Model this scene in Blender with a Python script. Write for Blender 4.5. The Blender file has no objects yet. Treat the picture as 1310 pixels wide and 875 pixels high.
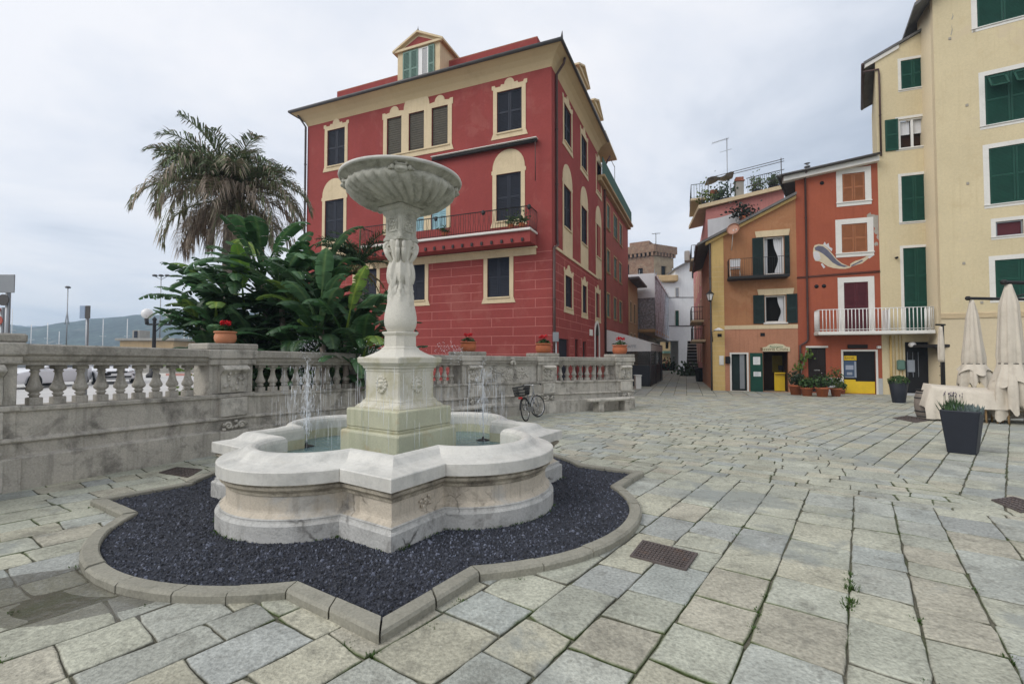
import bpy, bmesh, math, random
from mathutils import Vector, Matrix, noise
PI = math.pi
R = math.radians
rnd = random.Random(7)
S = bpy.context.scene
COL = S.collection
# camera
CAM_H, FPX, PITCH, IW, IH = 1.6, 597.3, 0.0301, 1310, 875
cP, sP = math.cos(PITCH), math.sin(PITCH)
def gz(y):
 """height of the gently falling square at distance y"""
 return -0.0194 * min(max(y, -6.0), 18.0)
def ray(px, py):
 a = (px - IW / 2) / FPX
 v = -(py - IH / 2) / FPX
 return Vector((a, cP - v * sP, sP + v * cP))
def ground_at(px, py, dz=0.0):
 r = ray(px, py)
 t = (dz - CAM_H) / (r.z + 0.0194 * r.y)
 if t < 0 or r.y * t > 18:
  t = (-0.3492 + dz - CAM_H) / r.z
 return Vector((r.x * t, r.y * t, CAM_H + r.z * t))
def level_at(px, py, z):
 r = ray(px, py)
 t = (z - CAM_H) / r.z
 return Vector((r.x * t, r.y * t, z))
def depth_at(px, py, y):
 r = ray(px, py)
 t = y / r.y
 return Vector((r.x * t, y, CAM_H + r.z * t))
class Facade:
 """a vertical plane: u runs along it, n out of it, z up"""
 def __init__(s, o, ang):
  s.o = Vector((o[0], o[1]))
  s.d = Vector((math.sin(R(ang)), math.cos(R(ang))))
  n = Vector((-s.d.y, s.d.x))
  if n.dot(-s.o) < 0:
   n = -n
  s.n = n
  s.M = Matrix(((s.d.x, n.x, 0, s.o.x), (s.d.y, n.y, 0, s.o.y), (0, 0, 1, 0), (0, 0, 0, 1)))
 def uz(s, px, py, out=0.0):
  r = ray(px, py)
  o = s.o + s.n * out
  t = o.dot(s.n) / (r.x * s.n.x + r.y * s.n.y)
  p = Vector((r.x * t, r.y * t))
  return (p - s.o).dot(s.d), CAM_H + r.z * t
 def u(s, px, py=440, out=0.0):
  return s.uz(px, py, out)[0]
 def rect(s, x0, x1, y0, y1, out=0.0):
  """pixel box (y read at its middle column) -> u0, u1, z0, z1"""
  ua, ub = s.u(x0, (y0 + y1) / 2, out), s.u(x1, (y0 + y1) / 2, out)
  um = (ua + ub) / 2
  p = s.o + s.d * um + s.n * out
  xm = IW / 2 + FPX * p.x / p.y
  z1 = s.uz(xm, y0, out)[1]
  z0 = s.uz(xm, y1, out)[1]
  return min(ua, ub), max(ua, ub), z0, z1
 def pt(s, u, n, z):
  return s.M @ Vector((u, n, z))
# mesh builder
class MB:
 def __init__(s, M=None):
  s.v, s.f, s.mi, s.sm, s.c = [], [], [], [], []
  s.M = M or Matrix.Identity(4)
  s.uv = None
  s.col = None          # current colour
  s.m = 0               # current material slot
 def add(s, vs, fs, smooth=False):
  b = len(s.v)
  M = s.M
  flip = M.to_3x3().determinant() < 0
  s.v += [M @ Vector(p) for p in vs]
  s.c += [s.col or (1, 1, 1)] * len(vs)
  for f in fs:
   q = [i + b for i in f]
   if flip:
    q.reverse()
   s.f.append(q)
   s.mi.append(s.m)
   s.sm.append(smooth)
  return b
 def box(s, x0, x1, y0, y1, z0, z1):
  if x1 < x0: x0, x1 = x1, x0
  if y1 < y0: y0, y1 = y1, y0
  if z1 < z0: z0, z1 = z1, z0
  s.add([(x0, y0, z0), (x1, y0, z0), (x1, y1, z0), (x0, y1, z0), (x0, y0, z1), (x1, y0, z1), (x1, y1, z1), (x0, y1, z1)],
    [(0, 3, 2, 1), (4, 5, 6, 7), (0, 1, 5, 4), (1, 2, 6, 5), (2, 3, 7, 6), (3, 0, 4, 7)])
 def bbox(s, x0, x1, y0, y1, z0, z1, b=0.01):
  """box with chamfered edges"""
  if x1 < x0: x0, x1 = x1, x0
  if y1 < y0: y0, y1 = y1, y0
  if z1 < z0: z0, z1 = z1, z0
  b = min(b, (x1 - x0) * .45, (y1 - y0) * .45, (z1 - z0) * .45)
  rings = []
  for (z, i) in ((z0, b), (z0 + b, 0), (z1 - b, 0), (z1, b)):
   a, c, d, e = x0 + i, x1 - i, y0 + i, y1 - i
   k = b if i == 0 else b * .6
   rings.append([(a + k, d, z), (c - k, d, z), (c, d + k, z), (c, e - k, z), (c - k, e, z), (a + k, e, z), (a, e - k, z), (a, d + k, z)])
  s.rings(rings, True, True)
 def rings(s, rings, cap0=False, cap1=False, closed=True, smooth=False):
  n = len(rings[0])
  vs = [p for r in rings for p in r]
  fs = []
  for i in range(len(rings) - 1):
   for j in range(n if closed else n - 1):
    k = (j + 1) % n
    fs.append((i * n + j, i * n + k, (i + 1) * n + k, (i + 1) * n + j))
  if cap0: fs.append(tuple(range(n - 1, -1, -1)))
  if cap1: fs.append(tuple((len(rings) - 1) * n + j for j in range(n)))
  s.add(vs, fs, smooth)
 def lathe(s, prof, seg=24, c=(0, 0, 0), cap0=True, cap1=True, smooth=True, mod=None, a0=0.0):
  rings = []
  for (r, z) in prof:
   ring = []
   for j in range(seg):
    a = a0 + 2 * PI * j / seg
    rr = r if mod is None else mod(r, z, a)
    ring.append((c[0] + rr * math.cos(a), c[1] + rr * math.sin(a), c[2] + z))
   rings.append(ring)
  s.rings(rings, cap0, cap1, True, smooth)
 def tube(s, pts, r, seg=6, cap=True, smooth=True):
  pts = [Vector(p) for p in pts]
  rs = r if isinstance(r, (list, tuple)) else [r] * len(pts)
  rings = []
  up = None
  for i, p in enumerate(pts):
   t = (pts[min(i + 1, len(pts) - 1)] - pts[max(i - 1, 0)])
   if t.length < 1e-9: t = Vector((0, 0, 1))
   t.normalize()
   if up is None:
    up = Vector((0, 0, 1)) if abs(t.z) < .9 else Vector((1, 0, 0))
   x = up.cross(t)
   if x.length < 1e-6: x = Vector((1, 0, 0)).cross(t)
   x.normalize()
   y = t.cross(x)
   up = y
   rings.append([p + (x * math.cos(2 * PI * k / seg) + y * math.sin(2 * PI * k / seg)) * rs[i] for k in range(seg)])
  s.rings(rings, cap, cap, True, smooth)
 def prism(s, poly, n0, n1):
  """polygon of (u, z) extruded along n"""
  a = sum(poly[i][0] * poly[(i + 1) % len(poly)][1] - poly[(i + 1) % len(poly)][0] * poly[i][1] for i in range(len(poly)))
  if a < 0: poly = poly[::-1]
  n = len(poly)
  if n0 > n1: n0, n1 = n1, n0
  vs = [(u, n0, z) for u, z in poly] + [(u, n1, z) for u, z in poly]
  fs = [tuple(range(n)), tuple(range(2 * n - 1, n - 1, -1))]
  for i in range(n):
   j = (i + 1) % n
   fs.append((j, i, n + i, n + j))
  s.add(vs, fs)
 def vprism(s, poly, z0, z1):
  """polygon of (x, y) extruded up"""
  a = sum(poly[i][0] * poly[(i + 1) % len(poly)][1] - poly[(i + 1) % len(poly)][0] * poly[i][1] for i in range(len(poly)))
  if a < 0: poly = poly[::-1]
  s.rings([[(x, y, z0) for x, y in poly], [(x, y, z1) for x, y in poly]], True, True)
 def ellipsoid(s, c, r, seg=10, rin=6, rot=None):
  rot = rot or Matrix.Identity(3)
  c = Vector(c)
  rings = []
  for i in range(1, rin):
   t = PI * i / rin
   rings.append([c + rot @ Vector((r[0] * math.sin(t) * math.cos(2 * PI * k / seg), r[1] * math.sin(t) * math.sin(2 * PI * k / seg), -r[2] * math.cos(t))) for k in range(seg)])
  n = len(s.v)
  s.rings(rings, True, True, True, True)
 def build(s, name, mats, parent=None, kind=None, auto=True):
  me = bpy.data.meshes.new(name)
  vs = s.v
  if parent is not None:
   inv = WM[parent.name].inverted()
   vs = [inv @ p for p in vs]
  me.from_pydata([tuple(p) for p in vs], [], s.f)
  if not isinstance(mats, (list, tuple)): mats = [mats]
  for m in mats: me.materials.append(m)
  me.polygons.foreach_set('material_index', s.mi)
  me.polygons.foreach_set('use_smooth', s.sm)
  if s.col is not None:
   at = me.color_attributes.new('tint', 'FLOAT_COLOR', 'POINT')
   flat = []
   for c in s.c: flat += [c[0], c[1], c[2], 1.0]
   at.data.foreach_set('color', flat)
  me.update()
  o = bpy.data.objects.new(name, me)
  COL.objects.link(o)
  if parent is not None:
   o.parent = parent
   WM[o.name] = WM[parent.name]
  else:
   WM[o.name] = Matrix.Identity(4)
  if kind: o['kind'] = kind
  return o
WM = {}
def thing(name, label, cat, loc=(0, 0, 0), rz=0.0, group=None):
 o = bpy.data.objects.new(name, None)
 COL.objects.link(o)
 o.empty_display_size = .2
 o.location = loc
 o.rotation_euler = (0, 0, rz)
 WM[o.name] = Matrix.Translation(Vector(loc)) @ Matrix.Rotation(rz, 4, 'Z')
 tag(o, label, cat, group)
 return o
def tag(o, label, cat, group=None):
 o['label'] = label
 o['category'] = cat
 if group: o['group'] = group
 return o
def dup(root, loc, rz=0.0, label=None, sc=1.0):
 r = root.copy()
 COL.objects.link(r)
 r.location = loc
 r.rotation_euler = (0, 0, rz)
 r.scale = (sc, sc, sc)
 if label: r['label'] = label
 for ch in [c for c in root.children]:
  c2 = ch.copy()
  COL.objects.link(c2)
  c2.parent = r
  for g in ch.children:
   d = g.copy()
   COL.objects.link(d)
   d.parent = c2
 return r
# materials
def new_mat(name):
 m = bpy.data.materials.new(name)
 m.use_nodes = True
 nt = m.node_tree
 nt.nodes.clear()
 out = nt.nodes.new('ShaderNodeOutputMaterial')
 b = nt.nodes.new('ShaderNodeBsdfPrincipled')
 nt.links.new(b.outputs[0], out.inputs[0])
 return m, nt, b
def N(nt, t, **kw):
 n = nt.nodes.new(t)
 for k, v in kw.items():
  if k.startswith('i_'):
   n.inputs[k[2:].replace('_', ' ')].default_value = v
  else:
   setattr(n, k, v)
 return n
def mixc(nt, a, b, fac, mode='MIX'):
 n = nt.nodes.new('ShaderNodeMix')
 n.data_type = 'RGBA'
 n.blend_type = mode
 n.clamp_result = False
 for sock, val in ((n.inputs[0], fac), (n.inputs[6], a), (n.inputs[7], b)):
  if hasattr(val, 'is_output') or isinstance(val, bpy.types.NodeSocket):
   nt.links.new(val, sock)
  else:
   if sock.type == 'RGBA' and len(val) == 3: val = (*val, 1)
   sock.default_value = val
 return n.outputs[2]
def ramp(nt, src, stops):
 n = nt.nodes.new('ShaderNodeValToRGB')
 el = n.color_ramp.elements
 while len(el) < len(stops): el.new(.5)
 for e, (p, c) in zip(el, stops):
  e.position = p
  e.color = (c, c, c, 1) if not isinstance(c, (tuple, list)) else (*c, 1)
 nt.links.new(src, n.inputs[0])
 return n.outputs[0]
def coords(nt, scale=(1, 1, 1), kind='Position'):
 if kind == 'Position':
  g = nt.nodes.new('ShaderNodeNewGeometry')
  src = g.outputs['Position']
 else:
  g = nt.nodes.new('ShaderNodeTexCoord')
  src = g.outputs[kind]
 mp = nt.nodes.new('ShaderNodeMapping')
 mp.inputs['Scale'].default_value = scale
 nt.links.new(src, mp.inputs[0])
 return mp.outputs[0]
def noise_tex(nt, vec, scale, detail=4, rough=.55, dist=0.0):
 n = nt.nodes.new('ShaderNodeTexNoise')
 n.inputs['Scale'].default_value = scale
 n.inputs['Detail'].default_value = detail
 n.inputs['Roughness'].default_value = rough
 n.inputs['Distortion'].default_value = dist
 nt.links.new(vec, n.inputs['Vector'])
 return n.outputs['Fac']
def bump(nt, b, h, strength=.3, dist=.01):
 n = nt.nodes.new('ShaderNodeBump')
 n.inputs['Strength'].default_value = strength
 n.inputs['Distance'].default_value = dist
 nt.links.new(h, n.inputs['Height'])
 nt.links.new(n.outputs[0], b.inputs['Normal'])
def surf(name, base, rough=.85, var=.18, vscale=1.2, stain=None, stain_amt=.5, stain_scale=2.5, stain_lo=.55, streak=0.0, streak_col=None,
   fine=.08, fscale=60, bmp=.15, bdist=.004, spec=.3, tint=False, metal=0.0, coat=0.0, kind='Position', patch=None, patch_lo=.62, cracks=0.0, crscale=2.2):
 """painted or natural surface: broad mottling, stains, vertical run marks, fine grain"""
 m, nt, b = new_mat(name)
 v = coords(nt, kind=kind)
 c = base
 if tint:
  at = nt.nodes.new('ShaderNodeVertexColor')
  at.layer_name = 'tint'
  c = mixc(nt, base, at.outputs[0], 1.0, 'MULTIPLY')
 n1 = noise_tex(nt, v, vscale, 5, .6)
 c = mixc(nt, c, ramp(nt, n1, [(.25, 1 - var), (.75, 1 + var)]), 1.0, 'MULTIPLY')
 n2 = noise_tex(nt, v, fscale, 3, .6)
 if fine:
  c = mixc(nt, c, ramp(nt, n2, [(.3, 1 - fine), (.7, 1 + fine)]), 1.0, 'MULTIPLY')
 if patch:
  np_ = noise_tex(nt, v, .55, 6, .65, .3)
  c = mixc(nt, c, patch, ramp(nt, np_, [(patch_lo, 0.0), (patch_lo + .05, .75)]))
 if stain:
  n3 = noise_tex(nt, v, stain_scale, 8, .7, .4)
  f = ramp(nt, n3, [(stain_lo, 0.0), (min(1, stain_lo + .2), stain_amt)])
  c = mixc(nt, c, stain, f)
 if streak:
  vs = coords(nt, (5, 5, .28), kind=kind)
  n4 = noise_tex(nt, vs, 1.6, 5, .65)
  f = ramp(nt, n4, [(.52, 0.0), (.72, streak)])
  c = mixc(nt, c, streak_col or tuple(x * .35 for x in base), f)
 if cracks:
  vo = nt.nodes.new('ShaderNodeTexVoronoi')
  vo.feature = 'DISTANCE_TO_EDGE'
  vo.inputs['Scale'].default_value = crscale
  wv = nt.nodes.new('ShaderNodeVectorMath')
  wv.operation = 'MULTIPLY_ADD'
  wn = nt.nodes.new('ShaderNodeTexNoise')
  wn.inputs['Scale'].default_value = crscale * 3
  wn.inputs['Detail'].default_value = 5
  nt.links.new(v, wn.inputs['Vector'])
  nt.links.new(wn.outputs['Color'], wv.inputs[0])
  wv.inputs[1].default_value = (.35 / crscale,) * 3
  nt.links.new(v, wv.inputs[2])
  nt.links.new(wv.outputs[0], vo.inputs['Vector'])
  f1 = ramp(nt, vo.outputs['Distance'], [(.004, cracks), (.03, 0.0)])
  f2 = ramp(nt, noise_tex(nt, v, crscale * .8, 3), [(.52, 0.0), (.60, 1.0)])
  mm = nt.nodes.new('ShaderNodeMath')
  mm.operation = 'MULTIPLY'
  nt.links.new(f1, mm.inputs[0])
  nt.links.new(f2, mm.inputs[1])
  c = mixc(nt, c, (.035, .03, .024), mm.outputs[0])
 nt.links.new(c, b.inputs['Base Color'])
 b.inputs['Roughness'].default_value = rough
 b.inputs['Specular IOR Level'].default_value = spec if rough < .88 else min(spec, .12)
 b.inputs['Metallic'].default_value = metal
 b.inputs['Coat Weight'].default_value = coat
 if bmp:
  add = nt.nodes.new('ShaderNodeMath')
  add.operation = 'ADD'
  nt.links.new(n2, add.inputs[0])
  nt.links.new(noise_tex(nt, v, fscale * .25, 4, .6), add.inputs[1])
  bump(nt, b, add.outputs[0], bmp, bdist)
 return m
def plain(name, base, rough=.5, metal=0.0, spec=.5, var=.06, coat=0.0):
 return surf(name, base, rough, var, 3.0, fine=.04, fscale=35, bmp=.04, bdist=.002, spec=spec, metal=metal, coat=coat, kind='Object')
# camera, light, sky
cam = bpy.data.cameras.new('camera')
cam.sensor_width = 36.0
cam.lens = FPX / IW * 36.0
cam.clip_start, cam.clip_end = .05, 9000
co = bpy.data.objects.new('camera', cam)
COL.objects.link(co)
co.location = (0, 0, CAM_H)
co.rotation_euler = (PI / 2 + PITCH, 0, 0)
S.camera = co
SUN_AZ, SUN_EL = R(-118), R(40)          # soft overcast light from the upper left
sl = bpy.data.lights.new('sun', 'SUN')
sl.energy, sl.angle, sl.color = 1.5, R(38), (1.0, .97, .93)
so = bpy.data.objects.new('sun', sl)
COL.objects.link(so)
dv = Vector((math.sin(SUN_AZ) * math.cos(SUN_EL), math.cos(SUN_AZ) * math.cos(SUN_EL), math.sin(SUN_EL)))
so.rotation_euler = dv.to_track_quat('Z', 'Y').to_euler()
so.location = dv * 60
W = bpy.data.worlds.new('World')
S.world = W
W.use_nodes = True
nt = W.node_tree
nt.nodes.clear()
wo = nt.nodes.new('ShaderNodeOutputWorld')
sky = N(nt, 'ShaderNodeTexSky', sky_type='NISHITA', sun_disc=False)
sky.sun_elevation, sky.sun_rotation = SUN_EL, SUN_AZ
b1 = N(nt, 'ShaderNodeBackground', i_Strength=.1)
nt.links.new(sky.outputs[0], b1.inputs[0])
tc = nt.nodes.new('ShaderNodeTexCoord')
sep = nt.nodes.new('ShaderNodeSeparateXYZ')
nt.links.new(tc.outputs['Generated'], sep.inputs[0])
def wmath(op, a, b=None):
 n = nt.nodes.new('ShaderNodeMath')
 n.operation = op
 for i, v in enumerate((a, b)):
  if v is None: continue
  if isinstance(v, (int, float)): n.inputs[i].default_value = v
  else: nt.links.new(v, n.inputs[i])
 return n.outputs[0]
zz = wmath('MAXIMUM', wmath('ADD', sep.outputs[2], .14), .05)
cx_, cy_ = wmath('DIVIDE', sep.outputs[0], zz), wmath('DIVIDE', sep.outputs[1], zz)
cmb = nt.nodes.new('ShaderNodeCombineXYZ')
nt.links.new(cx_, cmb.inputs[0])
nt.links.new(cy_, cmb.inputs[1])
n1 = noise_tex(nt, cmb.outputs[0], .95, 8, .55, .35)
n2 = noise_tex(nt, cmb.outputs[0], .28, 4, .5, .3)
mix_ = wmath('ADD', wmath('MULTIPLY', n1, .55), wmath('MULTIPLY', n2, .45))
# brighter veil around the hidden sun, a little darker low on the left
dt = nt.nodes.new('ShaderNodeVectorMath')
dt.operation = 'DOT_PRODUCT'
nt.links.new(tc.outputs['Generated'], dt.inputs[0])
dt.inputs[1].default_value = Vector((-.42, .62, .72)).normalized()
glow = wmath('POWER', wmath('MAXIMUM', dt.outputs['Value'], 0.0), 3.0)
lift = wmath('ADD', mix_, wmath('MULTIPLY', glow, .10))
cl = ramp(nt, lift, [(.39, (.52, .58, .68)), (.45, (.68, .73, .82)), (.505, (.86, .89, .96)), (.58, (1.0, 1.0, 1.03))])
b2 = N(nt, 'ShaderNodeBackground', i_Strength=.84)
nt.links.new(cl, b2.inputs[0])
ms = nt.nodes.new('ShaderNodeMixShader')
ms.inputs[0].default_value = .93
nt.links.new(b1.outputs[0], ms.inputs[1])
nt.links.new(b2.outputs[0], ms.inputs[2])
nt.links.new(ms.outputs[0], wo.inputs[0])
S.view_settings.view_transform = 'Standard'
S.view_settings.look = 'None'
S.view_settings.gamma = 1.0
S.view_settings.exposure = .30
S.view_settings.use_curve_mapping = False
S.cycles.use_denoising = True
S.cycles.max_bounces = 7
S.cycles.diffuse_bounces = 4
S.cycles.glossy_bounces = 3
S.cycles.transparent_max_bounces = 24
S.cycles.transmission_bounces = 4
S.cycles.volume_bounces = 1
S.cycles.caustics_reflective = False
S.cycles.caustics_refractive = False
S.cycles.sample_clamp_indirect = 6
# materials
M = {}
# paving stones: colour per stone in 'tint'
M['stone'] = surf('paving_stone', (1, 1, 1), .80, .24, 2.3, stain=(.12, .115, .095), stain_amt=.6, stain_scale=5.5, stain_lo=.515, fine=.28, fscale=42,
     bmp=.85, bdist=.010, patch=(.27, .285, .26), patch_lo=.55, streak=0, spec=.35, tint=True)
M['joint'] = surf('joint_soil', (.15, .14, .105), .95, .35, 2.5, stain=(.055, .09, .02), stain_amt=.9, stain_scale=1.5, stain_lo=.47, fine=.3, fscale=80, bmp=.6, bdist=.01)
M['asphalt'] = surf('road_asphalt', (.52, .51, .49), .9, .12, .3, stain=(.2, .2, .19), stain_amt=.4, fine=.1, bmp=.2)
M['kerbstone'] = surf('kerb_stone', (.27, .258, .21), .85, .18, 2.2, stain=(.10, .10, .075), stain_amt=.55, stain_scale=5, stain_lo=.53, fine=.15, fscale=50, bmp=.45, bdist=.006)
M['gravel'] = surf('slate_gravel', (.034, .038, .052), .75, .25, 6, stain=(.10, .105, .125), stain_amt=.55, stain_scale=1.1, stain_lo=.56, fine=.6, fscale=70, bmp=1.0, bdist=.02, spec=.4)
M['chips'] = surf('slate_chips', (1, 1, 1), .6, .2, 9, fine=.1, bmp=.1, spec=.5, tint=True)
M['marble'] = surf('rim_marble', (.60, .585, .535), .55, .12, 2.2, stain=(.33, .33, .31), stain_amt=.6, stain_scale=2.6, stain_lo=.47, fine=.05, fscale=45, streak=.35,
     streak_col=(.42, .40, .34), bmp=.2, bdist=.004, spec=.4)
M['basin'] = surf('basin_stone', (.53, .47, .38), .8, .14, 2.6, stain=(.06, .05, .04), stain_amt=.85, stain_scale=2.8, stain_lo=.54, fine=.1, fscale=50, streak=.6,
     streak_col=(.20, .17, .13), bmp=.45, bdist=.008, patch=(.45, .44, .41), patch_lo=.55, cracks=.45, crscale=3.6)
M['mould'] = surf('grimy_shaded_moulding', (.47, .42, .33), .85, .2, 2.6, stain=(.05, .042, .033), stain_amt=.8, stain_scale=3.4, stain_lo=.46, fine=.14, fscale=50, streak=.6, streak_col=(.12, .10, .08), bmp=.4, bdist=.006)  # basin stone made darker: black crust, plus shade under the slab put into the colour
M['plinth'] = surf('plinth_stone', (.46, .455, .43), .8, .16, 2.6, stain=(.10, .095, .085), stain_amt=.7, stain_scale=4.5, stain_lo=.52, fine=.14, fscale=50, streak=.4, streak_col=(.20, .19, .17), bmp=.5, bdist=.008, cracks=.8, crscale=1.7)
M['pedestal'] = surf('pedestal_marble', (.56, .535, .455), .65, .1, 2.0, stain=(.36, .33, .19), stain_amt=.75, stain_scale=3.5, stain_lo=.46, fine=.06, fscale=45, streak=.45,
      streak_col=(.40, .37, .20), bmp=.25, bdist=.005)
M['algae_step'] = surf('algae_marble', (.47, .46, .33), .55, .14, 2.4, stain=(.42, .24, .06), stain_amt=.75, stain_scale=2.6, stain_lo=.57, fine=.08, fscale=45, streak=.6,
      streak_col=(.27, .28, .17), bmp=.25, bdist=.005, spec=.5)
M['stem'] = surf('stem_marble', (.60, .575, .50), .65, .1, 2.5, stain=(.30, .27, .19), stain_amt=.45, stain_scale=5, stain_lo=.56, fine=.07, fscale=50, bmp=.3, bdist=.005)
M['bowl'] = surf('bowl_marble', (.46, .45, .385), .7, .2, 3.0, stain=(.12, .12, .085), stain_amt=.7, stain_scale=4.2, stain_lo=.48, fine=.1, fscale=50, streak=.3, streak_col=(.16, .16, .11),
     bmp=.4, bdist=.006)
M['bal'] = surf('weathered_stone', (.45, .42, .365), .88, .2, 1.8, stain=(.09, .085, .075), stain_amt=.75, stain_scale=2.8, stain_lo=.485, fine=.14, fscale=45, streak=.5,
    streak_col=(.14, .135, .115), bmp=.5, bdist=.008)
M['bal_light'] = surf('carved_stone', (.52, .49, .43), .88, .16, 2.5, stain=(.11, .105, .09), stain_amt=.7, stain_scale=3.5, stain_lo=.485, fine=.12, fscale=45, streak=.45,
      streak_col=(.18, .17, .15), bmp=.5, bdist=.008)
M['bal_dark'] = surf('rail_stone', (.355, .33, .285), .9, .2, 2.2, stain=(.07, .068, .06), stain_amt=.6, stain_scale=3.5, stain_lo=.5, fine=.16, fscale=40, streak=.4, bmp=.5, bdist=.008)
# painted walls
M['red_wall'] = surf('red_plaster', (.288, .064, .057), .92, .14, .5, stain=(.25, .055, .048), stain_amt=.7, stain_scale=.7, stain_lo=.47, fine=.06, fscale=12, streak=.6, patch=(.32, .095, .08), patch_lo=.55,
      streak_col=(.26, .06, .06), bmp=.15, bdist=.006)
M['red_wall2'] = surf('faded_red_plaster', (.36, .11, .085), .92, .14, .5, stain=(.24, .08, .065), stain_amt=.5, stain_scale=.9, stain_lo=.5, streak=.3, fine=.06, fscale=12)
M['course'] = surf('course_line', (.50, .19, .165), .92, .12, 2, fine=.05, bmp=.1)
M['cream'] = surf('cream_trim', (.64, .52, .34), .88, .09, 1.2, stain=(.42, .32, .18), stain_amt=.45, stain_scale=2.0, stain_lo=.55, streak=.25, streak_col=(.40, .30, .17), fine=.05, fscale=20, bmp=.12)
M['soffit'] = surf('ochre_cove', (.58, .45, .27), .9, .07, .8, stain=(.42, .31, .17), stain_amt=.35, stain_scale=1.4, stain_lo=.55, fine=.04, fscale=20, bmp=.08)
M['yellow_wall'] = surf('yellow_plaster', (.62, .525, .335), .92, .07, .5, stain=(.52, .40, .22), stain_amt=.4, stain_scale=1.2, stain_lo=.55, streak=.3, streak_col=(.50, .40, .23),
      fine=.05, fscale=12, bmp=.2, bdist=.006, patch=(.60, .50, .34), patch_lo=.6)
M['yellow_pale'] = surf('pale_yellow_plaster', (.60, .505, .345), .92, .06, .5, stain=(.52, .41, .25), stain_amt=.3, stain_scale=1.2, stain_lo=.57, fine=.04, fscale=12, bmp=.15)
M['orange_wall'] = surf('orange_plaster', (.385, .185, .09), .92, .12, .6, stain=(.36, .13, .07), stain_amt=.5, stain_scale=.9, stain_lo=.5, streak=.25, fine=.05, fscale=12,
      patch=(.43, .22, .115), patch_lo=.56)
M['salmon_wall'] = surf('salmon_plaster', (.45, .215, .13), .92, .12, .6, stain=(.36, .17, .10), stain_amt=.5, stain_scale=1.1, stain_lo=.5, streak=.3, fine=.06, fscale=12)
M['brick_red'] = surf('red_orange_plaster', (.35, .098, .054), .92, .12, .6, stain=(.33, .085, .05), stain_amt=.5, stain_scale=1.0, stain_lo=.5, streak=.2, fine=.05, fscale=12)
M['bare'] = surf('bare_render', (.36, .33, .28), .95, .2, 2.5, stain=(.20, .17, .14), stain_amt=.6, fine=.1, bmp=.4)
M['pink_wall'] = surf('pink_plaster', (.52, .22, .195), .92, .1, .6, stain=(.38, .16, .14), stain_amt=.4, streak=.25, fine=.05, fscale=12)
M['quoin'] = surf('ochre_quoin', (.60, .42, .17), .9, .1, 1.2, stain=(.42, .29, .12), stain_amt=.4, streak=.25, fine=.05, fscale=20)
M['white_wall'] = surf('white_plaster', (.68, .69, .70), .9, .06, .6, stain=(.48, .48, .47), stain_amt=.4, stain_scale=.8, streak=.3, streak_col=(.45, .45, .44), fine=.04, fscale=12)
M['ochre_wall'] = surf('ochre_plaster', (.47, .34, .19), .9, .12, .8, stain=(.28, .2, .12), stain_amt=.5, streak=.3, fine=.05)
M['grey_wall'] = surf('grey_plaster', (.34, .325, .29), .9, .14, .8, stain=(.18, .17, .15), stain_amt=.5, streak=.3, fine=.05)
M['brown_brick'] = surf('old_brick', (.25, .155, .105), .95, .3, 1.5, stain=(.35, .29, .21), stain_amt=.7, stain_scale=1.6, stain_lo=.5, fine=.2, fscale=8, bmp=.4, bdist=.03)
M['base_stone'] = surf('stone_base', (.42, .43, .44), .8, .12, 2, stain=(.28, .28, .29), stain_amt=.4, fine=.06)
M['tile'] = surf('roof_tile', (.34, .13, .085), .9, .2, 1.5, stain=(.18, .10, .07), stain_amt=.5, stain_scale=3, fine=.15, fscale=8, bmp=.4, bdist=.03)
M['slate'] = surf('slate_roof', (.15, .145, .14), .85, .2, 1.5, fine=.15, fscale=8, bmp=.3)
M['white_paint'] = plain('white_paint', (.74, .735, .71), .6, var=.05)
M['white_trim'] = surf('white_trim', (.70, .68, .63), .85, .06, 1.5, stain=(.5, .47, .4), stain_amt=.4, stain_scale=2, stain_lo=.55, fine=.05, fscale=20, bmp=.1)
M['navy'] = plain('dark_blue_shutter', (.016, .020, .032), .6, spec=.25, var=.2)
M['dkgreen'] = plain('dark_green_shutter', (.008, .058, .038), .6, spec=.25, var=.2)
M['blackgreen'] = plain('black_green_shutter', (.010, .024, .022), .6, spec=.25, var=.2)
M['green2'] = plain('grey_green_shutter', (.10, .19, .15), .6, var=.15)
M['turq'] = plain('turquoise_shutter', (.24, .42, .47), .6, var=.12)
M['brownshut'] = plain('brown_shutter', (.30, .105, .035), .6, var=.15)
M['maroon'] = plain('maroon_shutter', (.09, .02, .026), .7, spec=.2, var=.15)
M['slat'] = surf('rolled_blind', (.085, .075, .055), .7, .2, 3, fine=.1, kind='Object')
M['dark_in'] = plain('dark_room', (.012, .011, .010), .9)
M['brown_in'] = plain('brown_room', (.045, .022, .012), .9)
M['yellow_in'] = plain('ochre_room', (.16, .12, .018), .9)
M['wood'] = surf('raw_wood', (.42, .27, .13), .7, .15, 3, fine=.12, fscale=30, kind='Object')
M['darkdoor'] = plain('dark_door', (.018, .012, .010), .6, spec=.2, var=.15)
M['iron'] = plain('dark_iron', (.022, .021, .021), .55, .4, .5, .2)
M['grey_metal'] = plain('grey_metal', (.28, .29, .30), .45, .8, .5)
M['pipe'] = plain('copper_pipe', (.075, .038, .032), .5, .2, .5, .2)
M['gutter'] = plain('gutter', (.075, .07, .068), .5, .3, .5, .2)
M['lead'] = plain('lead_flashing', (.19, .19, .20), .6, .3)
M['terracotta'] = surf('terracotta', (.48, .20, .105), .85, .14, 4, stain=(.62, .40, .30), stain_amt=.5, stain_scale=6, stain_lo=.55, fine=.08, kind='Object', bmp=.15)
M['terracotta_red'] = surf('red_terracotta', (.40, .125, .055), .85, .16, 4, stain=(.30, .10, .05), stain_amt=.5, stain_scale=6, stain_lo=.5, fine=.08, kind='Object', bmp=.15)
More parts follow.
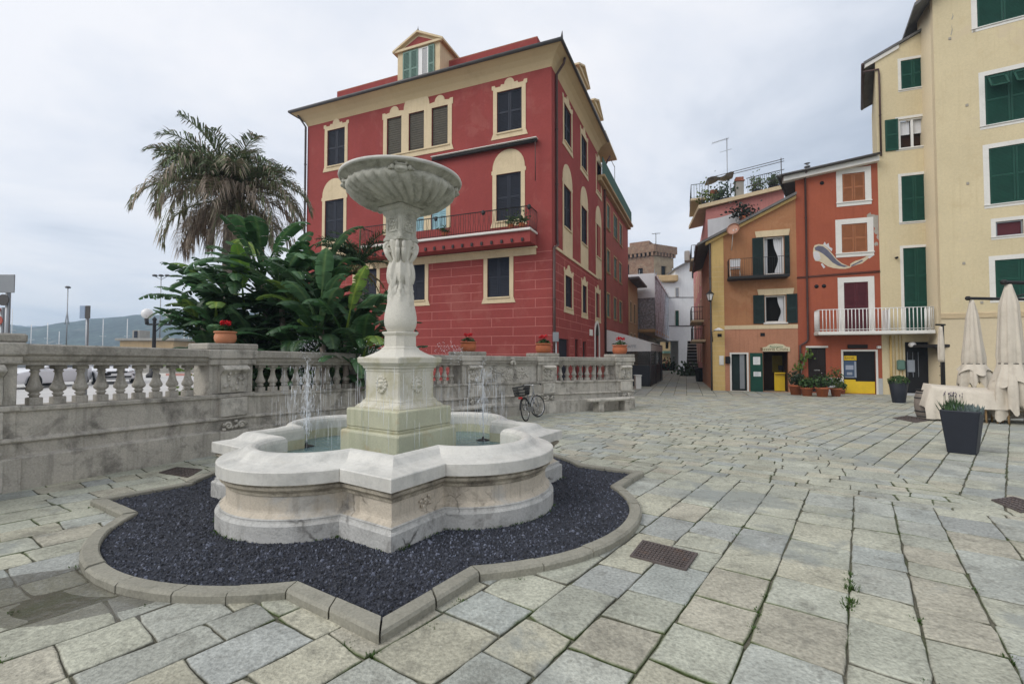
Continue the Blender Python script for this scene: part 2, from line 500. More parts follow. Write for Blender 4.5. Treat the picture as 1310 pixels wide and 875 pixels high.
M['planter'] = plain('charcoal_planter', (.020, .023, .032), .55, spec=.3, var=.12)
M['canvas'] = surf('cream_canvas', (.60, .54, .45), .9, .10, 1.5, stain=(.40, .35, .28), stain_amt=.5, stain_scale=3.5, stain_lo=.5, fine=.08, streak=.3, streak_col=(.42, .37, .30), fscale=120, bmp=.15, kind='Object')
M['sheet'] = surf('white_fabric', (.66, .66, .67), .9, .05, 1.5, fine=.04, kind='Object')
M['awning'] = surf('awning_canvas', (.68, .67, .65), .9, .07, 1.5, stain=(.4, .39, .37), stain_amt=.4, fine=.04, kind='Object')
M['barrel'] = surf('barrel_wood', (.23, .195, .165), .85, .2, 4, stain=(.10, .085, .07), stain_amt=.5, stain_scale=6, fine=.15, fscale=30, kind='Object', bmp=.3)
M['sign_cream'] = plain('sign_board', (.62, .56, .38), .7)
M['yellow_panel'] = plain('yellow_panel', (.72, .48, .012), .5, var=.08)
M['atm_blue'] = plain('atm_blue', (.05, .085, .15), .4)
M['atm_grey'] = plain('atm_grey', (.30, .33, .38), .4)
M['ink'] = plain('ink', (.012, .012, .014), .6, spec=.2)
M['red_paint'] = plain('red_paint', (.45, .02, .02), .5)
M['rubber'] = plain('rubber', (.012, .012, .012), .8)
M['chrome'] = plain('chrome', (.6, .6, .6), .2, 1.0)
M['car_white'] = plain('white_car_paint', (.74, .75, .77), .3, coat=.5, var=.02)
M['wicker'] = plain('black_basket', (.014, .015, .016), .7)
M['globe'] = plain('globe_lamp', (.75, .74, .72), .35)
M['netting'] = None
def glass_mat(name, col=(.05, .06, .07), rough=.05):
 m, nt, b = new_mat(name)
 b.inputs['Base Color'].default_value = (*col, 1)
 b.inputs['Roughness'].default_value = rough
 b.inputs['Specular IOR Level'].default_value = .6
 return m
M['glass'] = glass_mat('window_glass')
def alpha_mat(name, col, alpha, rough=.8, noise_scale=0.0, lo=.4, hi=.6):
 m, nt, b = new_mat(name)
 b.inputs['Base Color'].default_value = (*col, 1)
 b.inputs['Roughness'].default_value = rough
 b.inputs['Alpha'].default_value = alpha
 if noise_scale:
  f = noise_tex(nt, coords(nt), noise_scale, 3)
  a = ramp(nt, f, [(lo, alpha * .6), (hi, min(1, alpha * 1.3))])
  nt.links.new(a, b.inputs['Alpha'])
 return m
M['netting'] = alpha_mat('debris_netting', (.55, .60, .66), .85, .9, 6)
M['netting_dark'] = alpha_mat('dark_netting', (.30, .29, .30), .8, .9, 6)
def leaf_mat(name, rough=.45, trans=.25):
 m, nt, b = new_mat(name)
 at = nt.nodes.new('ShaderNodeVertexColor')
 at.layer_name = 'tint'
 n = noise_tex(nt, coords(nt), 7, 3)
 c = mixc(nt, at.outputs[0], ramp(nt, n, [(.3, .75), (.7, 1.25)]), 1.0, 'MULTIPLY')
 nt.links.new(c, b.inputs['Base Color'])
 b.inputs['Roughness'].default_value = rough
 b.inputs['Specular IOR Level'].default_value = .4
 tl = nt.nodes.new('ShaderNodeBsdfTranslucent')
 nt.links.new(c, tl.inputs[0])
 mx = nt.nodes.new('ShaderNodeMixShader')
 mx.inputs[0].default_value = trans
 out = [x for x in nt.nodes if x.type == 'OUTPUT_MATERIAL'][0]
 nt.links.new(b.outputs[0], mx.inputs[1])
 nt.links.new(tl.outputs[0], mx.inputs[2])
 nt.links.new(mx.outputs[0], out.inputs[0])
 return m
M['leaf'] = leaf_mat('leaf', .42, .38)
M['dryleaf'] = leaf_mat('palm_leaf', .7, .2)
M['petal'] = leaf_mat('petal', .7, .15)
def water_mat(name, col, alpha, rough=.06):
 m, nt, b = new_mat(name)
 b.inputs['Base Color'].default_value = (*col, 1)
 b.inputs['Roughness'].default_value = rough
 b.inputs['IOR'].default_value = 1.33
 b.inputs['Alpha'].default_value = alpha
 h = noise_tex(nt, coords(nt), 9, 4, .5, .6)
 bump(nt, b, h, .6 if name == 'basin_water' else .15, .03)
 return m
M['water'] = water_mat('basin_water', (.17, .27, .28), .80)
M['puddle'] = water_mat('puddle_water', (.13, .12, .095), .45, .03)
M['sea'] = water_mat('sea_water', (.06, .10, .13), 1.0, .15)
M['drop'] = alpha_mat('water_drop', (.90, .93, .97), .50, .2)
M['drip'] = alpha_mat('water_thread', (.88, .91, .95), .42, .2)
# ground sheet, road, sea, hills
gb = MB()
ys = [-60, -6, 0, 6, 12, 18, 40, 80, 300, 1500, 4000]
xs = [-4000, -400, -60, -20, 0, 20, 60, 400, 4000]
gb.rings([[(x, y, gz(y) - .017) for x in xs] for y in ys], closed=False)
gb.build('ground', M['joint'], kind='structure')
# paving -------------------------------------------------------------------
TH = R(36.7)
E1 = Vector((math.sin(TH), math.cos(TH)))
E2 = Vector((math.cos(TH), -math.sin(TH)))
FC = Vector((-1.457, 6.094))
FROT = .2046
PAL = [(.335, .335, .285), (.34, .34, .29), (.325, .33, .29), (.315, .325, .305), (.35, .342, .285), (.33, .335, .29), (.355, .34, .28), (.32, .325, .30), (.335, .335, .285), (.30, .315, .305), (.345, .325, .275)]
def clip(poly, p, n):
 """keep the part of poly on the side n of the line through p"""
 out = []
 for i in range(len(poly)):
  a, b = poly[i], poly[(i + 1) % len(poly)]
  da, db = (a - p).dot(n), (b - p).dot(n)
  if da >= 0: out.append(a)
  if (da >= 0) != (db >= 0): out.append(a + (b - a) * (da / (da - db)))
 return out
# wall foot as it bends round the square
WALL_PX = [(-130, 652.5), (0, 630.4), (140, 606), (261.6, 583), (701, 529), (817, 521.7)]
def wall_side(p):
 """>0 on the square's side of the balustrade"""
 return None
# border of the second paving field on the right, and of the far field
B1a, B1b = ground_at(985, 549).xy, ground_at(1330, 668).xy
n1_ = Vector((-(B1b - B1a).y, (B1b - B1a).x)).normalized()
if n1_.dot(ground_at(1250, 600).xy - B1a) < 0: n1_ = -n1_
B2a, B2b = ground_at(700, 577).xy, ground_at(1010, 622).xy
n2_ = Vector((-(B2b - B2a).y, (B2b - B2a).x)).normalized()
if n2_.y < 0: n2_ = -n2_
PUD = ground_at(60, 775).xy
def dip(x, y):
 d2 = ((x - PUD.x) / .62) ** 2 + ((y - PUD.y) / .42) ** 2
 return -.022 * math.exp(-d2)
JOINTS = []
def stone(mb, poly, r_):
 """one paving stone: a worn top, rounded arris and sides"""
 c = sum(poly, Vector((0, 0))) / len(poly)
 if c.y > 23:
  jit, sub = 0, 1
 elif c.y > 9:
  jit, sub = .004, 1
 else:
  jit, sub = .005, 4
 pts = []
 for i in range(len(poly)):
  a, b = poly[i], poly[(i + 1) % len(poly)]
  for k in range(sub):
   q = a.lerp(b, k / sub)
   if k == 0 and c.y < 14: q = q + (c - q).normalized() * r_.choice((.001, .003, .007, .016))
   pts.append(q + Vector((r_.uniform(-jit, jit), r_.uniform(-jit, jit))))
 if c.y < 13: JOINTS.extend(pts[::2])
 dz = r_.uniform(-.003, .003)
 tx, ty = r_.uniform(-.005, .005), r_.uniform(-.005, .005)
 base = r_.choice(PAL)
 k = r_.uniform(.90, 1.09)
 if r_.random() < .10: base = r_.choice(((.305, .315, .31), (.35, .335, .275), (.28, .285, .265)))
 mb.col = (base[0] * k * 1.15, base[1] * k * 1.15, base[2] * k * 1.08)
 g = lambda q: gz(q.y) + dz + (q.x - c.x) * tx + (q.y - c.y) * ty + dip(q.x, q.y)
 def inset(q, w):
  d = c - q
  return q + d.normalized() * min(w, d.length * .4)
 w = .016 if c.y < 12 else .02
 rings = [[(q.x, q.y, gz(q.y) - .05) for q in pts],
    [(q.x, q.y, g(q) - .009) for q in pts],
    [(*inset(q, w * .45), g(inset(q, w * .45)) - .003) for q in pts],
    [(*inset(q, w), g(inset(q, w))) for q in pts]]
 b0 = len(mb.v)
 mb.rings(rings, False, True)
 np_ = len(pts)
 for i_, q in enumerate(pts):
  ms = noise.noise((q.x * .9, q.y * .9, 3)) + .5 * noise.noise((q.x * 3.1, q.y * 3.1, 8))
  e_ = (.07, .095, .03) if ms > .12 else ((.17, .165, .13) if ms < -.2 else (.12, .12, .085))
  mb.c[b0 + i_] = mb.c[b0 + np_ + i_] = e_
  if ms > .28: mb.c[b0 + 2 * np_ + i_] = tuple((x + y) / 2 for x, y in zip(e_, mb.col))
def pave(mb, e1, e2, r0, r1, s0, s1, roww, lens, keep, r_, gap):
 t = r0
 while t < r1:
  w = r_.uniform(*roww)
  s_ = s0 + r_.uniform(0, .8)
  sp = 0
  while s_ < s1:
   L = r_.uniform(*lens)
   c = e1 * (s_ + L / 2) + e2 * (t + w / 2)
   if -1.0 < c.y < 62 and -16 < c.x < 30:
    g_ = gap * r_.uniform(.6, 1.5)
    sk = r_.uniform(-.035, .035)
    poly = [e1 * s_ + e2 * t, e1 * (s_ + L - g_) + e2 * t, e1 * (s_ + L - g_ + sk) + e2 * (t + w - g_), e1 * (s_ + sp) + e2 * (t + w - g_)]
    sp = sk
    for kk in keep:
     poly = clip(poly, *kk)
     if len(poly) < 3: break
    if len(poly) >= 3:
     ar = abs(sum(poly[i].x * poly[(i + 1) % len(poly)].y - poly[(i + 1) % len(poly)].x * poly[i].y for i in range(len(poly)))) / 2
     cc = sum(poly, Vector((0, 0))) / len(poly)
     ok = ar > .002 and (cc - FC).length > 2.3
     # only where the camera (or a step beside it) can look
     if ok and abs(cc.x) > 1.35 * cc.y + 4.5: ok = False
     if ok and cc.y > 20 and not (-4 < cc.x < 26): ok = False
     if ok: stone(mb, poly, r_)
   s_ += L
  t += w
pr = random.Random(11)
pm = MB()
pm.col = (1, 1, 1)
TH2 = R(47)
F1, F2 = Vector((math.sin(TH2), math.cos(TH2))), Vector((math.cos(TH2), -math.sin(TH2)))
pave(pm, E1, E2, -22, 14, -14, 28, (.30, .47), (.30, .66), [(B1a, -n1_), (B2a, -n2_)], pr, .006)
pave(pm, E2, -E1, -30, 8, -14, 26, (.22, .34), (.3, .7), [(B2a, n2_), (B1a - n1_ * .0, -n1_), (Vector((0, 23)), Vector((0, -1)))], pr, .009)
pave(pm, F1, F2, -17, 22, 0, 34, (.32, .44), (.4, .85), [(B1a, n1_), (Vector((0, 23)), Vector((0, -1)))], pr, .011)
pave(pm, Vector((.35, .94)).normalized(), Vector((.94, -.35)).normalized(), -22, 20, 12, 70, (.6, .8), (.9, 1.5), [(Vector((0, 23)), Vector((0, 1)))], pr, .02)
pm.build('pavement', M['stone'], kind='structure')
# road beyond the balustrade (a little higher), quay wall, sea
rb = MB()
rb.M = Matrix.Identity(4)
rb.add([(-140, 7.5, .10), (-6.5, 7.5, .10), (-4.9, 9.8, .10), (-1.2, 13.6, .10), (1.2, 15.6, -.02), (1.5, 20, -.10), (-14, 27, .1), (-30, 62, .1), (-140, 62, .1)],
  [(0, 1, 2, 3, 4, 5, 6, 7, 8)])
rb.build('road', M['asphalt'], kind='structure')
sb = MB()
sb.add([(-1400, 64, -.9), (-32, 64, -.9), (-60, 300, -.9), (-20, 2000, -.9), (-1400, 2000, -.9)], [(0, 1, 2, 3, 4)])
sb.build('sea', M['sea'], kind='structure')
def hills():
 m = surf('hill_woodland', (.042, .062, .05), .95, .5, .016, stain=(.34, .31, .27), stain_amt=.8, stain_scale=.035, stain_lo=.58, fine=.6, fscale=.13, bmp=0)
 for nm, dist, prof in (('hills', 800, [(-260, 434), (-120, 430), (0, 417), (50, 420), (100, 424), (140, 415), (185, 407), (240, 404), (300, 400), (380, 404), (470, 415), (560, 430), (660, 452)]),
       ('far_hills', 1500, [(-300, 416), (-60, 410), (0, 414), (30, 417), (100, 421), (160, 426), (230, 436), (330, 446)])):
  hb = MB()
  rows = []
  cols = []
  for i in range(len(prof) - 1):
   for k in range(10):
    t = k / 10
    px = prof[i][0] + (prof[i + 1][0] - prof[i][0]) * t
    py = prof[i][1] + (prof[i + 1][1] - prof[i][1]) * t
    cols.append((px, py))
  for j in range(12):
   f = j / 11
   row = []
   for i, (px, py) in enumerate(cols):
    p = depth_at(px, py, dist)
    hgt = (p.z + 3) * (math.sin(f * PI / 2) ** .9) - 3 + noise.noise((i * .55, j * .8, dist * .01)) * 6 * f
    dd = dist - 280 * (1 - f)
    x = p.x * (.62 + .38 * f) if False else p.x
    row.append((x, dd, hgt))
   rows.append(row)
  rows.append([(x, y + 200, z * .35 - 6) for (x, y, z) in rows[-1]])
  hb.rings(rows, closed=False, smooth=True)
  hb.build(nm, m, kind='structure')
hills()
# star-shaped plan used by kerb, gravel and basin
def star(Sd, Rl, c0, o=0.0, nl=22, rot=FROT, c=FC):
 """square (half diagonal Sd) with a round lobe on each side, moved inwards by o"""
 a = Sd / math.sqrt(2) - o
 r = Rl - o
 h = math.sqrt(max(r * r - (a - c0) ** 2, 1e-4))
 pts = []
 for k in range(4):
  th = rot + PI / 2 * k            # corner direction: (sin th, -cos th)
  cd = Vector((math.sin(th), -math.cos(th)))
  pts.append(('c', c + cd * (a * math.sqrt(2))))
  ld = Vector((math.sin(th + PI / 4), -math.cos(th + PI / 4)))      # lobe direction
  lt = Vector((math.cos(th + PI / 4), math.sin(th + PI / 4)))
  ph = math.atan2(h, a - c0)
  for i in range(nl + 1):
   q = -ph + 2 * ph * i / nl
   pts.append(('l', c + ld * (c0 + r * math.cos(q)) + lt * (r * math.sin(q))))
 return [p for _, p in pts]
KS, KR, KC, KW = 3.44, 2.05, 1.02, .125
# gravel bed
gv = MB()
inner = star(KS, KR, KC, KW)
rings = []
for f in (1.0, .8, .6, .4, .2, .02):
 rings.append([((FC + (p - FC) * f).x, (FC + (p - FC) * f).y, gz((FC + (p - FC) * f).y) + .03) for p in inner])
gv.rings(rings, False, True, smooth=True)
def inside(poly, p):
 r_ = False
 j = len(poly) - 1
 for i in range(len(poly)):
  a, b = poly[i], poly[j]
  if (a.y > p.y) != (b.y > p.y) and p.x < (b.x - a.x) * (p.y - a.y) / (b.y - a.y) + a.x: r_ = not r_
  j = i
 return r_
gravel_sheet = gv
gq = random.Random(5)
ch = MB()
ch.col = (1, 1, 1)
foot = star(2.2, .95, 1.175, 0)
near = Vector((0, 0))
cnt = 0
while cnt < 15000:
 p = Vector((FC.x + gq.uniform(-3.6, 3.6), FC.y + gq.uniform(-3.7, 2.2)))
 if gq.random() > min(1, (4.2 / max(p.length, 2)) ** 1.6): continue
 if not inside(inner, p) or inside(foot, p): continue
 s_ = gq.uniform(.006, .015)
 z = gz(p.y) + .031 + s_ * .25
 k = gq.choice((.4, .6, .8, 1, 1, 1.3, 1.8, 3.2)) * (1 + .5 * noise.noise((p.x * .8, p.y * .8, 2)))
 if gq.random() < .05: s_ *= 1.7
 ch.col = (.040 * k, .044 * k, .058 * k)
 a = gq.uniform(0, PI)
 ca, sa = math.cos(a) * s_, math.sin(a) * s_
 e = gq.uniform(.5, .9)
 h_ = s_ * gq.uniform(.4, .8)
 t1, t2 = gq.uniform(-.4, .4) * h_, gq.uniform(-.4, .4) * h_
 ch.add([(p.x + ca, p.y + sa, z - h_ * .3), (p.x - sa * e, p.y + ca * e, z - h_ * .3), (p.x - ca, p.y - sa, z - h_ * .3), (p.x + sa * e, p.y - ca * e, z - h_ * .3),
   (p.x + ca * .5, p.y + sa * .5, z + h_ + t1), (p.x - sa * e * .6, p.y + ca * e * .6, z + h_ - t2), (p.x - ca * .55, p.y - sa * .55, z + h_ - t1), (p.x + sa * e * .6, p.y - ca * e * .6, z + h_ + t2)],
   [(0, 1, 5, 4), (1, 2, 6, 5), (2, 3, 7, 6), (3, 0, 4, 7), (4, 5, 6, 7)])
 cnt += 1
# one bed: sheet + chips
gv.col = None
b0 = len(ch.v)
ch.col = (1, 1, 1)
ch.m = 1
for r_i in range(len(rings)):
 pass
ch.rings(rings, False, True, smooth=True)
ch.build('gravel_bed', [M['chips'], M['gravel']], kind='stuff')
# kerb ring of separate-looking stones in one kerb
kb = MB()
ko = star(KS, KR, KC, 0, 26)
ki = star(KS, KR, KC, KW, 26)
n = len(ko)
kr = random.Random(3)
def kerb_run(idx):
 dz = kr.uniform(-.008, .008)
 o_ = [ko[i] for i in idx]
 i_ = [ki[i] for i in idx]
 # pull the two ends together a touch so that joints show
 o_[0] = o_[0].lerp(o_[1], .035); i_[0] = i_[0].lerp(i_[1], .035)
 o_[-1] = o_[-1].lerp(o_[-2], .035); i_[-1] = i_[-1].lerp(i_[-2], .035)
 rings = []
 for a, b in zip(o_, i_):
  d = (b - a).normalized()
  g = gz(a.y) + dz
  j = kr.uniform(-.004, .004)
  rings.append([(a.x, a.y, gz(a.y) - .06), (a.x + d.x * j, a.y + d.y * j, g + .048), (a.x + d.x * .018, a.y + d.y * .018, g + .066 + j * .5),
      (b.x - d.x * .012, b.y - d.y * .012, g + .068), (b.x, b.y, g + .056), (b.x, b.y, g - .05)])
 kb.rings(rings, False, False, closed=False)
 for r_, rev in ((rings[0], True), (rings[-1], False)):
  kb.add(r_, [tuple(range(len(r_)))] if not rev else [tuple(range(len(r_) - 1, -1, -1))])
seg = n // 4
for k in range(4):
 base = k * seg
 # corner -> lobe start (straight), split in two stones; then the arc in stones of ~4 steps; then lobe end -> next corner
 def straight(i, j, parts):
  for q in range(parts):
   t0, t1 = q / parts, (q + 1) / parts
   a0, a1 = ko[i].lerp(ko[j], t0), ko[i].lerp(ko[j], t1)
   b0_, b1_ = ki[i].lerp(ki[j], t0), ki[i].lerp(ki[j], t1)
   so_, si_ = len(ko), len(ki)
   ko.append(a0); ko.append(a0.lerp(a1, .5)); ko.append(a1)
   ki.append(b0_); ki.append(b0_.lerp(b1_, .5)); ki.append(b1_)
   kerb_run([so_, so_ + 1, so_ + 2])
 straight(base, base + 1, 2)
 i = base + 1
 while i < base + 27:
  e = min(i + kr.choice((3, 4, 4, 5)), base + 27)
  if base + 27 - e < 2: e = base + 27
  kerb_run(list(range(i, e + 1)))
  i = e
 straight(base + 27, (base + seg) % n, 2)
kb.build('kerb', M['kerbstone'], kind='structure')
# the fountain
ft = thing('fountain', 'white marble fountain with a lobed star-shaped basin and a raised bowl on a carved stem', 'fountain', (FC.x, FC.y, gz(FC.y)), 0)
BS, BR, BC = 2.2, .95, 1.175
def sweep(prof, smooth=False):
 mb = MB()
 rings = [[(p.x, p.y, z) for p in star(BS, BR, BC, o, 30)] for (o, z) in prof]
 mb.rings(rings, smooth=smooth)
 return mb
sweep([(0, -.25), (0, -.1), (.001, .02), (0, .092), (.012, .108), (.026, .112), (.03, .128), (.028, .14), (.04, .147)]).build('plinth', M['plinth'], ft)
bw = sweep([(.028, .1385), (.032, .1405), (.05, .152), (.075, .168), (.088, .182), (.092, .2), (.092, .332)])
bw.build('basin_wall', M['basin'], ft)
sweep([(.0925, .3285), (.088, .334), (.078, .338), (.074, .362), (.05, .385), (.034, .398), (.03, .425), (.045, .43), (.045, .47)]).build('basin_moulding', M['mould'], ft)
rim = sweep([(.05, .448), (.0, .452), (0, .562), (.008, .571), (.05, .576), (.10, .584), (.15, .594), (.19, .612), (.215, .636), (.24, .662), (.27, .678), (.305, .682), (.338, .672), (.362, .648), (.372, .61), (.372, .50)])
rim_o = rim.build('basin_rim', M['marble'], ft)
ins = sweep([(.371, .52), (.372, .35), (.30, -.08)])
mb = MB()
p_in = star(BS, BR, BC, .30, 30)
ins.rings([[(p.x, p.y, -.08) for p in p_in], [(FC.x + (p.x - FC.x) * .1, FC.y + (p.y - FC.y) * .1, -.08) for p in p_in]], False, True)
ins.build('basin_lining', M['algae_step'], ft)
wt = MB()
p_w = star(BS, BR, BC, .3715, 30)
wt.rings([[((FC + (p - FC) * f).x, (FC + (p - FC) * f).y, .375) for p in p_w] for f in (1, .7, .4, .1)], False, True)
wt.build('water_surface', M['water'], ft)
# joints between the rim stones, at the lobe junctions: fine dark lines
jb = MB()
pts = star(BS, BR, BC, -.0015, 30)
pin = star(BS, BR, BC, .26, 30)
for k in range(4):
 for i in (k * 32 + 1, k * 32 + 31):
  a, b = pts[i], pin[i]
  d = Vector((b.y - a.y, a.x - b.x)).normalized() * .004
  jb.add([(a.x - d.x, a.y - d.y, .453), (a.x + d.x, a.y + d.y, .453), (a.x + d.x, a.y + d.y, .5665), (a.x - d.x, a.y - d.y, .5665)], [(0, 1, 2, 3)])
jb.build('rim_joint', M['bal_dark'], rim_o)
def sq_rings(prof, ch=.0, rot=FROT, c=FC):
 """square prism stack: (half diagonal, z), corners towards the viewer"""
 rings = []
 for (hd, z) in prof:
  ring = []
  for k in range(4):
   th = rot + PI / 2 * k
   d = Vector((math.sin(th), -math.cos(th)))
   t = Vector((math.cos(th), math.sin(th)))
   if ch:
    ring.append((*(c + d * (hd - ch) - t * ch), z))
    ring.append((*(c + d * (hd - ch) + t * ch), z))
   else:
    ring.append((*(c + d * hd), z))
  rings.append(ring)
 return rings
pd = MB()
pd.rings(sq_rings([(.735, .0), (.74, .655), (.732, .672), (.715, .682), (.69, .684)], .012), False, True)
pd.build('lower_step', M['algae_step'], ft)
pd = MB()
pd.rings(sq_rings([(.64, .67), (.66, .70), (.662, .715), (.64, .722), (.664, .73), (.668, .93), (.66, .944), (.64, .95)], .010), False, True)
pd.build('upper_step', M['algae_step'], ft)
pd = MB()
pd.rings(sq_rings([(.565, .948), (.565, .968), (.55, .975), (.535, .99), (.50, 1.005), (.475, 1.03), (.475, 1.042), (.45, 1.05), (.438, 1.07), (.434, 1.10), (.434, 1.40), (.444, 1.415), (.444, 1.435),
     (.47, 1.45), (.48, 1.475), (.505, 1.49), (.515, 1.505), (.54, 1.515), (.545, 1.575), (.53, 1.588)], .010), False, True)
ped = pd.build('pedestal', M['pedestal'], ft)
# carved lion-like rosette on each face
for k in range(4):
 th = FROT + PI / 4 + PI / 2 * k
 d = Vector((math.sin(th), -math.cos(th), 0))
 t = Vector((math.cos(th), math.sin(th), 0))
 base = Vector((FC.x, FC.y, 1.25)) + d * (.434 / math.sqrt(2))
 rot = Matrix((t, d, Vector((0, 0, 1)))).transposed()
 mk = MB()
 q = random.Random(20 + k)
 mk.ellipsoid(base, (.075, .03, .075), 12, 8, rot)
 mk.ellipsoid(base + Vector((0, 0, -.02)) + d * .02, (.03, .03, .03), 10, 6, rot)
 mk.ellipsoid(base + Vector((0, 0, .03)) + d * .02, (.05, .02, .014), 10, 6, rot)
 for i in range(13):
  a = 2 * PI * i / 13
  mk.ellipsoid(base + t * (.085 * math.cos(a)) + Vector((0, 0, .082 * math.sin(a))), (.026, .024, .026), 8, 6, rot)
 for i in range(7):
  a = PI + PI * i / 6
  mk.ellipsoid(base + t * (.06 * math.cos(a)) + Vector((0, 0, .07 * math.sin(a) - .03)) + d * .01, (.018, .02, .022), 8, 6, rot)
 mk.build('carved_mask', M['pedestal'], ped)
pd = MB()
pd.rings(sq_rings([(.50, 1.587), (.47, 1.60), (.42, 1.618), (.36, 1.645), (.31, 1.672), (.285, 1.69), (.285, 1.702), (.27, 1.71), (.25, 1.725), (.247, 1.86), (.262, 1.872), (.272, 1.885), (.28, 1.892), (.28, 1.908), (.265, 1.913)], .05), False, True)
pd.build('stem_base', M['stem'], ft)
def stem_mod(r, z, a):
 t = a - FROT
 if z > 2.28:
  k = min(1, (z - 2.28) / .1) * (1 if z < 2.84 else .3)
  ripple = .016 * math.cos(8 * t) + .008 * math.cos(16 * t)
  return r + k * ripple * (1.2 if z > 2.5 else .9)
 return r
prof = [(.165, 1.912), (.172, 1.93), (.178, 1.945), (.19, 1.962), (.203, 2.0), (.209, 2.05), (.207, 2.10), (.199, 2.16), (.186, 2.22), (.172, 2.28), (.160, 2.33), (.150, 2.38), (.140, 2.43), (.150, 2.44), (.138, 2.47), (.128, 2.51),
  (.122, 2.545), (.134, 2.56), (.150, 2.59), (.155, 2.63), (.155, 2.68), (.150, 2.72), (.140, 2.77), (.126, 2.81), (.115, 2.85), (.13, 2.90), (.15, 3.0), (.165, 3.07), (.17, 3.095)]
st = MB()
st.lathe(prof, 64, (FC.x, FC.y, 0), True, True, True, stem_mod)
stem_o = st.build('stem', M['stem'], ft)
# drooping carved leaves and volutes
lv = MB()
def carved_leaf(mb, ang, z0, r0, L, w, out):
 d = Vector((math.sin(ang), -math.cos(ang), 0))
 t = Vector((math.cos(ang), math.sin(ang), 0))
 rows = []
 for i in range(9):
  f = i / 8
  z = z0 - L * f
  r = r0 + out * math.sin(f * PI * .85) ** 1.3 + (.012 if f > .8 else 0)
  ww = w * (math.sin(PI * (.18 + .8 * f)) ** .7)
  row = []
  for j in range(7):
   s_ = (j - 3) / 3
   lob = 1 + .14 * math.cos(f * 22)
   rr = r + .018 * (1 - s_ * s_) - .010 * abs(s_) + (.010 if j == 3 else 0)
   p = Vector((FC.x, FC.y, 0)) + d * rr + t * (ww * s_ * lob)
   row.append((p.x, p.y, z))
  rows.append(row)
 mb.rings(rows, closed=False, smooth=True)
for k in range(4):
 carved_leaf(lv, FROT + PI / 2 * k, 2.84, .112, .30, .06, .034)
 carved_leaf(lv, FROT + PI / 4 + PI / 2 * k, 2.80, .112, .38, .06, .034)
 carved_leaf(lv, FROT + PI / 4 + PI / 2 * k, 2.55, .12, .22, .06, .022)
 carved_leaf(lv, FROT + PI / 2 * k, 2.50, .118, .22, .06, .022)
lv.build('carved_leaf', M['stem'], stem_o)
for k in range(4):
 th = FROT + PI / 2 * k
 d = Vector((math.sin(th), -math.cos(th), 0))
 t = Vector((math.cos(th), math.sin(th), 0))
 vb = MB()
 for sgn in (-1, 1):
  c = Vector((FC.x, FC.y, 3.005)) + t * (.038 * sgn) + d * .148
  pts = []
  for i in range(26):
   a = PI / 2 - i / 25 * 3.2 * PI
   rr = .066 - .052 * i / 25
   pts.append(c + d * (rr * math.cos(a)) + Vector((0, 0, rr * math.sin(a))) + t * (.012 * sgn * i / 25))
  vb.tube(pts, [.026 - .008 * i / 25 for i in range(26)], 8)
  vb.tube([c + d * .045 - Vector((0, 0, .02)), c + d * .02 - Vector((0, 0, .09)), c - d * .02 - Vector((0, 0, .16)), c - d * .05 - Vector((0, 0, .20))], [.034, .032, .024, .012], 8)
 vb.build('volute', M['stem'], stem_o)
nk = MB()
nk.rings(sq_rings([(.20, 3.085), (.235, 3.09), (.237, 3.115), (.22, 3.135), (.21, 3.16), (.207, 3.18), (.207, 3.40), (.215, 3.415), (.235, 3.435), (.25, 3.455), (.252, 3.475), (.27, 3.48), (.30, 3.50), (.302, 3.53), (.26, 3.545)], .012), True, True)
nk_o = nk.build('neck_block', M['bowl'], ft)
for k in range(4):
 pn = MB()
 th = FROT + PI / 4 + PI / 2 * k
 d = Vector((math.sin(th), -math.cos(th), 0))
 t = Vector((math.cos(th), math.sin(th), 0))
 base = Vector((FC.x, FC.y, 3.29)) + d * (.207 / math.sqrt(2))
 rot = Matrix((t, d, Vector((0, 0, 1)))).transposed()
 for (a, b, w, h_) in ((0, .085, .085, .010), (0, -.085, .085, .010)):
  pn.ellipsoid(base + t * a + Vector((0, 0, b)), (w, .012, h_), 8, 4, rot)
 for sgn in (-1, 1):
  pn.ellipsoid(base + t * (.082 * sgn), (.010, .012, .09), 8, 4, rot)
 pn.ellipsoid(base, (.03, .02, .03), 10, 6, rot)
 for i in range(6):
  a = 2 * PI * i / 6
  pn.ellipsoid(base + t * (.045 * math.cos(a)) + Vector((0, 0, .045 * math.sin(a))), (.02, .014, .02), 8, 5, rot)
 pn.build('carved_panel', M['bowl'], nk_o)
def bowl_mod(r, z, a):
 return r
def gadroon(r, z, a):
 if .26 < r < .72 and z < 3.81:
  k = min(1, (r - .26) / .2) * min(1, (3.82 - z) / .05)
  g = abs(math.sin(15 * (a + .9 * (r - .3))))
  return z + k * (.035 - .065 * g ** .55)
 return z
prof = [(.20, 3.535), (.265, 3.54), (.31, 3.547), (.36, 3.556), (.41, 3.568), (.46, 3.584), (.51, 3.604), (.56, 3.63), (.60, 3.656), (.64, 3.688), (.67, 3.718), (.69, 3.74), (.70, 3.76), (.705, 3.785), (.69, 3.805), (.665, 3.815), (.668, 3.825), (.69, 3.835), (.715, 3.85), (.735, 3.868), (.758, 3.872), (.772, 3.88),
  (.776, 3.895), (.77, 3.912), (.755, 3.918), (.70, 3.90), (.62, 3.84), (.45, 3.73), (.25, 3.66), (.06, 3.64)]
bo = MB()
bo.rings([[(FC.x + r_ * math.cos(2 * PI * j / 240), FC.y + r_ * math.sin(2 * PI * j / 240), gadroon(r_, z_, 2 * PI * j / 240)) for j in range(240)] for (r_, z_) in prof], True, True, True, True)
bowl_o = bo.build('bowl', M['bowl'], ft)
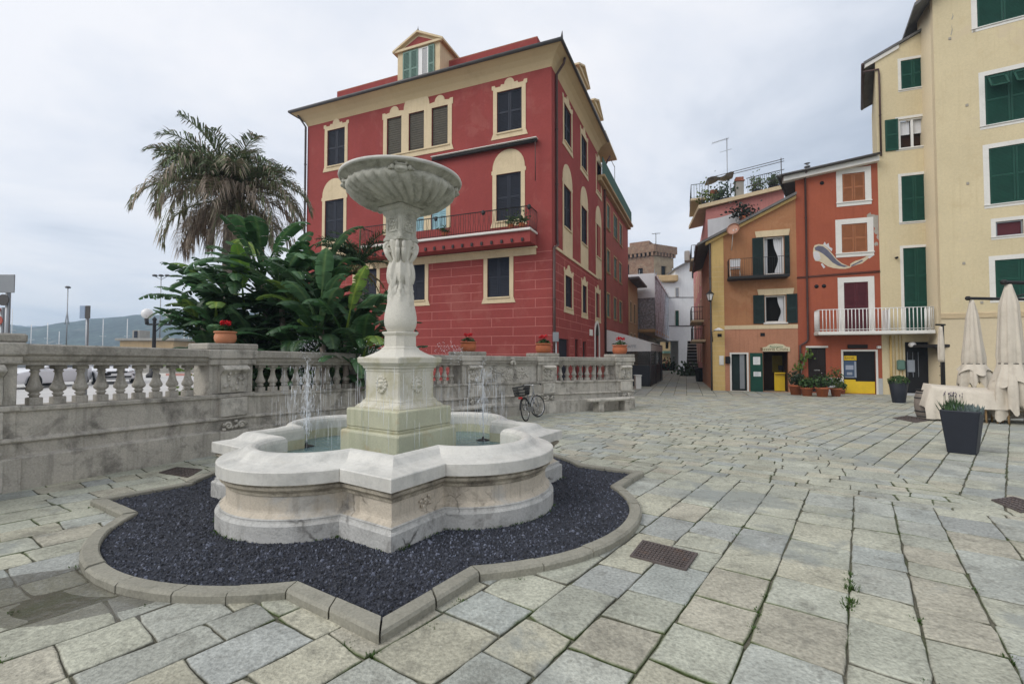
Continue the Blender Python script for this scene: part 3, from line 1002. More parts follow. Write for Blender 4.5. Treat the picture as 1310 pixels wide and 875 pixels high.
# pale worn lip
bo = MB()
bo.lathe([(.770, 3.874), (.786, 3.882), (.790, 3.897), (.782, 3.916), (.755, 3.922), (.72, 3.915)], 96, (FC.x, FC.y, 0), False, False, True)
bo.build('bowl_lip', M['marble'], bowl_o)
for k in range(4):
 th = FROT + .02 + PI / 2 * k
 d = Vector((math.sin(th), -math.cos(th), 0))
 t = Vector((math.cos(th), math.sin(th), 0))
 base = Vector((FC.x, FC.y, 3.80)) + d * .705
 rot = Matrix((t, d, Vector((0, 0, 1)))).transposed()
 mk = MB()
 mk.ellipsoid(base, (.085, .045, .055), 14, 8, rot)
 mk.ellipsoid(base + d * .03 + Vector((0, 0, -.015)), (.05, .03, .022), 12, 6, rot)
 mk.ellipsoid(base + d * .025 + Vector((0, 0, .035)), (.07, .03, .014), 12, 6, rot)
 for sgn in (-1, 1):
  mk.ellipsoid(base + t * (.10 * sgn) + Vector((0, 0, .01)), (.03, .03, .035), 10, 6, rot)
  mk.ellipsoid(base + t * (.06 * sgn) + Vector((0, 0, .06)) + d * .012, (.022, .03, .022), 10, 6, rot)
  mk.ellipsoid(base + t * (.135 * sgn) + Vector((0, 0, .0)) - d * .02, (.018, .024, .024), 8, 6, rot)
 mk.ellipsoid(base + Vector((0, 0, .085)) + d * .02, (.06, .025, .012), 10, 6, rot)
 mk.build('carved_mask', M['bowl'], bowl_o)
# a small carved coat on the near corner's wall face
mk = MB()
th = FROT + PI / 4
cn = star(BS, BR, BC, .09, 30)
a, b = cn[0], cn[1]
dd = (b - a).normalized()
nn = Vector((dd.y, -dd.x))
rot = Matrix((Vector((dd.x, dd.y, 0)), Vector((nn.x, nn.y, 0)), Vector((0, 0, 1)))).transposed()
cc = a.lerp(b, .60)
q = random.Random(2)
for i in range(16):
 mk.ellipsoid((cc.x + dd.x * q.uniform(-.09, .09), cc.y + dd.y * q.uniform(-.09, .09), .265 + q.uniform(-.05, .05)), (.022, .010, .018), 8, 5, rot)
mk.build('carved_emblem', M['basin'], ft)
# nozzles and water: rising jets, fine spray, threads falling from the pedestal's ledge
wq = random.Random(9)
def jet(cx, cy, top, spread, nd, name='water_jet'):
 nz = MB()
 nz.lathe([(.10, .33), (.11, .372), (.06, .39), (.02, .40), (.012, .43)], 14, (cx, cy, 0))
 nz.build('nozzle', M['iron'], ft)
 jb = MB()
 for i in range(3):
  a = wq.uniform(0, 2 * PI)
  r0 = wq.uniform(0, .012)
  pts = []
  zt = top * wq.uniform(.80, .98)
  for k in range(7):
   f = k / 6
   w = .004 + .012 * f
   pts.append((cx + r0 * math.cos(a) + wq.uniform(-w, w), cy + r0 * math.sin(a) + wq.uniform(-w, w), .40 + (zt - .40) * f))
  jb.tube(pts, [.004, .004, .004, .0035, .003, .003, .0015], 5)
 for i in range(nd):
  f = wq.random() ** .7
  z = .45 + (top - .45) * f
  s_ = spread * (.25 + .75 * f) * wq.gauss(0, .5)
  a = wq.uniform(0, 2 * PI)
  r_ = wq.uniform(.0015, .0036)
  jb.ellipsoid((cx + s_ * math.cos(a), cy + s_ * math.sin(a), z), (r_, r_, r_ * (wq.uniform(1, 3) if z > top - .15 else wq.uniform(4, 16))), 5, 4)
 jb.build(name, M['drop'], ft, 'stuff')
fp = level_at(392, 571, .375)
jet(fp.x, fp.y, 1.60, .30, 460)
fp = level_at(618, 563, .375)
jet(fp.x, fp.y, 1.55, .26, 340)
th_ = MB()
for (cx, cy, rad, cnt_) in ((FC.x, FC.y, .60, 0),):
 # threads along the ledge (square ring) and a curtain round it
 for i in range(120):
  k = wq.randrange(4)
  t = wq.uniform(-1, 1)
  thh = FROT + PI / 4 + PI / 2 * k
  d = Vector((math.sin(thh), -math.cos(thh)))
  tt = Vector((math.cos(thh), math.sin(thh)))
  hd = wq.choice((.56, .56, .60, .75, .9, 1.1)) / math.sqrt(2)
  p = FC + d * (hd + wq.uniform(0, .05)) + tt * (t * hd)
  z1 = wq.uniform(1.0, 1.52) if hd < .45 else wq.uniform(.75, 1.35)
  z0 = max(.38, z1 - wq.uniform(.08, .5))
  th_.tube([(p.x, p.y, z1), (p.x + wq.uniform(-.004, .004), p.y, (z0 + z1) / 2), (p.x, p.y, z0)], [.0015, .0026, .0015], 4)
th_.build('water_thread', M['drip'], ft, 'stuff')
sp = MB()
for (px, py) in ((392, 571), (618, 563)):
 p = level_at(px, py, .375)
 for i in range(110):
  x, y = p.x + wq.uniform(-.36, .36), p.y + wq.uniform(-.25, .25)
  z1 = wq.uniform(.6, 1.45)
  z0 = max(.38, z1 - wq.uniform(.06, .35))
  sp.tube([(x, y, z1), (x, y, z0)], [.0013, .0022], 4)
sp.build('water_thread', M['drip'], ft, 'stuff')
spl = MB()
for (px, py, s_) in ((570, 447, .2), (480, 447, .2), (395, 442, .16), (585, 452, .2)):
 p = depth_at(px, py, 6.3)
 for i in range(110):
  r_ = wq.uniform(.0018, .005)
  spl.ellipsoid((p.x + wq.gauss(0, s_ * .5), p.y + wq.gauss(0, .15), p.z + wq.gauss(-.02, .07)), (r_, r_, r_ * wq.uniform(1, 2)), 5, 4)
spl.build('water_spray', M['drop'], ft, 'stuff')
# balustrade: foot line as a smooth arc through measured points
Wp = [ground_at(*p).xy for p in WALL_PX]
def foot_curve():
 """parabola-like smooth curve by Catmull-Rom, sampled by arc length"""
 P = [Wp[0] + (Wp[0] - Wp[1])] + Wp + [Wp[-1] + (Wp[-1] - Wp[-2])]
 out = []
 for i in range(1, len(P) - 2):
  for k in range(24):
   t = k / 24
   a, b, c, d = P[i - 1], P[i], P[i + 1], P[i + 2]
   out.append(.5 * ((2 * b) + (-a + c) * t + (2 * a - 5 * b + 4 * c - d) * t * t + (-a + 3 * b - 3 * c + d) * t ** 3))
 out.append(P[-2])
 return out
def circle3(a, b, c):
 ax, ay, bx, by, cx, cy = *a, *b, *c
 d = 2 * (ax * (by - cy) + bx * (cy - ay) + cx * (ay - by))
 ux = ((ax * ax + ay * ay) * (by - cy) + (bx * bx + by * by) * (cy - ay) + (cx * cx + cy * cy) * (ay - by)) / d
 uy = ((ax * ax + ay * ay) * (cx - bx) + (bx * bx + by * by) * (ax - cx) + (cx * cx + cy * cy) * (bx - ax)) / d
 return Vector((ux, uy)), math.hypot(ax - ux, ay - uy)
AC, AR = circle3(ground_at(20, 627).xy, ground_at(420, 559.5).xy, ground_at(800, 523).xy)
def arc_at(px):
 """point of the wall's foot arc seen in column px"""
 k = (px - IW / 2) / FPX            # x = k*y
 # |(k y, y) - AC| = AR
 A = k * k + 1
 B = -2 * (k * AC.x + AC.y)
 C = AC.length_squared - AR * AR
 disc = max(B * B - 4 * A * C, 0)
 y = (-B - math.sqrt(disc)) / (2 * A)
 y2 = (-B + math.sqrt(disc)) / (2 * A)
 best = min((y, y2), key=lambda v: abs(v - 10) if v > 0 else 1e9)
 return Vector((k * best, best))
PIER_PX = [-30, 300, 482, 607, 702, 800]
PIER = [arc_at(p) for p in PIER_PX]
PIER.insert(0, PIER[0] + (PIER[0] - PIER[1]) * 1.0 + Vector((0, -.6)))
bal = thing('balustrade', 'long weathered stone balustrade with turned balusters, piers and a carved panel round the square', 'balustrade', (PIER[1].x, PIER[1].y, gz(PIER[1].y)))
# one baluster, placed as copies
BAL_PROF = [(.07, .0), (.07, .10), (.05, .105), (.048, .125), (.062, .135), (.064, .15), (.05, .16), (.05, .17), (.082, .195), (.092, .22), (.086, .245), (.066, .285), (.05, .345), (.042, .40), (.041, .44), (.054, .448), (.056, .462), (.042, .47),
   (.055, .485), (.082, .50), (.085, .51)]
def baluster_mesh():
 mb = MB()
 mb.bbox(-.07, .07, -.07, .07, 0, .105, .008)
 mb.lathe([p for p in BAL_PROF if .1 < p[1] < .49], 18, (0, 0, 0), True, True, True)
 mb.bbox(-.072, .072, -.072, .072, .487, .54, .008)
 return mb
proto_bal = None
RAILZ, PLZ = 1.88, 1.06           # top of rail, top of plinth above ground
BALH = 1.60 - PLZ
def seg_frame(a, b):
 d = (b - a).normalized()
 n = Vector((d.y, -d.x))        # towards the square
 if n.dot(FC - a) < 0: n = -n
 return d, n
def run_box(mb, a, b, n, prof, ext=0.0, cut=0.0):
 """sweep a (out, z) profile from a to b; z above ground"""
 d = (b - a).normalized()
 a2, b2 = a - d * ext, b + d * ext
 rings = []
 for q in (a2, b2):
  rings.append([(q.x + n.x * o, q.y + n.y * o, gz(q.y) + z) for (o, z) in prof])
 mb.rings(rings, True, True)
for s_ in range(len(PIER) - 1):
 a, b = PIER[s_], PIER[s_ + 1]
 d, n = seg_frame(a, b)
 # the measured foot is the face of the base course; wall axis lies .30 behind it
 ax = lambda t, o: a + (b - a) * t + n * o
 pl = MB()
 run_box(pl, a, b, n, [(0, -.3), (0, .40), (-.012, .415), (-.06, .43), (-.065, .445), (-.065, .58), (-.05, .595), (-.02, .61), (-.02, .625), (-.045, .65), (-.075, .665), (-.075, .98), (-.06, .995), (-.035, 1.005), (-.03, 1.05), (-.045, PLZ), (-.56, PLZ), (-.58, 1.0), (-.58, -.3)])
 pl.build('plinth', M['bal'], bal)
 rl = MB()
 run_box(rl, a, b, n, [(-.12, 1.60), (-.12, 1.64), (-.09, 1.66), (-.075, 1.69), (-.072, 1.72), (-.05, 1.735), (-.035, 1.75), (-.035, 1.86), (-.06, RAILZ), (-.54, RAILZ), (-.565, 1.86), (-.565, 1.75), (-.53, 1.73), (-.52, 1.66), (-.48, 1.64), (-.48, 1.60)])
 rl.build('rail', M['bal_dark'], bal)
 L = (b - a).length
 ph = .50
 if s_ == 4:
  # solid carved panel instead of balusters
  pn = MB()
  run_box(pn, a + d * .3, b - d * .3, n, [(-.18, PLZ - .02), (-.18, 1.62), (-.42, 1.62), (-.42, PLZ - .02)])
  pnl = pn.build('panel', M['bal_light'], bal)
  cv = MB()
  q = random.Random(31)
  mid = a.lerp(b, .5)
  rot = Matrix((Vector((d.x, d.y, 0)), Vector((n.x, n.y, 0)), Vector((0, 0, 1)))).transposed()
  def at(u, z, o=-.175):
   p = mid + d * u + n * o
   return Vector((p.x, p.y, gz(mid.y) + z))
  for sg in (-1, 1):
   # scrolls and garlands either side of a cartouche
   for (u0, z0, r0, turns) in ((.30, 1.36, .13, 2.2), (.55, 1.24, .10, 2.0), (.62, 1.46, .07, 1.8)):
    cv.tube([at(sg * (u0 + (r0 * (1 - i / 30)) * math.cos(i / 30 * turns * 2 * PI)), z0 + (r0 * (1 - i / 30)) * math.sin(i / 30 * turns * 2 * PI)) for i in range(31)], [.028 - .012 * i / 30 for i in range(31)], 6)
   cv.tube([at(sg * u, 1.52 - .14 * math.sin((u - .1) / .7 * PI)) for u in [.1 + .07 * k for k in range(11)]], .03, 6)
   for k in range(26):
    cv.ellipsoid(at(sg * q.uniform(.1, .78), q.uniform(1.12, 1.52)), (q.uniform(.02, .05), .03, q.uniform(.02, .05)), 7, 5, rot)
   cv.box(0, 0, 0, 0, 0, 0) if False else None
  cv.ellipsoid(at(0, 1.33), (.13, .06, .17), 14, 8, rot)
  cv.ellipsoid(at(0, 1.35, -.13), (.08, .04, .11), 12, 8, rot)
  for i in range(12):
   an = 2 * PI * i / 12
   cv.ellipsoid(at(.15 * math.cos(an), 1.33 + .19 * math.sin(an)), (.035, .04, .035), 7, 5, rot)
  for k in range(9):
   cv.ellipsoid(at(.02 * q.uniform(-4, 4), 1.66 + q.uniform(-.04, .2), -.03), (q.uniform(.03, .06), .05, q.uniform(.03, .06)), 7, 5, rot)
  cv.build('carved_relief', M['bal_light'], pnl)
 else:
  nb = 9 if s_ < 4 else 8
  u0, u1 = ph + .02, L - ph - .02
  step = (u1 - u0) / nb
  for k in range(nb):
   u = u0 + step * (k + .5)
   p = a + d * u - n * .30
   if proto_bal is None:
    mb = baluster_mesh()
    me_o = mb.build('baluster', M['bal'], None)
    proto_bal = me_o
    o = me_o
   else:
    o = proto_bal.copy()
    COL.objects.link(o)
   o.parent = bal
   o.location = Vector((p.x, p.y, gz(p.y) + PLZ - .002)) - Vector(bal.location)
   o.rotation_euler = (0, 0, math.atan2(d.y, d.x) + .0)
   o.scale = (1, 1, BALH / .54 * 1.003)
for s_, p in enumerate(PIER):
 if s_ == 0: continue
 a = PIER[s_ - 1]
 b = PIER[min(s_ + 1, len(PIER) - 1)]
 d, n = seg_frame(a, b)
 g = gz(p.y)
 c = p - n * .30
 Mx = Matrix(((d.x, n.x, 0, c.x), (d.y, n.y, 0, c.y), (0, 0, 1, g), (0, 0, 0, 1)))
 pb = MB(Mx)
 pb.bbox(-.43, .43, -.30, .345, -.3, .41, .015)
 pb.bbox(-.40, .40, -.30, .27, .405, .60, .01)
 pb.bbox(-.43, .43, -.33, .325, .60, .665, .02)
 pb.bbox(-.39, .39, -.30, .265, .66, 1.0, .01)
 pb.bbox(-.42, .42, -.33, .31, .995, 1.075, .02)
 pb.bbox(-.40, .40, -.29, .235, 1.07, 1.61, .012)
 pb.bbox(-.43, .43, -.33, .30, 1.60, 1.72, .02)
 pb.bbox(-.46, .46, -.35, .33, 1.715, 1.885, .02)
 pier = pb.build('pier', M['bal'], bal)
 cb = MB(Mx)
 cb.bbox(-.47, .47, -.37, .30, 1.882, 2.0, .02)
 cb.build('pier_cap', M['bal_dark'], pier)
 # scroll console on the front
 cn = MB(Mx)
 cn.bbox(-.25, .25, .22, .36, .0, .40, .01)
 cn.bbox(-.24, .24, .26, .35, .665, 1.0, .01)
 rows = []
 for k in range(22):
  f = k / 21
  z = 1.10 + .50 * f
  # S-shaped face: bulging roll at the top
  o = .27 + .05 * math.sin((1 - f) * PI * .9) * (1 - f) + (.13 * math.exp(-((f - .86) / .13) ** 2))
  row = []
  for j in range(25):
   u = -.24 + .48 * j / 24
   rp = .010 * math.cos(j / 24 * 2 * PI * 5) * (1 if .04 < f < .97 else .2)
   row.append((u, o + rp, z))
  rows.append(row)
 cn.rings(rows, closed=False, smooth=True)
 for sg in (-1, 1):
  pts = [(sg * .245, .22, 1.10), (sg * .245, .27, 1.10)] + [(sg * .245, rows[k][0][1], rows[k][0][2]) for k in range(22)] + [(sg * .245, .22, 1.60)]
  cn.add(pts, [tuple(range(len(pts)))])
 cn.add([rows[-1][0], rows[-1][24], (.24, .22, 1.60), (-.24, .22, 1.60)], [(0, 1, 2, 3)])
 q = random.Random(40 + s_)
 for k in range(18):
  cn.ellipsoid((q.uniform(-.17, .17), .315, 1.15 + .32 * q.random()), (q.uniform(.02, .04), .03, q.uniform(.025, .05)), 7, 5)
 # small scroll bracket under the pier
 for sg in (-1, 1):
  cn.tube([(sg * (.12 + .07 * (1 - i / 18) * math.cos(i / 18 * 9)), .36, .50 + .07 * (1 - i / 18) * math.sin(i / 18 * 9)) for i in range(19)], .022, 6)
 for k in range(10):
  cn.ellipsoid((q.uniform(-.22, .22), .33, .5 + q.uniform(-.07, .08)), (.04, .035, .035), 7, 5)
 cn.build('scroll_console', M['bal_light'], pier)
# terracotta pots of red geraniums on the pier caps
def leaf_disc(mb, c, r, nrm, col, nseg=7, q=None):
 nrm = Vector(nrm).normalized()
 x = nrm.orthogonal().normalized()
 y = nrm.cross(x)
 mb.col = col
 vs = [Vector(c) - nrm * r * .25]
 for k in range(nseg):
  a = 2 * PI * k / nseg
  rr = r * (1 + (.12 if k % 2 else -.08))
  vs.append(Vector(c) + x * rr * math.cos(a) + y * rr * math.sin(a))
 mb.add(vs, [(0, k + 1, (k + 1) % nseg + 1) for k in range(nseg)], True)
def geranium(label, loc, sc, seed, heads=5, clay='terracotta', nleaf=90):
 q = random.Random(seed)
 t = thing('flower_pot', label, 'flower pot', loc, q.uniform(0, 6), 'terracotta flower pots along the balustrade')
 Mx = WM[t.name] @ Matrix.Scale(sc, 4)
 pb = MB(Mx)
 pb.lathe([(.145, 0), (.175, .02), (.20, .07), (.208, .12), (.203, .17), (.188, .205), (.182, .215), (.20, .222), (.215, .228), (.216, .25), (.205, .258), (.186, .255), (.175, .22), (.02, .215)], 28, smooth=True)
 pb.build('pot', M[clay], t)
 fb = MB(Mx)
 fb.col = (1, 1, 1)
 for i in range(nleaf):
  a = q.uniform(0, 2 * PI)
  r = q.uniform(0, .19) ** 1.0
  z = .26 + q.uniform(0, .12) * (1.2 - r / .25)
  k = q.uniform(.6, 1.3)
  leaf_disc(fb, (r * math.cos(a), r * math.sin(a), z), q.uniform(.025, .045), (math.cos(a) * r * 3 + q.uniform(-.5, .5), math.sin(a) * r * 3 + q.uniform(-.5, .5), 1), (.035 * k, .085 * k, .022 * k))
 for i in range(14):
  a = q.uniform(0, 2 * PI)
  r = q.uniform(0, .1)
  fb.col = (.06, .10, .03)
  fb.tube([(r * .4 * math.cos(a), r * .4 * math.sin(a), .22), (r * math.cos(a), r * math.sin(a), .38)], .004, 4)
 fb.build('leaves', M['leaf'], t)
 hb = MB(Mx)
 hb.col = (1, 1, 1)
 for h_ in range(heads):
  a = 2 * PI * h_ / heads + q.uniform(-.4, .4)
  r = q.uniform(.03, .12)
  c = Vector((r * math.cos(a), r * math.sin(a), q.uniform(.40, .46)))
  for i in range(26):
   dv_ = Vector((q.gauss(0, 1), q.gauss(0, 1), q.gauss(.3, .8))).normalized()
   k = q.uniform(.6, 1.25)
   leaf_disc(hb, c + dv_ * q.uniform(.03, .05), q.uniform(.014, .022), dv_ + Vector((q.uniform(-.4, .4), q.uniform(-.4, .4), .2)), (.62 * k, .008 * k, .016 * k), 5)
 hb.build('flowers', M['petal'], t)
 return t
POT_LAB = ['pale terracotta pot of red geraniums on the pier before the banana-leaved plants', 'terracotta flower pot half hidden behind the fountain stem', 'terracotta flower pot on the pier just right of the fountain pedestal',
   'terracotta flower pot above the parked bicycle', 'terracotta flower pot on the end pier in front of the cafe awning']
for i in range(5):
 p = PIER[i + 2]
 a, b = PIER[i + 1], PIER[min(i + 3, len(PIER) - 1)]
 d, n = seg_frame(a, b)
 c = p - n * .30
 geranium(POT_LAB[i], (c.x, c.y, gz(p.y) + 2.0), (.90, 1.08, 1.15, 1.28, 1.32)[i], 50 + i, (6, 6, 4, 5, 4)[i], 'terracotta' if i == 0 else 'terracotta_red', (90, 70, 60, 80, 60)[i])
# stone benches against the wall
def bench(label, p, ang, L):
 t = thing('stone_bench', label, 'bench', (p.x, p.y, gz(p.y)), ang, 'stone benches along the balustrade')
 sb_ = MB(WM[t.name])
 rings = []
 n_ = 28
 hw, hl = .21, L / 2
 for (ins_, z) in ((.05, .36), (.01, .375), (0, .40), (0, .435), (.02, .455), (.07, .46)):
  ring = []
  for k in range(n_):
   a = 2 * PI * k / n_
   cx_ = math.copysign(abs(math.cos(a)) ** .45, math.cos(a))
   sy_ = math.copysign(abs(math.sin(a)) ** .6, math.sin(a))
   ring.append((cx_ * (hl - ins_), sy_ * (hw - ins_), z))
  rings.append(ring)
 sb_.rings(rings, True, True, smooth=False)
 sb_.build('seat', M['bal_light'], t)
 for sg in (-1, 1):
  lb = MB(WM[t.name])
  lb.bbox(sg * L * .28 - .11, sg * L * .28 + .11, -.17, .17, -.03, .30, .015)
  lb.bbox(sg * L * .28 - .14, sg * L * .28 + .14, -.19, .19, .295, .362, .02)
  lb.build('leg', M['bal'], t)
p1, p2 = ground_at(761, 531).xy, ground_at(797, 528).xy
dv2 = (p2 - p1).normalized()
mid = (p1 + p2) / 2
d, n = seg_frame(PIER[5], PIER[6])
bench('pale stone bench with two block legs below the last bay of the balustrade', arc_at(772) + n * .42, math.atan2(d.y, d.x), 2.05)
d, n = seg_frame(PIER[3], PIER[4])
q_ = arc_at(585)
bench('pale stone bench partly hidden behind the fountain basin', q_ + n * .42, math.atan2(d.y, d.x), 2.1)
# bicycle leaning at the wall
rearP, frontP = ground_at(669, 540).xy, ground_at(693, 532.5).xy
dirb = (frontP - rearP).normalized()
midb = (rearP + frontP) / 2
bk = thing('bicycle', 'silver city bicycle with a black rear basket and red reflector leaning at the balustrade', 'bicycle', (midb.x, midb.y, gz(midb.y)), math.atan2(dirb.y, dirb.x))
lean = Matrix.Rotation(R(-7), 4, 'X')
BM = WM[bk.name] @ lean
WB = .54
WRd = .335
def wheel(x, steer, name):
 Mw = BM @ Matrix.Translation((x, 0, WRd)) @ Matrix.Rotation(steer, 4, 'Z')
 def ring(r, tr, seg=36):
  mb = MB(Mw)
  rings = []
  for i in range(seg):
   a = 2 * PI * i / seg
   rings.append([((r + tr * math.cos(b)) * math.cos(a), tr * math.sin(b), (r + tr * math.cos(b)) * math.sin(a)) for b in [2 * PI * k / 8 for k in range(8)]])
  rings.append(rings[0])
  mb.rings(rings, smooth=True)
  return mb
 w = ring(WRd - .018, .019)
 w_o = w.build(name, M['rubber'], bk)
 r_ = ring(WRd - .042, .010)
 r_.tube([(0, -.04, 0), (0, .04, 0)], .022, 8)
 r_.build('rim', M['chrome'], w_o)
 sp_ = MB(Mw)
 for i in range(28):
  a = 2 * PI * i / 28
  sp_.tube([(.02 * math.cos(a + 1), (.02 if i % 2 else -.02), .02 * math.sin(a + 1)), ((WRd - .045) * math.cos(a), 0, (WRd - .045) * math.sin(a))], .0016, 3, False)
 sp_.build('spokes', M['chrome'], w_o)
wheel(-WB, 0, 'wheel')
wheel(WB, R(-22), 'wheel')
fr = MB(BM)
bb, seat, head, headb = (-.08, 0, .29), (-.20, 0, .78), (.33, 0, .80), (.37, 0, .62)
ra, fa = (-WB, 0, WRd), (WB, 0, WRd)
fr.tube([bb, seat], .017, 8)
fr.tube([bb, headb], .02, 8)
fr.tube([(-.12, 0, .45), head], .018, 8)
fr.tube([head, headb], .02, 8)
for sg in (-1, 1):
 fr.tube([ra, (bb[0], sg * .03, bb[2])], .010, 6)
 fr.tube([(ra[0], sg * .05, ra[2]), (seat[0] + .02, sg * .02, .70)], .009, 6)
fr.build('frame', M['grey_metal'], bk)
fk = MB(BM)
for sg in (-1, 1):
 fk.tube([(.375, sg * .05, .62), (.42, sg * .055, .5), (WB, sg * .05, WRd)], .011, 6)
fk.tube([headb, head, (.31, 0, .93), (.34, 0, .99)], .013, 8)
fk.build('fork', M['grey_metal'], bk)
hb = MB(BM)
hb.tube([(.22, -.29, 1.00), (.30, -.22, 1.03), (.35, -.05, 1.0), (.35, .05, 1.0), (.30, .22, 1.03), (.22, .29, 1.0)], .011, 8)
hnd = hb.build('handlebar', M['chrome'], bk)
for sg in (-1, 1):
 gb_ = MB(BM)
 gb_.tube([(.26, sg * .255, 1.02), (.16, sg * .32, .985)], .018, 8)
 gb_.build('grip', M['rubber'], hnd)
sd = MB(BM)
sd.ellipsoid((-.26, 0, .93), (.15, .09, .04), 14, 8)
sd.ellipsoid((-.14, 0, .925), (.12, .035, .03), 12, 8)
sd.tube([seat, (-.215, 0, .91)], .012, 8)
sd.build('saddle', M['rubber'], bk)
for (x, a0, a1, nm) in ((-WB, 20, 175, 'mudguard'), (WB, 45, 165, 'mudguard')):
 mg = MB(BM)
 rows = []
 for i in range(18):
  a = R(a0 + (a1 - a0) * i / 17)
  r_ = WRd + .022
  rows.append([(x + r_ * math.cos(a), w, WRd + r_ * math.sin(a) - abs(w) * .3) for w in (-.028, -.014, 0, .014, .028)])
 mg.rings(rows, closed=False, smooth=True)
 mg.build(nm, M['chrome'] if x > 0 else M['rubber'], bk)
cg = MB(BM)
cg.prism([(-.52, .30), (-.5, .40), (-.1, .385), (.03, .34), (.03, .25), (-.08, .20), (-.2, .23)], -.07, -.055)
cg.build('chain_guard', M['grey_metal'], bk)
ck = MB(BM)
ck.tube([(-.08, -.09, .29), (-.04, -.10, .13)], .010, 6)
ck.tube([(-.08, .07, .29), (-.12, .10, .45)], .010, 6)
ck.bbox(-.09, .01, -.2, -.10, .115, .14, .005)
ck.bbox(-.17, -.07, .10, .2, .44, .465, .005)
ck.build('crank', M['iron'], bk)
ca = MB(BM)
for sg in (-1, 1):
 ca.tube([(-.78, sg * .05, .735), (-.25, sg * .05, .74)], .007, 6)
 ca.tube([(-.62, sg * .05, .735), (-WB, sg * .055, WRd)], .006, 6)
ca.build('carrier', M['iron'], bk)
ba = MB(BM)
x0, x1, y0, y1, z0, z1 = -.86, -.42, -.19, .19, .75, 1.0
for z, o in ((z0, .04), (z0 + .08, .027), (z0 + .16, .013), (z1, 0)):
 ba.tube([(x0 + o, y0 + o, z), (x1 - o, y0 + o, z), (x1 - o, y1 - o, z), (x0 + o, y1 - o, z), (x0 + o, y0 + o, z)], .007 if z < z1 else .011, 5)
for k in range(12):
 f = k / 11
 for (xa, ya, xb, yb) in ((x0 + (x1 - x0) * f, y0, x0 + .04 + (x1 - x0 - .08) * f, y0 + .04), (x0 + (x1 - x0) * f, y1, x0 + .04 + (x1 - x0 - .08) * f, y1 - .04),
        (x0, y0 + (y1 - y0) * f, x0 + .04, y0 + .04 + (y1 - y0 - .08) * f), (x1, y0 + (y1 - y0) * f, x1 - .04, y0 + .04 + (y1 - y0 - .08) * f)):
  ba.tube([(xa, ya, z1), (xb, yb, z0)], .006, 4)
ba.bbox(x0 + .04, x1 - .04, y0 + .04, y1 - .04, z0 - .005, z0 + .012, .004)
ba.build('basket', M['wicker'], bk)
rf = MB(BM)
rf.bbox(-.81, -.785, -.06, .06, .66, .72, .006)
rf.build('reflector', M['red_paint'], bk)
# iron covers in the paving
def cover(label, px4, ribs):
 ps = [ground_at(*p) for p in px4]
 c = sum(ps, Vector()) / 4
 t = thing('drain_cover', label, 'drain cover', tuple(c), 0, 'iron drain covers in the paving')
 up = .014
 fb = MB()
 def lift(p, z): return (p.x, p.y, p.z + z)
 inn = [p.lerp(c, .09) for p in ps]
 fb.rings([[lift(p, -.04) for p in ps], [lift(p, up) for p in ps], [lift(p, up) for p in inn], [lift(p, up - .006) for p in inn]], False, True)
 fo = fb.build('frame', M['rust'], t)
 pb = MB()
 for i in range(ribs):
  for j in range(ribs // 2 + 1):
   u, v = (i + .5) / ribs, (j + .5) / (ribs // 2 + 1)
   q = [inn[0].lerp(inn[1], uu).lerp(inn[3].lerp(inn[2], uu), vv) for uu, vv in ((u - .35 / ribs, v - .25 / (ribs // 2 + 1)), (u + .35 / ribs, v - .25 / (ribs // 2 + 1)), (u + .35 / ribs, v + .25 / (ribs // 2 + 1)), (u - .35 / ribs, v + .25 / (ribs // 2 + 1)))]
   pb.rings([[lift(p, up - .008) for p in q], [lift(p, up + .003) for p in q]], False, True)
 pb.build('plate', M['rust'], t)
M['rust'] = surf('rusty_iron', (.115, .095, .088), .7, .25, 6, stain=(.17, .09, .05), stain_amt=.6, stain_scale=9, fine=.15, bmp=.2, metal=.2)
cover('rectangular rusty drain cover beside the kerb, right of the fountain', [(806, 712), (878, 730), (893, 709), (822, 692)], 14)
cover('rusty drain cover at the foot of the balustrade, left of the fountain', [(203, 605), (240, 611), (259, 601), (226, 598)], 8)
cover('rusty drain cover at the right edge of the paving', [(1268, 640), (1306, 656), (1345, 650), (1296, 636)], 8)
cover('small drain cover in front of the cafe planter', [(1142, 535), (1172, 541), (1192, 537), (1160, 532)], 8)
# puddle, moss and weeds in the joints
pu = MB()
pl_ = []
for k in range(40):
 a = 2 * PI * k / 40
 rr = 1 + .18 * noise.noise((math.cos(a) * 1.7, math.sin(a) * 1.7, 4))
 pl_.append((PUD.x + .98 * rr * math.cos(a), PUD.y + .68 * rr * math.sin(a)))
pu.rings([[(x, y, gz(PUD.y) - .0085) for x, y in pl_], [(PUD.x, PUD.y, gz(PUD.y) - .0085)] * 40])
pu.build('puddle', M['puddle'], kind='structure')
wd = MB()
wd.col = (1, 1, 1)
wq = random.Random(77)
def snap(p):
 return min(JOINTS, key=lambda q: (q - p).length_squared)
def tuft(mb, p, h, n_, spread, dz=-.02):
 for i in range(n_):
  a = wq.uniform(0, 2 * PI)
  r0 = wq.uniform(0, spread)
  b = Vector((p.x + r0 * math.cos(a), p.y + r0 * math.sin(a), gz(p.y) + dz))
  hh = .6 * h * wq.uniform(.5, 1.2)
  ln = wq.uniform(.2, .8) * hh
  aa = a + wq.uniform(-.6, .6)
  tip = b + Vector((ln * math.cos(aa), ln * math.sin(aa), hh))
  mid_ = b.lerp(tip, .55) + Vector((0, 0, hh * .15))
  w = wq.uniform(.002, .005) * (1 + h * 6)
  s_ = Vector((-math.sin(aa), math.cos(aa), 0)) * w
  k = wq.uniform(.6, 1.4)
  mb.col = (.060 * k, .115 * k, .024 * k)
  mb.add([b - s_, b + s_, mid_ + s_ * .8, mid_ - s_ * .8, tip], [(0, 1, 2, 3), (3, 2, 4)])
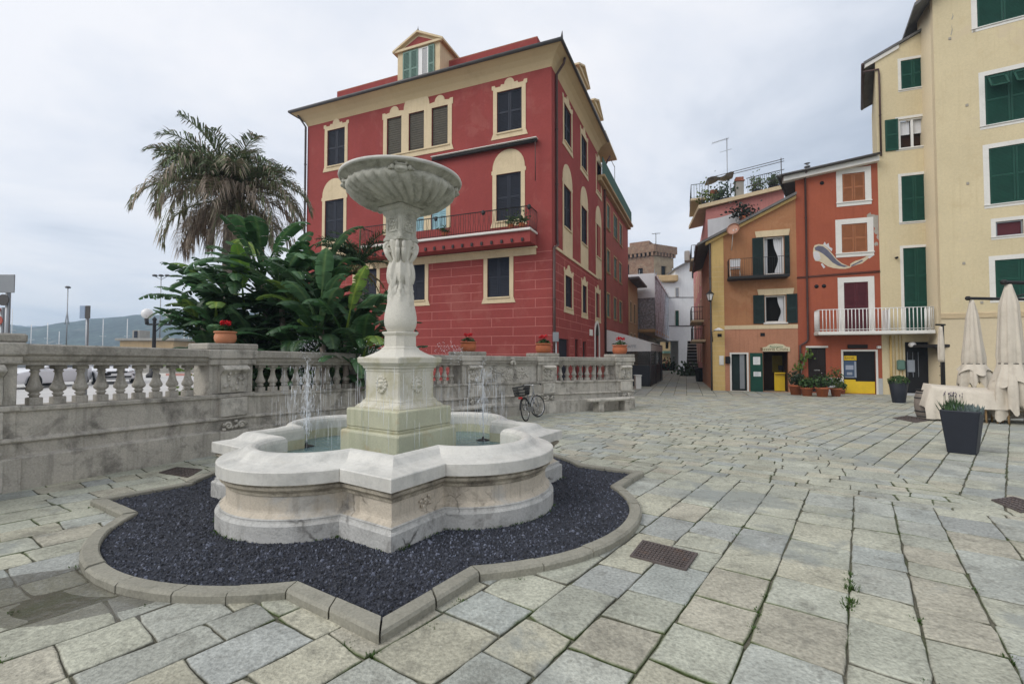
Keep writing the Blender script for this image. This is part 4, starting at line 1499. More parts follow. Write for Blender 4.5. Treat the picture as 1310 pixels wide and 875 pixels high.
for (px, py, h, n_, sp_) in ((1066, 747, .09, 40, .05), (1060, 762, .08, 44, .06), (1056, 770, .07, 30, .05), (1072, 738, .06, 26, .04), (1106, 742, .06, 26, .05), (1098, 742, .05, 20, .06), (1116, 746, .04, 16, .07),
        (995, 762, .045, 36, .06), (978, 778, .05, 22, .05), (964, 802, .05, 26, .04), (965, 692, .05, 18, .03), (1160, 790, .05, 22, .06), (1166, 792, .04, 16, .05), (1054, 800, .04, 20, .04),
        (880, 722, .05, 44, .06), (868, 727, .05, 34, .05), (612, 700, .03, 0, .1), (665, 742, .035, 60, .12), (690, 744, .03, 40, .1), (588, 770, .045, 36, .05), (550, 800, .05, 26, .05),
        (478, 836, .05, 50, .09), (445, 825, .04, 24, .05), (265, 690, .05, 60, .10), (320, 660, .0, 0, .1), (115, 650, .05, 26, .06), (98, 725, .05, 30, .05), (185, 775, .03, 20, .06), (405, 790, .03, 14, .05),
        (22, 850, .05, 26, .06), (45, 870, .05, 30, .06), (20, 780, .03, 20, .05), (1203, 868, .05, 30, .05), (1255, 752, .05, 18, .04), (1310, 850, .05, 20, .05), (720, 640, .04, 14, .05),
        (1075, 605, .04, 12, .05), (1066, 630, .04, 12, .05), (940, 575, .04, 10, .05), (810, 635, .04, 14, .05), (885, 775, .03, 14, .05), (1275, 838, .05, 14, .03)):
 p = ground_at(px, py).xy
 if (p - FC).length > 3.5: p = snap(p)
 if n_: tuft(wd, p, h, n_, min(sp_, .045))
# joint weeds along some of the long joints
for i in range(520):
 t = wq.uniform(-9, 7)
 s_ = wq.uniform(1, 16)
 p = E1 * s_ + E2 * t
 if abs(p.x) > 1.2 * p.y + 1 or p.y < 1.6 or (p - FC).length < 3.4: continue
 if noise.noise((p.x * .35, p.y * .35, 1)) < .02: continue
 tuft(wd, snap(p), .03, 8, .035)
# moss skirts at the foot of the fountain
ft_o = star(2.2, .95, 1.175, -.02, 30)
for i in range(len(ft_o)):
 a, b = ft_o[i], ft_o[(i + 1) % len(ft_o)]
 for k in range(int((b - a).length * 26)):
  p = a.lerp(b, wq.random())
  if noise.noise((p.x * 1.7, p.y * 1.7, 5)) > -.02 and p.y < FC.y + .6:
   tuft(wd, Vector((p.x, p.y)), .03, 6, .04, .04)
wd.build('joint_weeds', M['leaf'], kind='stuff')
# building helpers
def wall_grid(F, u0, u1, z0, z1, ops, depth=.16, uvm=False, mb=None):
 """front wall with real openings and reveals; ops: (u0,u1,z0,z1)"""
 mb = mb or MB(F.M)
 us = sorted({u0, u1, *[o[0] for o in ops], *[o[1] for o in ops]})
 zs = sorted({z0, z1, *[o[2] for o in ops], *[o[3] for o in ops]})
 us = [u for u in us if u0 <= u <= u1]
 zs = [z for z in zs if z0 <= z <= z1]
 for i in range(len(us) - 1):
  for j in range(len(zs) - 1):
   a, b, c, d = us[i], us[i + 1], zs[j], zs[j + 1]
   if b - a < 1e-5 or d - c < 1e-5: continue
   m = ((a + b) / 2, (c + d) / 2)
   if any(o[0] < m[0] < o[1] and o[2] < m[1] < o[3] for o in ops): continue
   mb.add([(a, 0, c), (b, 0, c), (b, 0, d), (a, 0, d)], [(0, 1, 2, 3)])
 for o in ops:
  a, b, c, d = o[:4]
  D = -(o[4] if len(o) > 4 else depth)
  mb.add([(a, 0, c), (b, 0, c), (b, 0, d), (a, 0, d), (a, D, c), (b, D, c), (b, D, d), (a, D, d)],
    [(0, 4, 5, 1), (1, 5, 6, 2), (2, 6, 7, 3), (3, 7, 4, 0)])
 return mb
def back_box(mb, F, u0, u1, z0, z1, depth, top=True):
 """side, back and top faces behind a facade"""
 D = -depth
 mb.add([(u0, 0, z0), (u0, D, z0), (u0, D, z1), (u0, 0, z1)], [(0, 1, 2, 3)])
 mb.add([(u1, 0, z0), (u1, D, z0), (u1, D, z1), (u1, 0, z1)], [(0, 1, 2, 3)])
 mb.add([(u0, D, z0), (u1, D, z0), (u1, D, z1), (u0, D, z1)], [(0, 1, 2, 3)])
 if top: mb.add([(u0, 0, z1), (u1, 0, z1), (u1, D, z1), (u0, D, z1)], [(0, 1, 2, 3)])
def shutter(F, u0, u1, z0, z1, n, mat, parent, louvre=True, rails=(.5,), name='shutter', thick=.04, M_=None, pitch=.065):
 mb = MB(M_ or F.M)
 st = min(.075, (u1 - u0) * .2)
 mb.box(u0, u0 + st, n, n + thick, z0, z1)
 mb.box(u1 - st, u1, n, n + thick, z0, z1)
 cuts = [z0, *[z0 + (z1 - z0) * r for r in rails], z1]
 hb = .085
 spans = []
 for i, c in enumerate(cuts):
  lo = c if i == 0 else c - hb / 2
  if i == len(cuts) - 1: lo = c - hb
  mb.box(u0 + st, u1 - st, n + .001, n + thick - .001, lo, lo + hb)
  spans.append((lo, lo + hb))
 for i in range(len(spans) - 1):
  a, b = spans[i][1], spans[i + 1][0]
  if louvre:
   k = max(2, int((b - a) / pitch))
   p = (b - a) / k
   for j in range(k):
    z = a + p * j
    mb.add([(u0 + st, n + thick * .9, z), (u1 - st, n + thick * .9, z), (u1 - st, n + thick * .1, z + p * .98), (u0 + st, n + thick * .1, z + p * .98),
      (u0 + st, n + thick * .9, z + .012), (u1 - st, n + thick * .9, z + .012), (u1 - st, n + thick * .1, z + p * .98 + .012), (u0 + st, n + thick * .1, z + p * .98 + .012)],
      [(0, 1, 2, 3), (7, 6, 5, 4), (0, 4, 5, 1)])
   mb.add([(u0 + st, n + .001, a), (u1 - st, n + .001, a), (u1 - st, n + .001, b), (u0 + st, n + .001, b)], [(0, 1, 2, 3)])
  else:
   mb.box(u0 + st, u1 - st, n + .006, n + thick - .014, a, b)
 return mb.build(name, mat, parent)
def shutters(F, r, mat, parent, n=-.07, louvre=True, rails=(.5,), leaves=2, pitch=.065):
 u0, u1, z0, z1 = r
 g = .006
 w = (u1 - u0) / leaves
 for k in range(leaves):
  shutter(F, u0 + w * k + g, u0 + w * (k + 1) - g, z0 + g, z1 - g, n, mat, parent, louvre, rails, pitch=pitch)
 bk = MB(F.M)
 return None
def dark_back(F, r, parent, mat=None, n=-.155, name='pane'):
 mb = MB(F.M)
 u0, u1, z0, z1 = r
 mb.add([(u0, n, z0), (u1, n, z0), (u1, n, z1), (u0, n, z1)], [(0, 1, 2, 3)])
 return mb.build(name, mat or M['dark_in'], parent)
def flat_surround(F, r, w, mat, parent, n=.018, sill=.10, sill_out=.07, top=None, bottom=True, name='window'):
 """plain painted or rendered frame round an opening"""
 u0, u1, z0, z1 = r
 t = top if top is not None else w
 mb = MB(F.M)
 mb.box(u0 - w, u0, 0, n, z0 - (0 if bottom else 0), z1 + t)
 mb.box(u1, u1 + w, 0, n, z0, z1 + t)
 mb.box(u0, u1, 0, n, z1, z1 + t)
 if bottom: mb.box(u0 - w, u1 + w, 0, n, z0 - w * .8, z0)
 o = mb.build(name, mat, parent)
 if sill:
  sb_ = MB(F.M)
  sb_.bbox(u0 - w * 1.1, u1 + w * 1.1, n + .001, sill_out, z0 - sill * .5, z0 + .015, .008)
  sb_.build('sill', mat, o)
 return o
def ornate_surround(F, r, mat, parent, w=.2, crown='curl', arch_top=None, apron=None):
 """painted cream surround with ears and a curled or arched crown"""
 u0, u1, z0, z1 = r
 um = (u0 + u1) / 2
 mb = MB(F.M)
 n = .025
 low = z0 if apron is None else apron
 mb.box(u0 - w, u0, 0, n, low, z1)
 mb.box(u1, u1 + w, 0, n, low, z1)
 if apron is not None: mb.box(u0, u1, 0, n, apron, z0)
 if crown == 'curl':
  h = .17
  W_ = u1 - u0
  pts = [(u0 - w, z1), (u0 - w, z1 + h * .7), (u0 - w - .07, z1 + h * .9), (u0 - w - .07, z1 + h * 1.9), (u0 - w + .08, z1 + h * 1.9), (u0 - w + .12, z1 + h * 1.35), (um - W_ * .36, z1 + h * 1.35), (um - W_ * .33, z1 + h * 1.9), (um - W_ * .24, z1 + h * 1.8)]
  for k in range(9):
   a = PI - PI * k / 8
   pts.append((um + W_ * .2 * math.cos(a), z1 + h * 1.8 + W_ * .2 * math.sin(a)))
  pts += [(2 * um - x, z) for (x, z) in pts[:9][::-1]]
  mb.prism(pts, 0, n)
 elif crown == 'arch':
  pts = [(u0 - w, z1), (u0 - w - .05, z1 + .02), (u0 - w - .05, z1 + .18)]
  ra, rz = (u1 - u0) / 2 + w, arch_top - z1 - .18
  for k in range(15):
   a = PI - PI * k / 14
   pts.append((um + ra * math.cos(a), z1 + .18 + rz * math.sin(a) ** .9))
  pts += [(u1 + w + .05, z1 + .18), (u1 + w + .05, z1 + .02), (u1 + w, z1)]
  mb.prism(pts, 0, n)
 elif crown == 'flat':
  mb.box(u0 - w - .04, u1 + w + .04, 0, n, z1, z1 + w * 1.2)
 o = mb.build('window', mat, parent)
 sb_ = MB(F.M)
 if apron is None:
  sb_.prism([(u0 - w - .1, z0 - .26), (u0 - w - .04, z0 - .1), (u0 - w, z0), (u1 + w, z0), (u1 + w + .04, z0 - .1), (u1 + w + .1, z0 - .26)], 0, .03)
 sb_.bbox(u0 - .02, u1 + .02, .031, .075, z0 - .05, z0 + .02, .006)
 sb_.build('sill', mat, o)
 return o
def pipe(F, pts, r, parent, mat=None, name='drainpipe', clips=True):
 mb = MB(F.M)
 mb.tube(pts, r, 8)
 if clips:
  for i in range(len(pts) - 1):
   a, b = Vector(pts[i]), Vector(pts[i + 1])
   L = (b - a).length
   for k in range(1, int(L / 2)):
    c = a.lerp(b, k / int(L / 2))
    mb.tube([c - (b - a).normalized() * .02, c + (b - a).normalized() * .02], r * 1.35, 8)
 return mb.build(name, mat or M['pipe'], parent)
def railing(mb, F, pts, z0, z1, bar=.008, rail=.018, gap=.11, knees=True):
 """iron balustrade along (u, n) points"""
 for i in range(len(pts) - 1):
  a, b = Vector(pts[i]), Vector(pts[i + 1])
  L = (b - a).length
  k = max(2, int(L / gap))
  mb.tube([(*a, z1), (*b, z1)], rail, 6)
  mb.tube([(*a, z0 + .06), (*b, z0 + .06)], rail * .6, 6)
  for j in range(k + 1):
   c = a.lerp(b, j / k)
   if knees:
    mb.tube([(c.x, c.y, z0), (c.x, c.y, z0 + (z1 - z0) * .3), (c.x + .03 * (1 if j % 2 else -1), c.y, z0 + (z1 - z0) * .55), (c.x, c.y, z1)], bar, 4)
   else:
    mb.tube([(c.x, c.y, z0), (c.x, c.y, z1)], bar, 4)
def text_mesh(txt, size, mat, parent, Mx, name='lettering', depth=.004, align='CENTER'):
 cu = bpy.data.curves.new('t', 'FONT')
 cu.body = txt
 cu.size = size
 cu.extrude = depth
 cu.align_x = align
 cu.align_y = 'CENTER'
 tmp = bpy.data.objects.new('t', cu)
 COL.objects.link(tmp)
 bpy.context.view_layer.update()
 me = bpy.data.meshes.new_from_object(tmp.evaluated_get(bpy.context.evaluated_depsgraph_get()))
 bpy.data.objects.remove(tmp)
 mb = MB(Mx)
 mb.add([v.co.copy() for v in me.vertices], [tuple(p.vertices) for p in me.polygons])
 return mb.build(name, mat, parent)
def text_frame(F, u, n, z):
 """matrix that lays text (x right as seen from outside, y up) on a facade"""
 right = Vector((F.d.x, F.d.y, 0))
 # seen from outside, right-hand direction is n x z reversed
 nn = Vector((F.n.x, F.n.y, 0))
 rt = Vector((0, 0, 1)).cross(nn)
 p = F.pt(u, n, z)
 return Matrix(((rt.x, 0, nn.x, p.x), (rt.y, 0, nn.y, p.y), (0, 1, 0, p.z), (0, 0, 0, 1)))
# red corner palazzo
RO = ray(706, 300)
RO = Vector((RO.x / RO.y * 20, 20.0))
FL, FR = Facade(RO, -67.5), Facade(RO, 22.5)
g0 = -.36
red = thing('corner_building', 'dark red three-storey corner building with cream painted window surrounds and navy shutters', 'building', (RO.x, RO.y, g0))
WT = 14.22                       # top of the wall, under the cove
LL, LR = FL.u(392, 300), 9.35
SURR = M['cream']
# (x0, x1, y0, y1, crown, arch top px, apron px, shutter colour)
fl_w = [(419, 441.2, 166, 212.5, 'curl', None, None, 'navy'), (635.9, 667.6, 115.3, 168.8, 'curl', None, None, 'navy'),
  (415.8, 439.6, 256, 308, 'arch', 228.6, 330, 'navy'), (635, 666.5, 221.8, 282.6, 'arch', 191, None, 'navy'),
  (516, 543.7, 337, 385, 'flat', None, None, 'navy'), (623.6, 651.8, 329.5, 380.5, 'flat', None, None, 'navy'), (455, 482, 341, 386, 'flat', None, None, 'navy')]
tri_top = [(495.1, 513.8, 151.2, 199.5), (523, 542.6, 143.7, 192.8), (552.3, 573, 137.3, 187.3)]
tri_mid = [(495.1, 513.5, 258, 299), (523.5, 542.5, 252, 296.5), (551.5, 571, 247, 294)]
ops = [FL.rect(*w[:4]) for w in fl_w] + [FL.rect(*w) for w in tri_top] + [FL.rect(*w) for w in tri_mid]
# make the triple openings share one head and sill height
for grp in (range(7, 10), range(10, 13)):
 za = sum(ops[i][2] for i in grp) / 3
 zb = sum(ops[i][3] for i in grp) / 3
 for i in grp: ops[i] = (ops[i][0], ops[i][1], za, zb)
BAND = FL.uz(640, 320)[1]            # line between the coursed ground floor and the smooth storeys above
wl = wall_grid(FL, 0, LL, g0, WT, ops)
fr_w = [(721.3, 730.7, 142.7, 190.0, 'curl', None, None), (743.5, 750.8, 180, 220, 'curl', None, None), (763.1, 768.6, 210.9, 248.6, 'curl', None, None),
  (721, 730.6, 242.3, 295.4, 'arch', 212, 322), (743.6, 751, 268.9, 314.7, 'arch', 240, 340), (762.8, 768.3, 288, 329.3, 'arch', 264.5, 354),
  (723, 731.7, 353, 393.3, 'curl', None, None), (745, 750.4, 365.8, 400.6, 'curl', None, None), (762.3, 767.2, 376.8, 408.9, 'curl', None, None)]
opr = [FR.rect(*w[:4]) for w in fr_w]
for k in (0, 3, 6):                 # equal heights along a storey
 za = sum(o[2] for o in opr[k:k + 3]) / 3
 zb = sum(o[3] for o in opr[k:k + 3]) / 3
 for i in range(3): opr[k + i] = (opr[k + i][0], opr[k + i][1], za, zb)
gd = [FR.rect(714.7, 727.5, 433.6, 500), FR.rect(736, 740, 434, 500), FR.rect(745.8, 750, 437, 500), FR.rect(761.2, 766, 429, 500)]
gd = [(a, b, g0, d) for (a, b, c, d) in gd]
wr = wall_grid(FR, 0, LR, g0, WT, opr + gd)
# left flank and back
wr.M = FL.M
wl.add([(LL, 0, g0), (LL, -LR, g0), (LL, -LR, WT), (LL, 0, WT)], [(0, 1, 2, 3)])
wl.add([(0, -LR, g0), (LL, -LR, g0), (LL, -LR, WT), (0, -LR, WT)], [(0, 1, 2, 3)])
b_ = len(wl.v)
wl.v += wr.v; wl.c += wr.c; wl.mi += wr.mi; wl.sm += wr.sm
wl.f += [[i + b_ for i in f] for f in wr.f]
wall_o = wl.build('wall', M['red_wall'], red)
# painted course lines on the ground floor
cs = MB(FL.M)
cr = MB(FR.M)
ch_ = .405
zc = BAND - .25
rowi = 0
oz = ops
while zc > g0 + .3:
 def hline(mb, u0, u1, z, opl, w=.022, pad=.26):
  cuts = sorted([(o[0] - pad, o[1] + pad) for o in opl if o[2] - .3 < z < o[3] + .35])
  u = u0
  for (a, b) in cuts:
   if a > u: mb.box(u, min(a, u1), 0, .004, z, z + w)
   u = max(u, b)
  if u < u1: mb.box(u, u1, 0, .004, z, z + w)
 def vlines(mb, u0, u1, z, opl, off, pad=.26):
  u = off
  while u < u1:
   if not any(o[0] - pad < u < o[1] + pad and o[2] - .4 < z + ch_ / 2 < o[3] + .35 for o in opl):
    mb.box(u, u + .022, 0, .004, z + .022, z + ch_)
   u += 2.1
 hline(cs, .0, LL, zc, ops)
 hline(cr, .0, LR, zc, opr + gd)
 vlines(cs, 0, LL, zc, ops, .75 + (1.05 if rowi % 2 else 0))
 vlines(cr, 0, LR, zc, opr + gd, .9 + (1.05 if rowi % 2 else 0))
 zc -= ch_
 rowi += 1
cs.build('course_lines', M['course'], wall_o)
cr.build('course_lines', M['course'], wall_o)
for w, o in zip(fl_w, ops):
 um = (w[0] + w[1]) / 2
 at_ = FL.uz(um, w[5])[1] if w[5] else None
 ap = FL.uz(um, w[6])[1] if w[6] else None
 so = ornate_surround(FL, o, SURR, red, .19, w[4], at_, ap)
 shutters(FL, o, M[w[7]], so, -.09)
for rects, opn in ((tri_top, ops[7:10]), (tri_mid, ops[10:13])):
 us = sorted(opn, key=lambda o: o[0])
 mb = MB(FL.M)
 a, b = us[0][0] - .22, us[2][1] + .22
 z0, z1 = us[0][2], us[0][3]
 for (x0, x1) in ((a, us[0][0]), (us[0][1], us[1][0]), (us[1][1], us[2][0]), (us[2][1], b)):
  mb.box(x0, x1, 0, .025, z0, z1)
 pts = [(a - .06, z1), (a - .06, z1 + .30), (a + .1, z1 + .30), (a + .14, z1 + .24)]
 def bump_(c, r, z):
  return [(c + r * math.cos(PI - PI * k / 12), z + r * math.sin(PI - PI * k / 12)) for k in range(13)]
 c0, c1, c2 = [(o[0] + o[1]) / 2 for o in us]
 mid_r = (us[1][1] - us[1][0]) / 2 + .3
 pts += bump_(c0, .27, z1 + .28) + [(c1 - mid_r - .03, z1 + .24)] + [(c1 + mid_r * math.cos(PI - PI * k / 16), z1 + .24 + (.80) * math.sin(PI - PI * k / 16)) for k in range(17)] + [(c1 + mid_r + .03, z1 + .24)] + bump_(c2, .27, z1 + .28)
 pts += [(b - .14, z1 + .24), (b - .1, z1 + .30), (b + .06, z1 + .30), (b + .06, z1)]
 mb.prism(pts, 0, .025)
 so = mb.build('window', SURR, red)
 sb_ = MB(FL.M)
 if opn is not None and rects is tri_top:
  sb_.prism([(a - .1, z0 - .28), (a - .04, z0 - .1), (a, z0), (b, z0), (b + .04, z0 - .1), (b + .1, z0 - .28)], 0, .03)
  sb_.bbox(a + .1, b - .1, .031, .075, z0 - .05, z0 + .02, .006)
  sb_.build('sill', SURR, so)
  for o in us:
   # rolled wooden blinds
   bl = MB(FL.M)
   k = 34
   for j in range(k):
    z = o[2] + (o[3] - o[2]) * j / k
    bl.box(o[0] + .02, o[1] - .02, -.10 + .012 * (j % 2), -.07 + .012 * (j % 2), z + .004, z + (o[3] - o[2]) / k - .004)
   bl.build('blind', M['slat'], so)
   dark_back(FL, o, so)
 else:
  for o in us: shutters(FL, o, M['turq'], so, -.09, pitch=.08)
for w, o in zip(fr_w, opr):
 um = (w[0] + w[1]) / 2
 at_ = FR.uz(um, w[5])[1] if w[5] else None
 ap = BAND + .02 if w[6] else None
 so = ornate_surround(FR, o, SURR, red, .17, w[4], at_, ap)
 shutters(FR, o, M['navy'], so, -.09)
for i, o in enumerate(gd):
 d_ = MB(FR.M)
 d_.box(o[0], o[1], -.15, -.10, o[2], o[3])
 if i < 3:
  for k in range(5): d_.box(o[0] + .04, o[1] - .04, -.10, -.085, o[2] + .3 + k * .5, o[2] + .34 + k * .5)
 dr = d_.build('door', M['darkdoor'] if i else M['navy'], red)
 if i == 3:
  fb = MB(FR.M)
  um = (o[0] + o[1]) / 2
  w = (o[1] - o[0]) / 2
  fb.box(o[0] - .18, o[0], 0, .05, g0, o[3]); fb.box(o[1], o[1] + .18, 0, .05, g0, o[3])
  pts = [(um + (w + .18) * math.cos(PI - PI * k / 12), o[3] - .02 + .9 * math.sin(PI - PI * k / 12)) for k in range(13)]
  pts2 = [(um + w * math.cos(PI * k / 12), o[3] - .02 + .72 * math.sin(PI * k / 12)) for k in range(13)]
  for k in range(12):
   fb.prism([pts[k], pts[k + 1], pts2[11 - k], pts2[12 - k]], 0, .05)
  fb.build('door_frame', M['white_trim'], dr)
  lb = MB(FR.M)
  lb.prism([(um + w * math.cos(PI * k / 12), o[3] + .70 * math.sin(PI * k / 12)) for k in range(13)], -.02, .006)
  lb.build('fanlight', M['darkdoor'], dr)
pl_r = FR.rect(753.9, 757.4, 421.7, 429.6)
pb = MB(FR.M)
pb.bbox(*pl_r[:2], .0, .05, *pl_r[2:], .01)
pb.build('wall_plaque', M['white_trim'], red)
# string course on the right, band under the balcony on the left
sc = MB(FR.M)
sc.box(.35, LR, .0, .05, BAND - .06, BAND + .06)
sc.build('string_course', M['cream'], red)
sc = MB(FL.M)
ub0, ub1 = FL.u(686, 315), FL.u(470, 330)
sc.box(ub0, ub1, 0, .06, BAND - .34, BAND - .02)
sc.box(ub0 - .06, ub1, .0, .14, BAND - .075, BAND - .0)
sc.build('string_course', M['cream'], red)
# cove, gutter and roof
cv = MB()
prof = [(0, WT), (.015, WT + .02), (.05, WT + .1), (.14, WT + .26), (.30, WT + .43), (.48, WT + .54), (.56, WT + .57), (.60, WT + .58)]
def ringpts(o, z):
 nl, nr = Vector((FL.n.x, FL.n.y)), Vector((FR.n.x, FR.n.y))
 c0_ = RO + nl * o + nr * o
 c1_ = RO + FR.d * (LR + .1) + nr * o
 c2_ = RO + FL.d * (LL + o) + nl * o
 c3_ = RO + FL.d * (LL + o) + FR.d * LR
 return [(c1_.x, c1_.y, z), (c0_.x, c0_.y, z), (c2_.x, c2_.y, z), (c3_.x, c3_.y, z)]
cv.rings([ringpts(o, z) for o, z in prof], closed=False)
cv.build('cornice', M['soffit'], red)
gt = MB()
g_ = [Vector(p) for p in ringpts(.66, WT + .64)]
gt.tube(g_, .085, 8)
pk = g_[1]
gt.tube([pk, pk + Vector((.02, -.05, .28))], [.06, .015], 8)
gt.build('gutter', M['gutter'], red)
rf_ = MB()
ra_ = ringpts(.62, WT + .60)
rb_ = ringpts(-1.0, WT + 1.02)
rf_.rings([ra_, rb_], closed=False)
rf_.rings([ringpts(.62, WT + .585), ringpts(.62, WT + .66)], closed=False)
rf_.build('roof', M['tile'], red)
at2 = MB()
pA = ringpts(-1.0, 0)
pts_ = [Vector((p[0], p[1])) for p in pA]
# raised attic set back from the eave
a0, a1, a2, a3 = [Vector((p[0], p[1])) for p in ringpts(-1.0, 0)]
a2 = a2 + (a1 - a2).normalized() * .1
a3 = RO + FL.d * (LL - 1.0) + FR.d * (LR - .6)
a0 = RO + FR.d * (LR - .6) - Vector((FR.n.x, FR.n.y)) * 1.0
at2.rings([[(*p, WT + .9) for p in (a0, a1, a2, a3)], [(*p, WT + 2.2) for p in (a0, a1, a2, a3)]], False, True)
at2.build('attic', M['red_wall'], red)
cp_ = MB()
cp_.rings([[(*(p + (p - RO).normalized() * 0), z) for p in (a0, a1, a2, a3)] for z in (WT + 2.205, WT + 2.26)], True, True)
cp_.build('attic_coping', M['tile'], red)
def dormer(F, px, label_mat, out, wpx, py_apex, py_eave, windows=True):
 uL, uR = F.u(wpx[0], py_eave, out), F.u(wpx[1], py_eave, out)
 u0, u1 = min(uL, uR), max(uL, uR)
 um = (u0 + u1) / 2
 zb = WT + .65
 xm = (wpx[0] + wpx[1]) / 2
 zt = F.uz(xm, py_apex, out)[1]
 ze = F.uz(xm, py_eave, out)[1]
 mb = MB(F.M)
 mb.box(u0, u1, out - 1.8, out, zb - .1, ze)
 mb.prism([(u0, ze), (u1, ze), (um, zt - .12)], out - 1.8, out)
 d_o = mb.build('dormer', M['cream'], red)
 rb2 = MB(F.M)
 for sg in (-1, 1):
  ue = u0 - .22 if sg < 0 else u1 + .22
  rb2.prism([(ue, ze - .06), (um, zt), (um, zt - .1), (ue, ze - .16)], out - 1.9, out + .16)
 rb2.box(u0 - .2, u1 + .2, out + .002, out + .12, ze - .17, ze - .05)
 rb2.build('roof', M['cream'], d_o)
 if windows:
  tb = MB(F.M)
  tb.prism([(um - (u1 - u0) * .34, ze + .03), (um + (u1 - u0) * .34, ze + .03), (um, zt - .24)], out + .001, out + .012)
  tb.build('tympanum', M['red_wall'], d_o)
  fn = MB(F.M)
  fn.lathe([(.03, 0), (.05, .08), (.02, .16), (.0, .3)], 8, (um, out + .05, zt - .03))
  fn.build('finial', M['gutter'], d_o)
  w = (u1 - u0)
  zz0, zz1 = zb + .12, ze - .22
  wb = MB(F.M)
  # F runs to the left: larger u is further left in view
  wb.box(u0 + w * .40, u0 + w * .50, out + .001, out + .03, zz0, zz1)
  wb.box(u0 + w * .26, u0 + w * .29, out + .001, out + .03, zz0, zz1)
  wb.box(u0 + w * .29, u0 + w * .40, out + .001, out + .03, zz1 - .06, zz1)
  w_o = wb.build('window', M['white_paint'], d_o)
  mbp = MB(F.M)
  mbp.box(u0 + w * .29, u0 + w * .40, out + .0012, out + .012, zz0, zz1 - .06)
  mbp.build('pane', M['glass'], d_o)
  shutter(F, u0 + w * .12, u0 + w * .26, zz0, zz1, out + .02, M['green2'], d_o, True, (.5,))
  shutter(F, u0 + w * .50, u0 + w * .68, zz0, zz1, out + .02, M['green2'], d_o, True, (.5,))
  shutter(F, u0 + w * .68, u0 + w * .86, zz0, zz1, out + .02, M['green2'], d_o, True, (.5,))
dormer(FL, 0, None, -.15, (509, 563), 41, 57.5)
dormer(FR, 0, None, -.5, (739, 751), 84, 96, False)
dormer(FR, 0, None, -.5, (758.5, 768.5), 128, 139, False)
# balcony on the left front
sx0, sx1 = FL.u(688, 300), FL.u(476, 310)
zs0 = BAND + .02
zs1 = FL.uz(660, 292, 1.0)[1]
bb_ = MB(FL.M)
BO = .95
bb_.bbox(sx0, sx1, 0, BO, zs1 - .10, zs1, .015)
bl_o = bb_.build('balcony', M['white_trim'], red)
bb_ = MB(FL.M)
bb_.prism([(sx0 + .05, zs1 - .1), (sx1 - .05, zs1 - .1), (sx1 - .05, zs0 + .02), (sx0 + .05, zs0 + .02)], .0, BO - .12)
bb_.build('balcony_base', M['red_wall'], bl_o)
bb_ = MB(FL.M)
k = 0
u = sx0 + .35
while u < sx1 - .2:
 bb_.box(u, u + .09, BO - .121, BO - .06, zs0 + .06, zs0 + .20)
 u += .48
bb_.build('corbels', M['iron'], bl_o)
rl_ = MB(FL.M)
railing(rl_, FL, [(sx0 + .06, .02), (sx0 + .06, BO - .06), (sx1 - .06, BO - .06), (sx1 - .06, .02)], zs1, zs1 + .92, .010, .022, .12)
for u in (sx0 + .06, sx0 + 2.2, sx0 + 4.6, sx0 + 6.4):
 rl_.ellipsoid((u, BO - .02, zs1 + .86), (.09, .06, .12), 10, 6)
rl_.build('railing', M['iron'], bl_o)
# plants and boxes along the balcony
for (u, s_) in ((sx0 + .5, .35), (sx0 + 1.0, .28), (sx0 + 4.3, .2)):
 pq = random.Random(int(u * 100))
 pm_ = MB(FL.M)
 pm_.lathe([(.10, 0), (.15, .25), (.15, .27), (.02, .26)], 12, (u, BO - .3, zs1))
 t = thing('potted_plant', {.35: 'bushy potted plant at the right corner of the red building balcony', .28: 'smaller potted plant second from the right corner of the red building balcony', .2: 'small potted plant before the turquoise shutters on the red building balcony'}[s_], 'potted plant', tuple(FL.pt(u, BO - .3, zs1)), 0, 'plants on the red building balcony')
 pm_.build('pot', M['terracotta_red'], t)
 fb = MB(FL.M)
 fb.col = (1, 1, 1)
 for i in range(70):
  k = pq.uniform(.5, 1.2)
  leaf_disc(fb, (u + pq.gauss(0, s_ * .5), BO - .3 + pq.gauss(0, .12), zs1 + .3 + abs(pq.gauss(0, s_ * .6))), pq.uniform(.04, .08), (pq.uniform(-1, 1), pq.uniform(.2, 1), pq.uniform(-.2, 1)), (.05 * k, .10 * k, .02 * k), 5)
 fb.build('leaves', M['leaf'], t)
# rolled awning above the balcony doors
au0, au1 = FL.u(687.5, 181, .1), FL.u(554, 204, .1)
az = FL.uz(640, 188.5, .15)[1]
ab = MB(FL.M)
ab.tube([(au0, .16, az), (au1, .16, az)], .075, 10)
ab.build('awning_roll', M['iron'], red)
ab = MB(FL.M)
ab.bbox(au0 - .02, au1 + .02, .03, .30, az + .076, az + .115, .01)
ab.build('awning_hood', M['white_trim'], red)
ab = MB(FL.M)
uc = FL.u(684.5, 210, .25)
ab.tube([(uc, .22, az - .05), (uc, .22, FL.uz(684.5, 231, .25)[1])], .02, 6)
ab.build('awning_crank', M['pipe'], red)
# drainpipes
up = FR.u(710.2, 200)
pipe(FR, [(up - .1, .5, WT + .5), (up - .05, .42, WT + .3), (up, .08, WT - .1), (up, .08, BAND + .35), (up - .02, .12, BAND + .1), (-.12, .14, BAND - .15), (-.12, .14, g0)], .06, red)
up2 = FR.u(772.3, 300)
pipe(FR, [(up2, .45, WT + .45), (up2, .3, WT + .2), (up2, .09, WT - .2), (up2, .09, g0)], .065, red)
pipe(FL, [(LL + .3, .4, WT + .5), (LL + .05, .1, WT - .05), (LL + .02, .08, g0)], .055, red, M['gutter'])
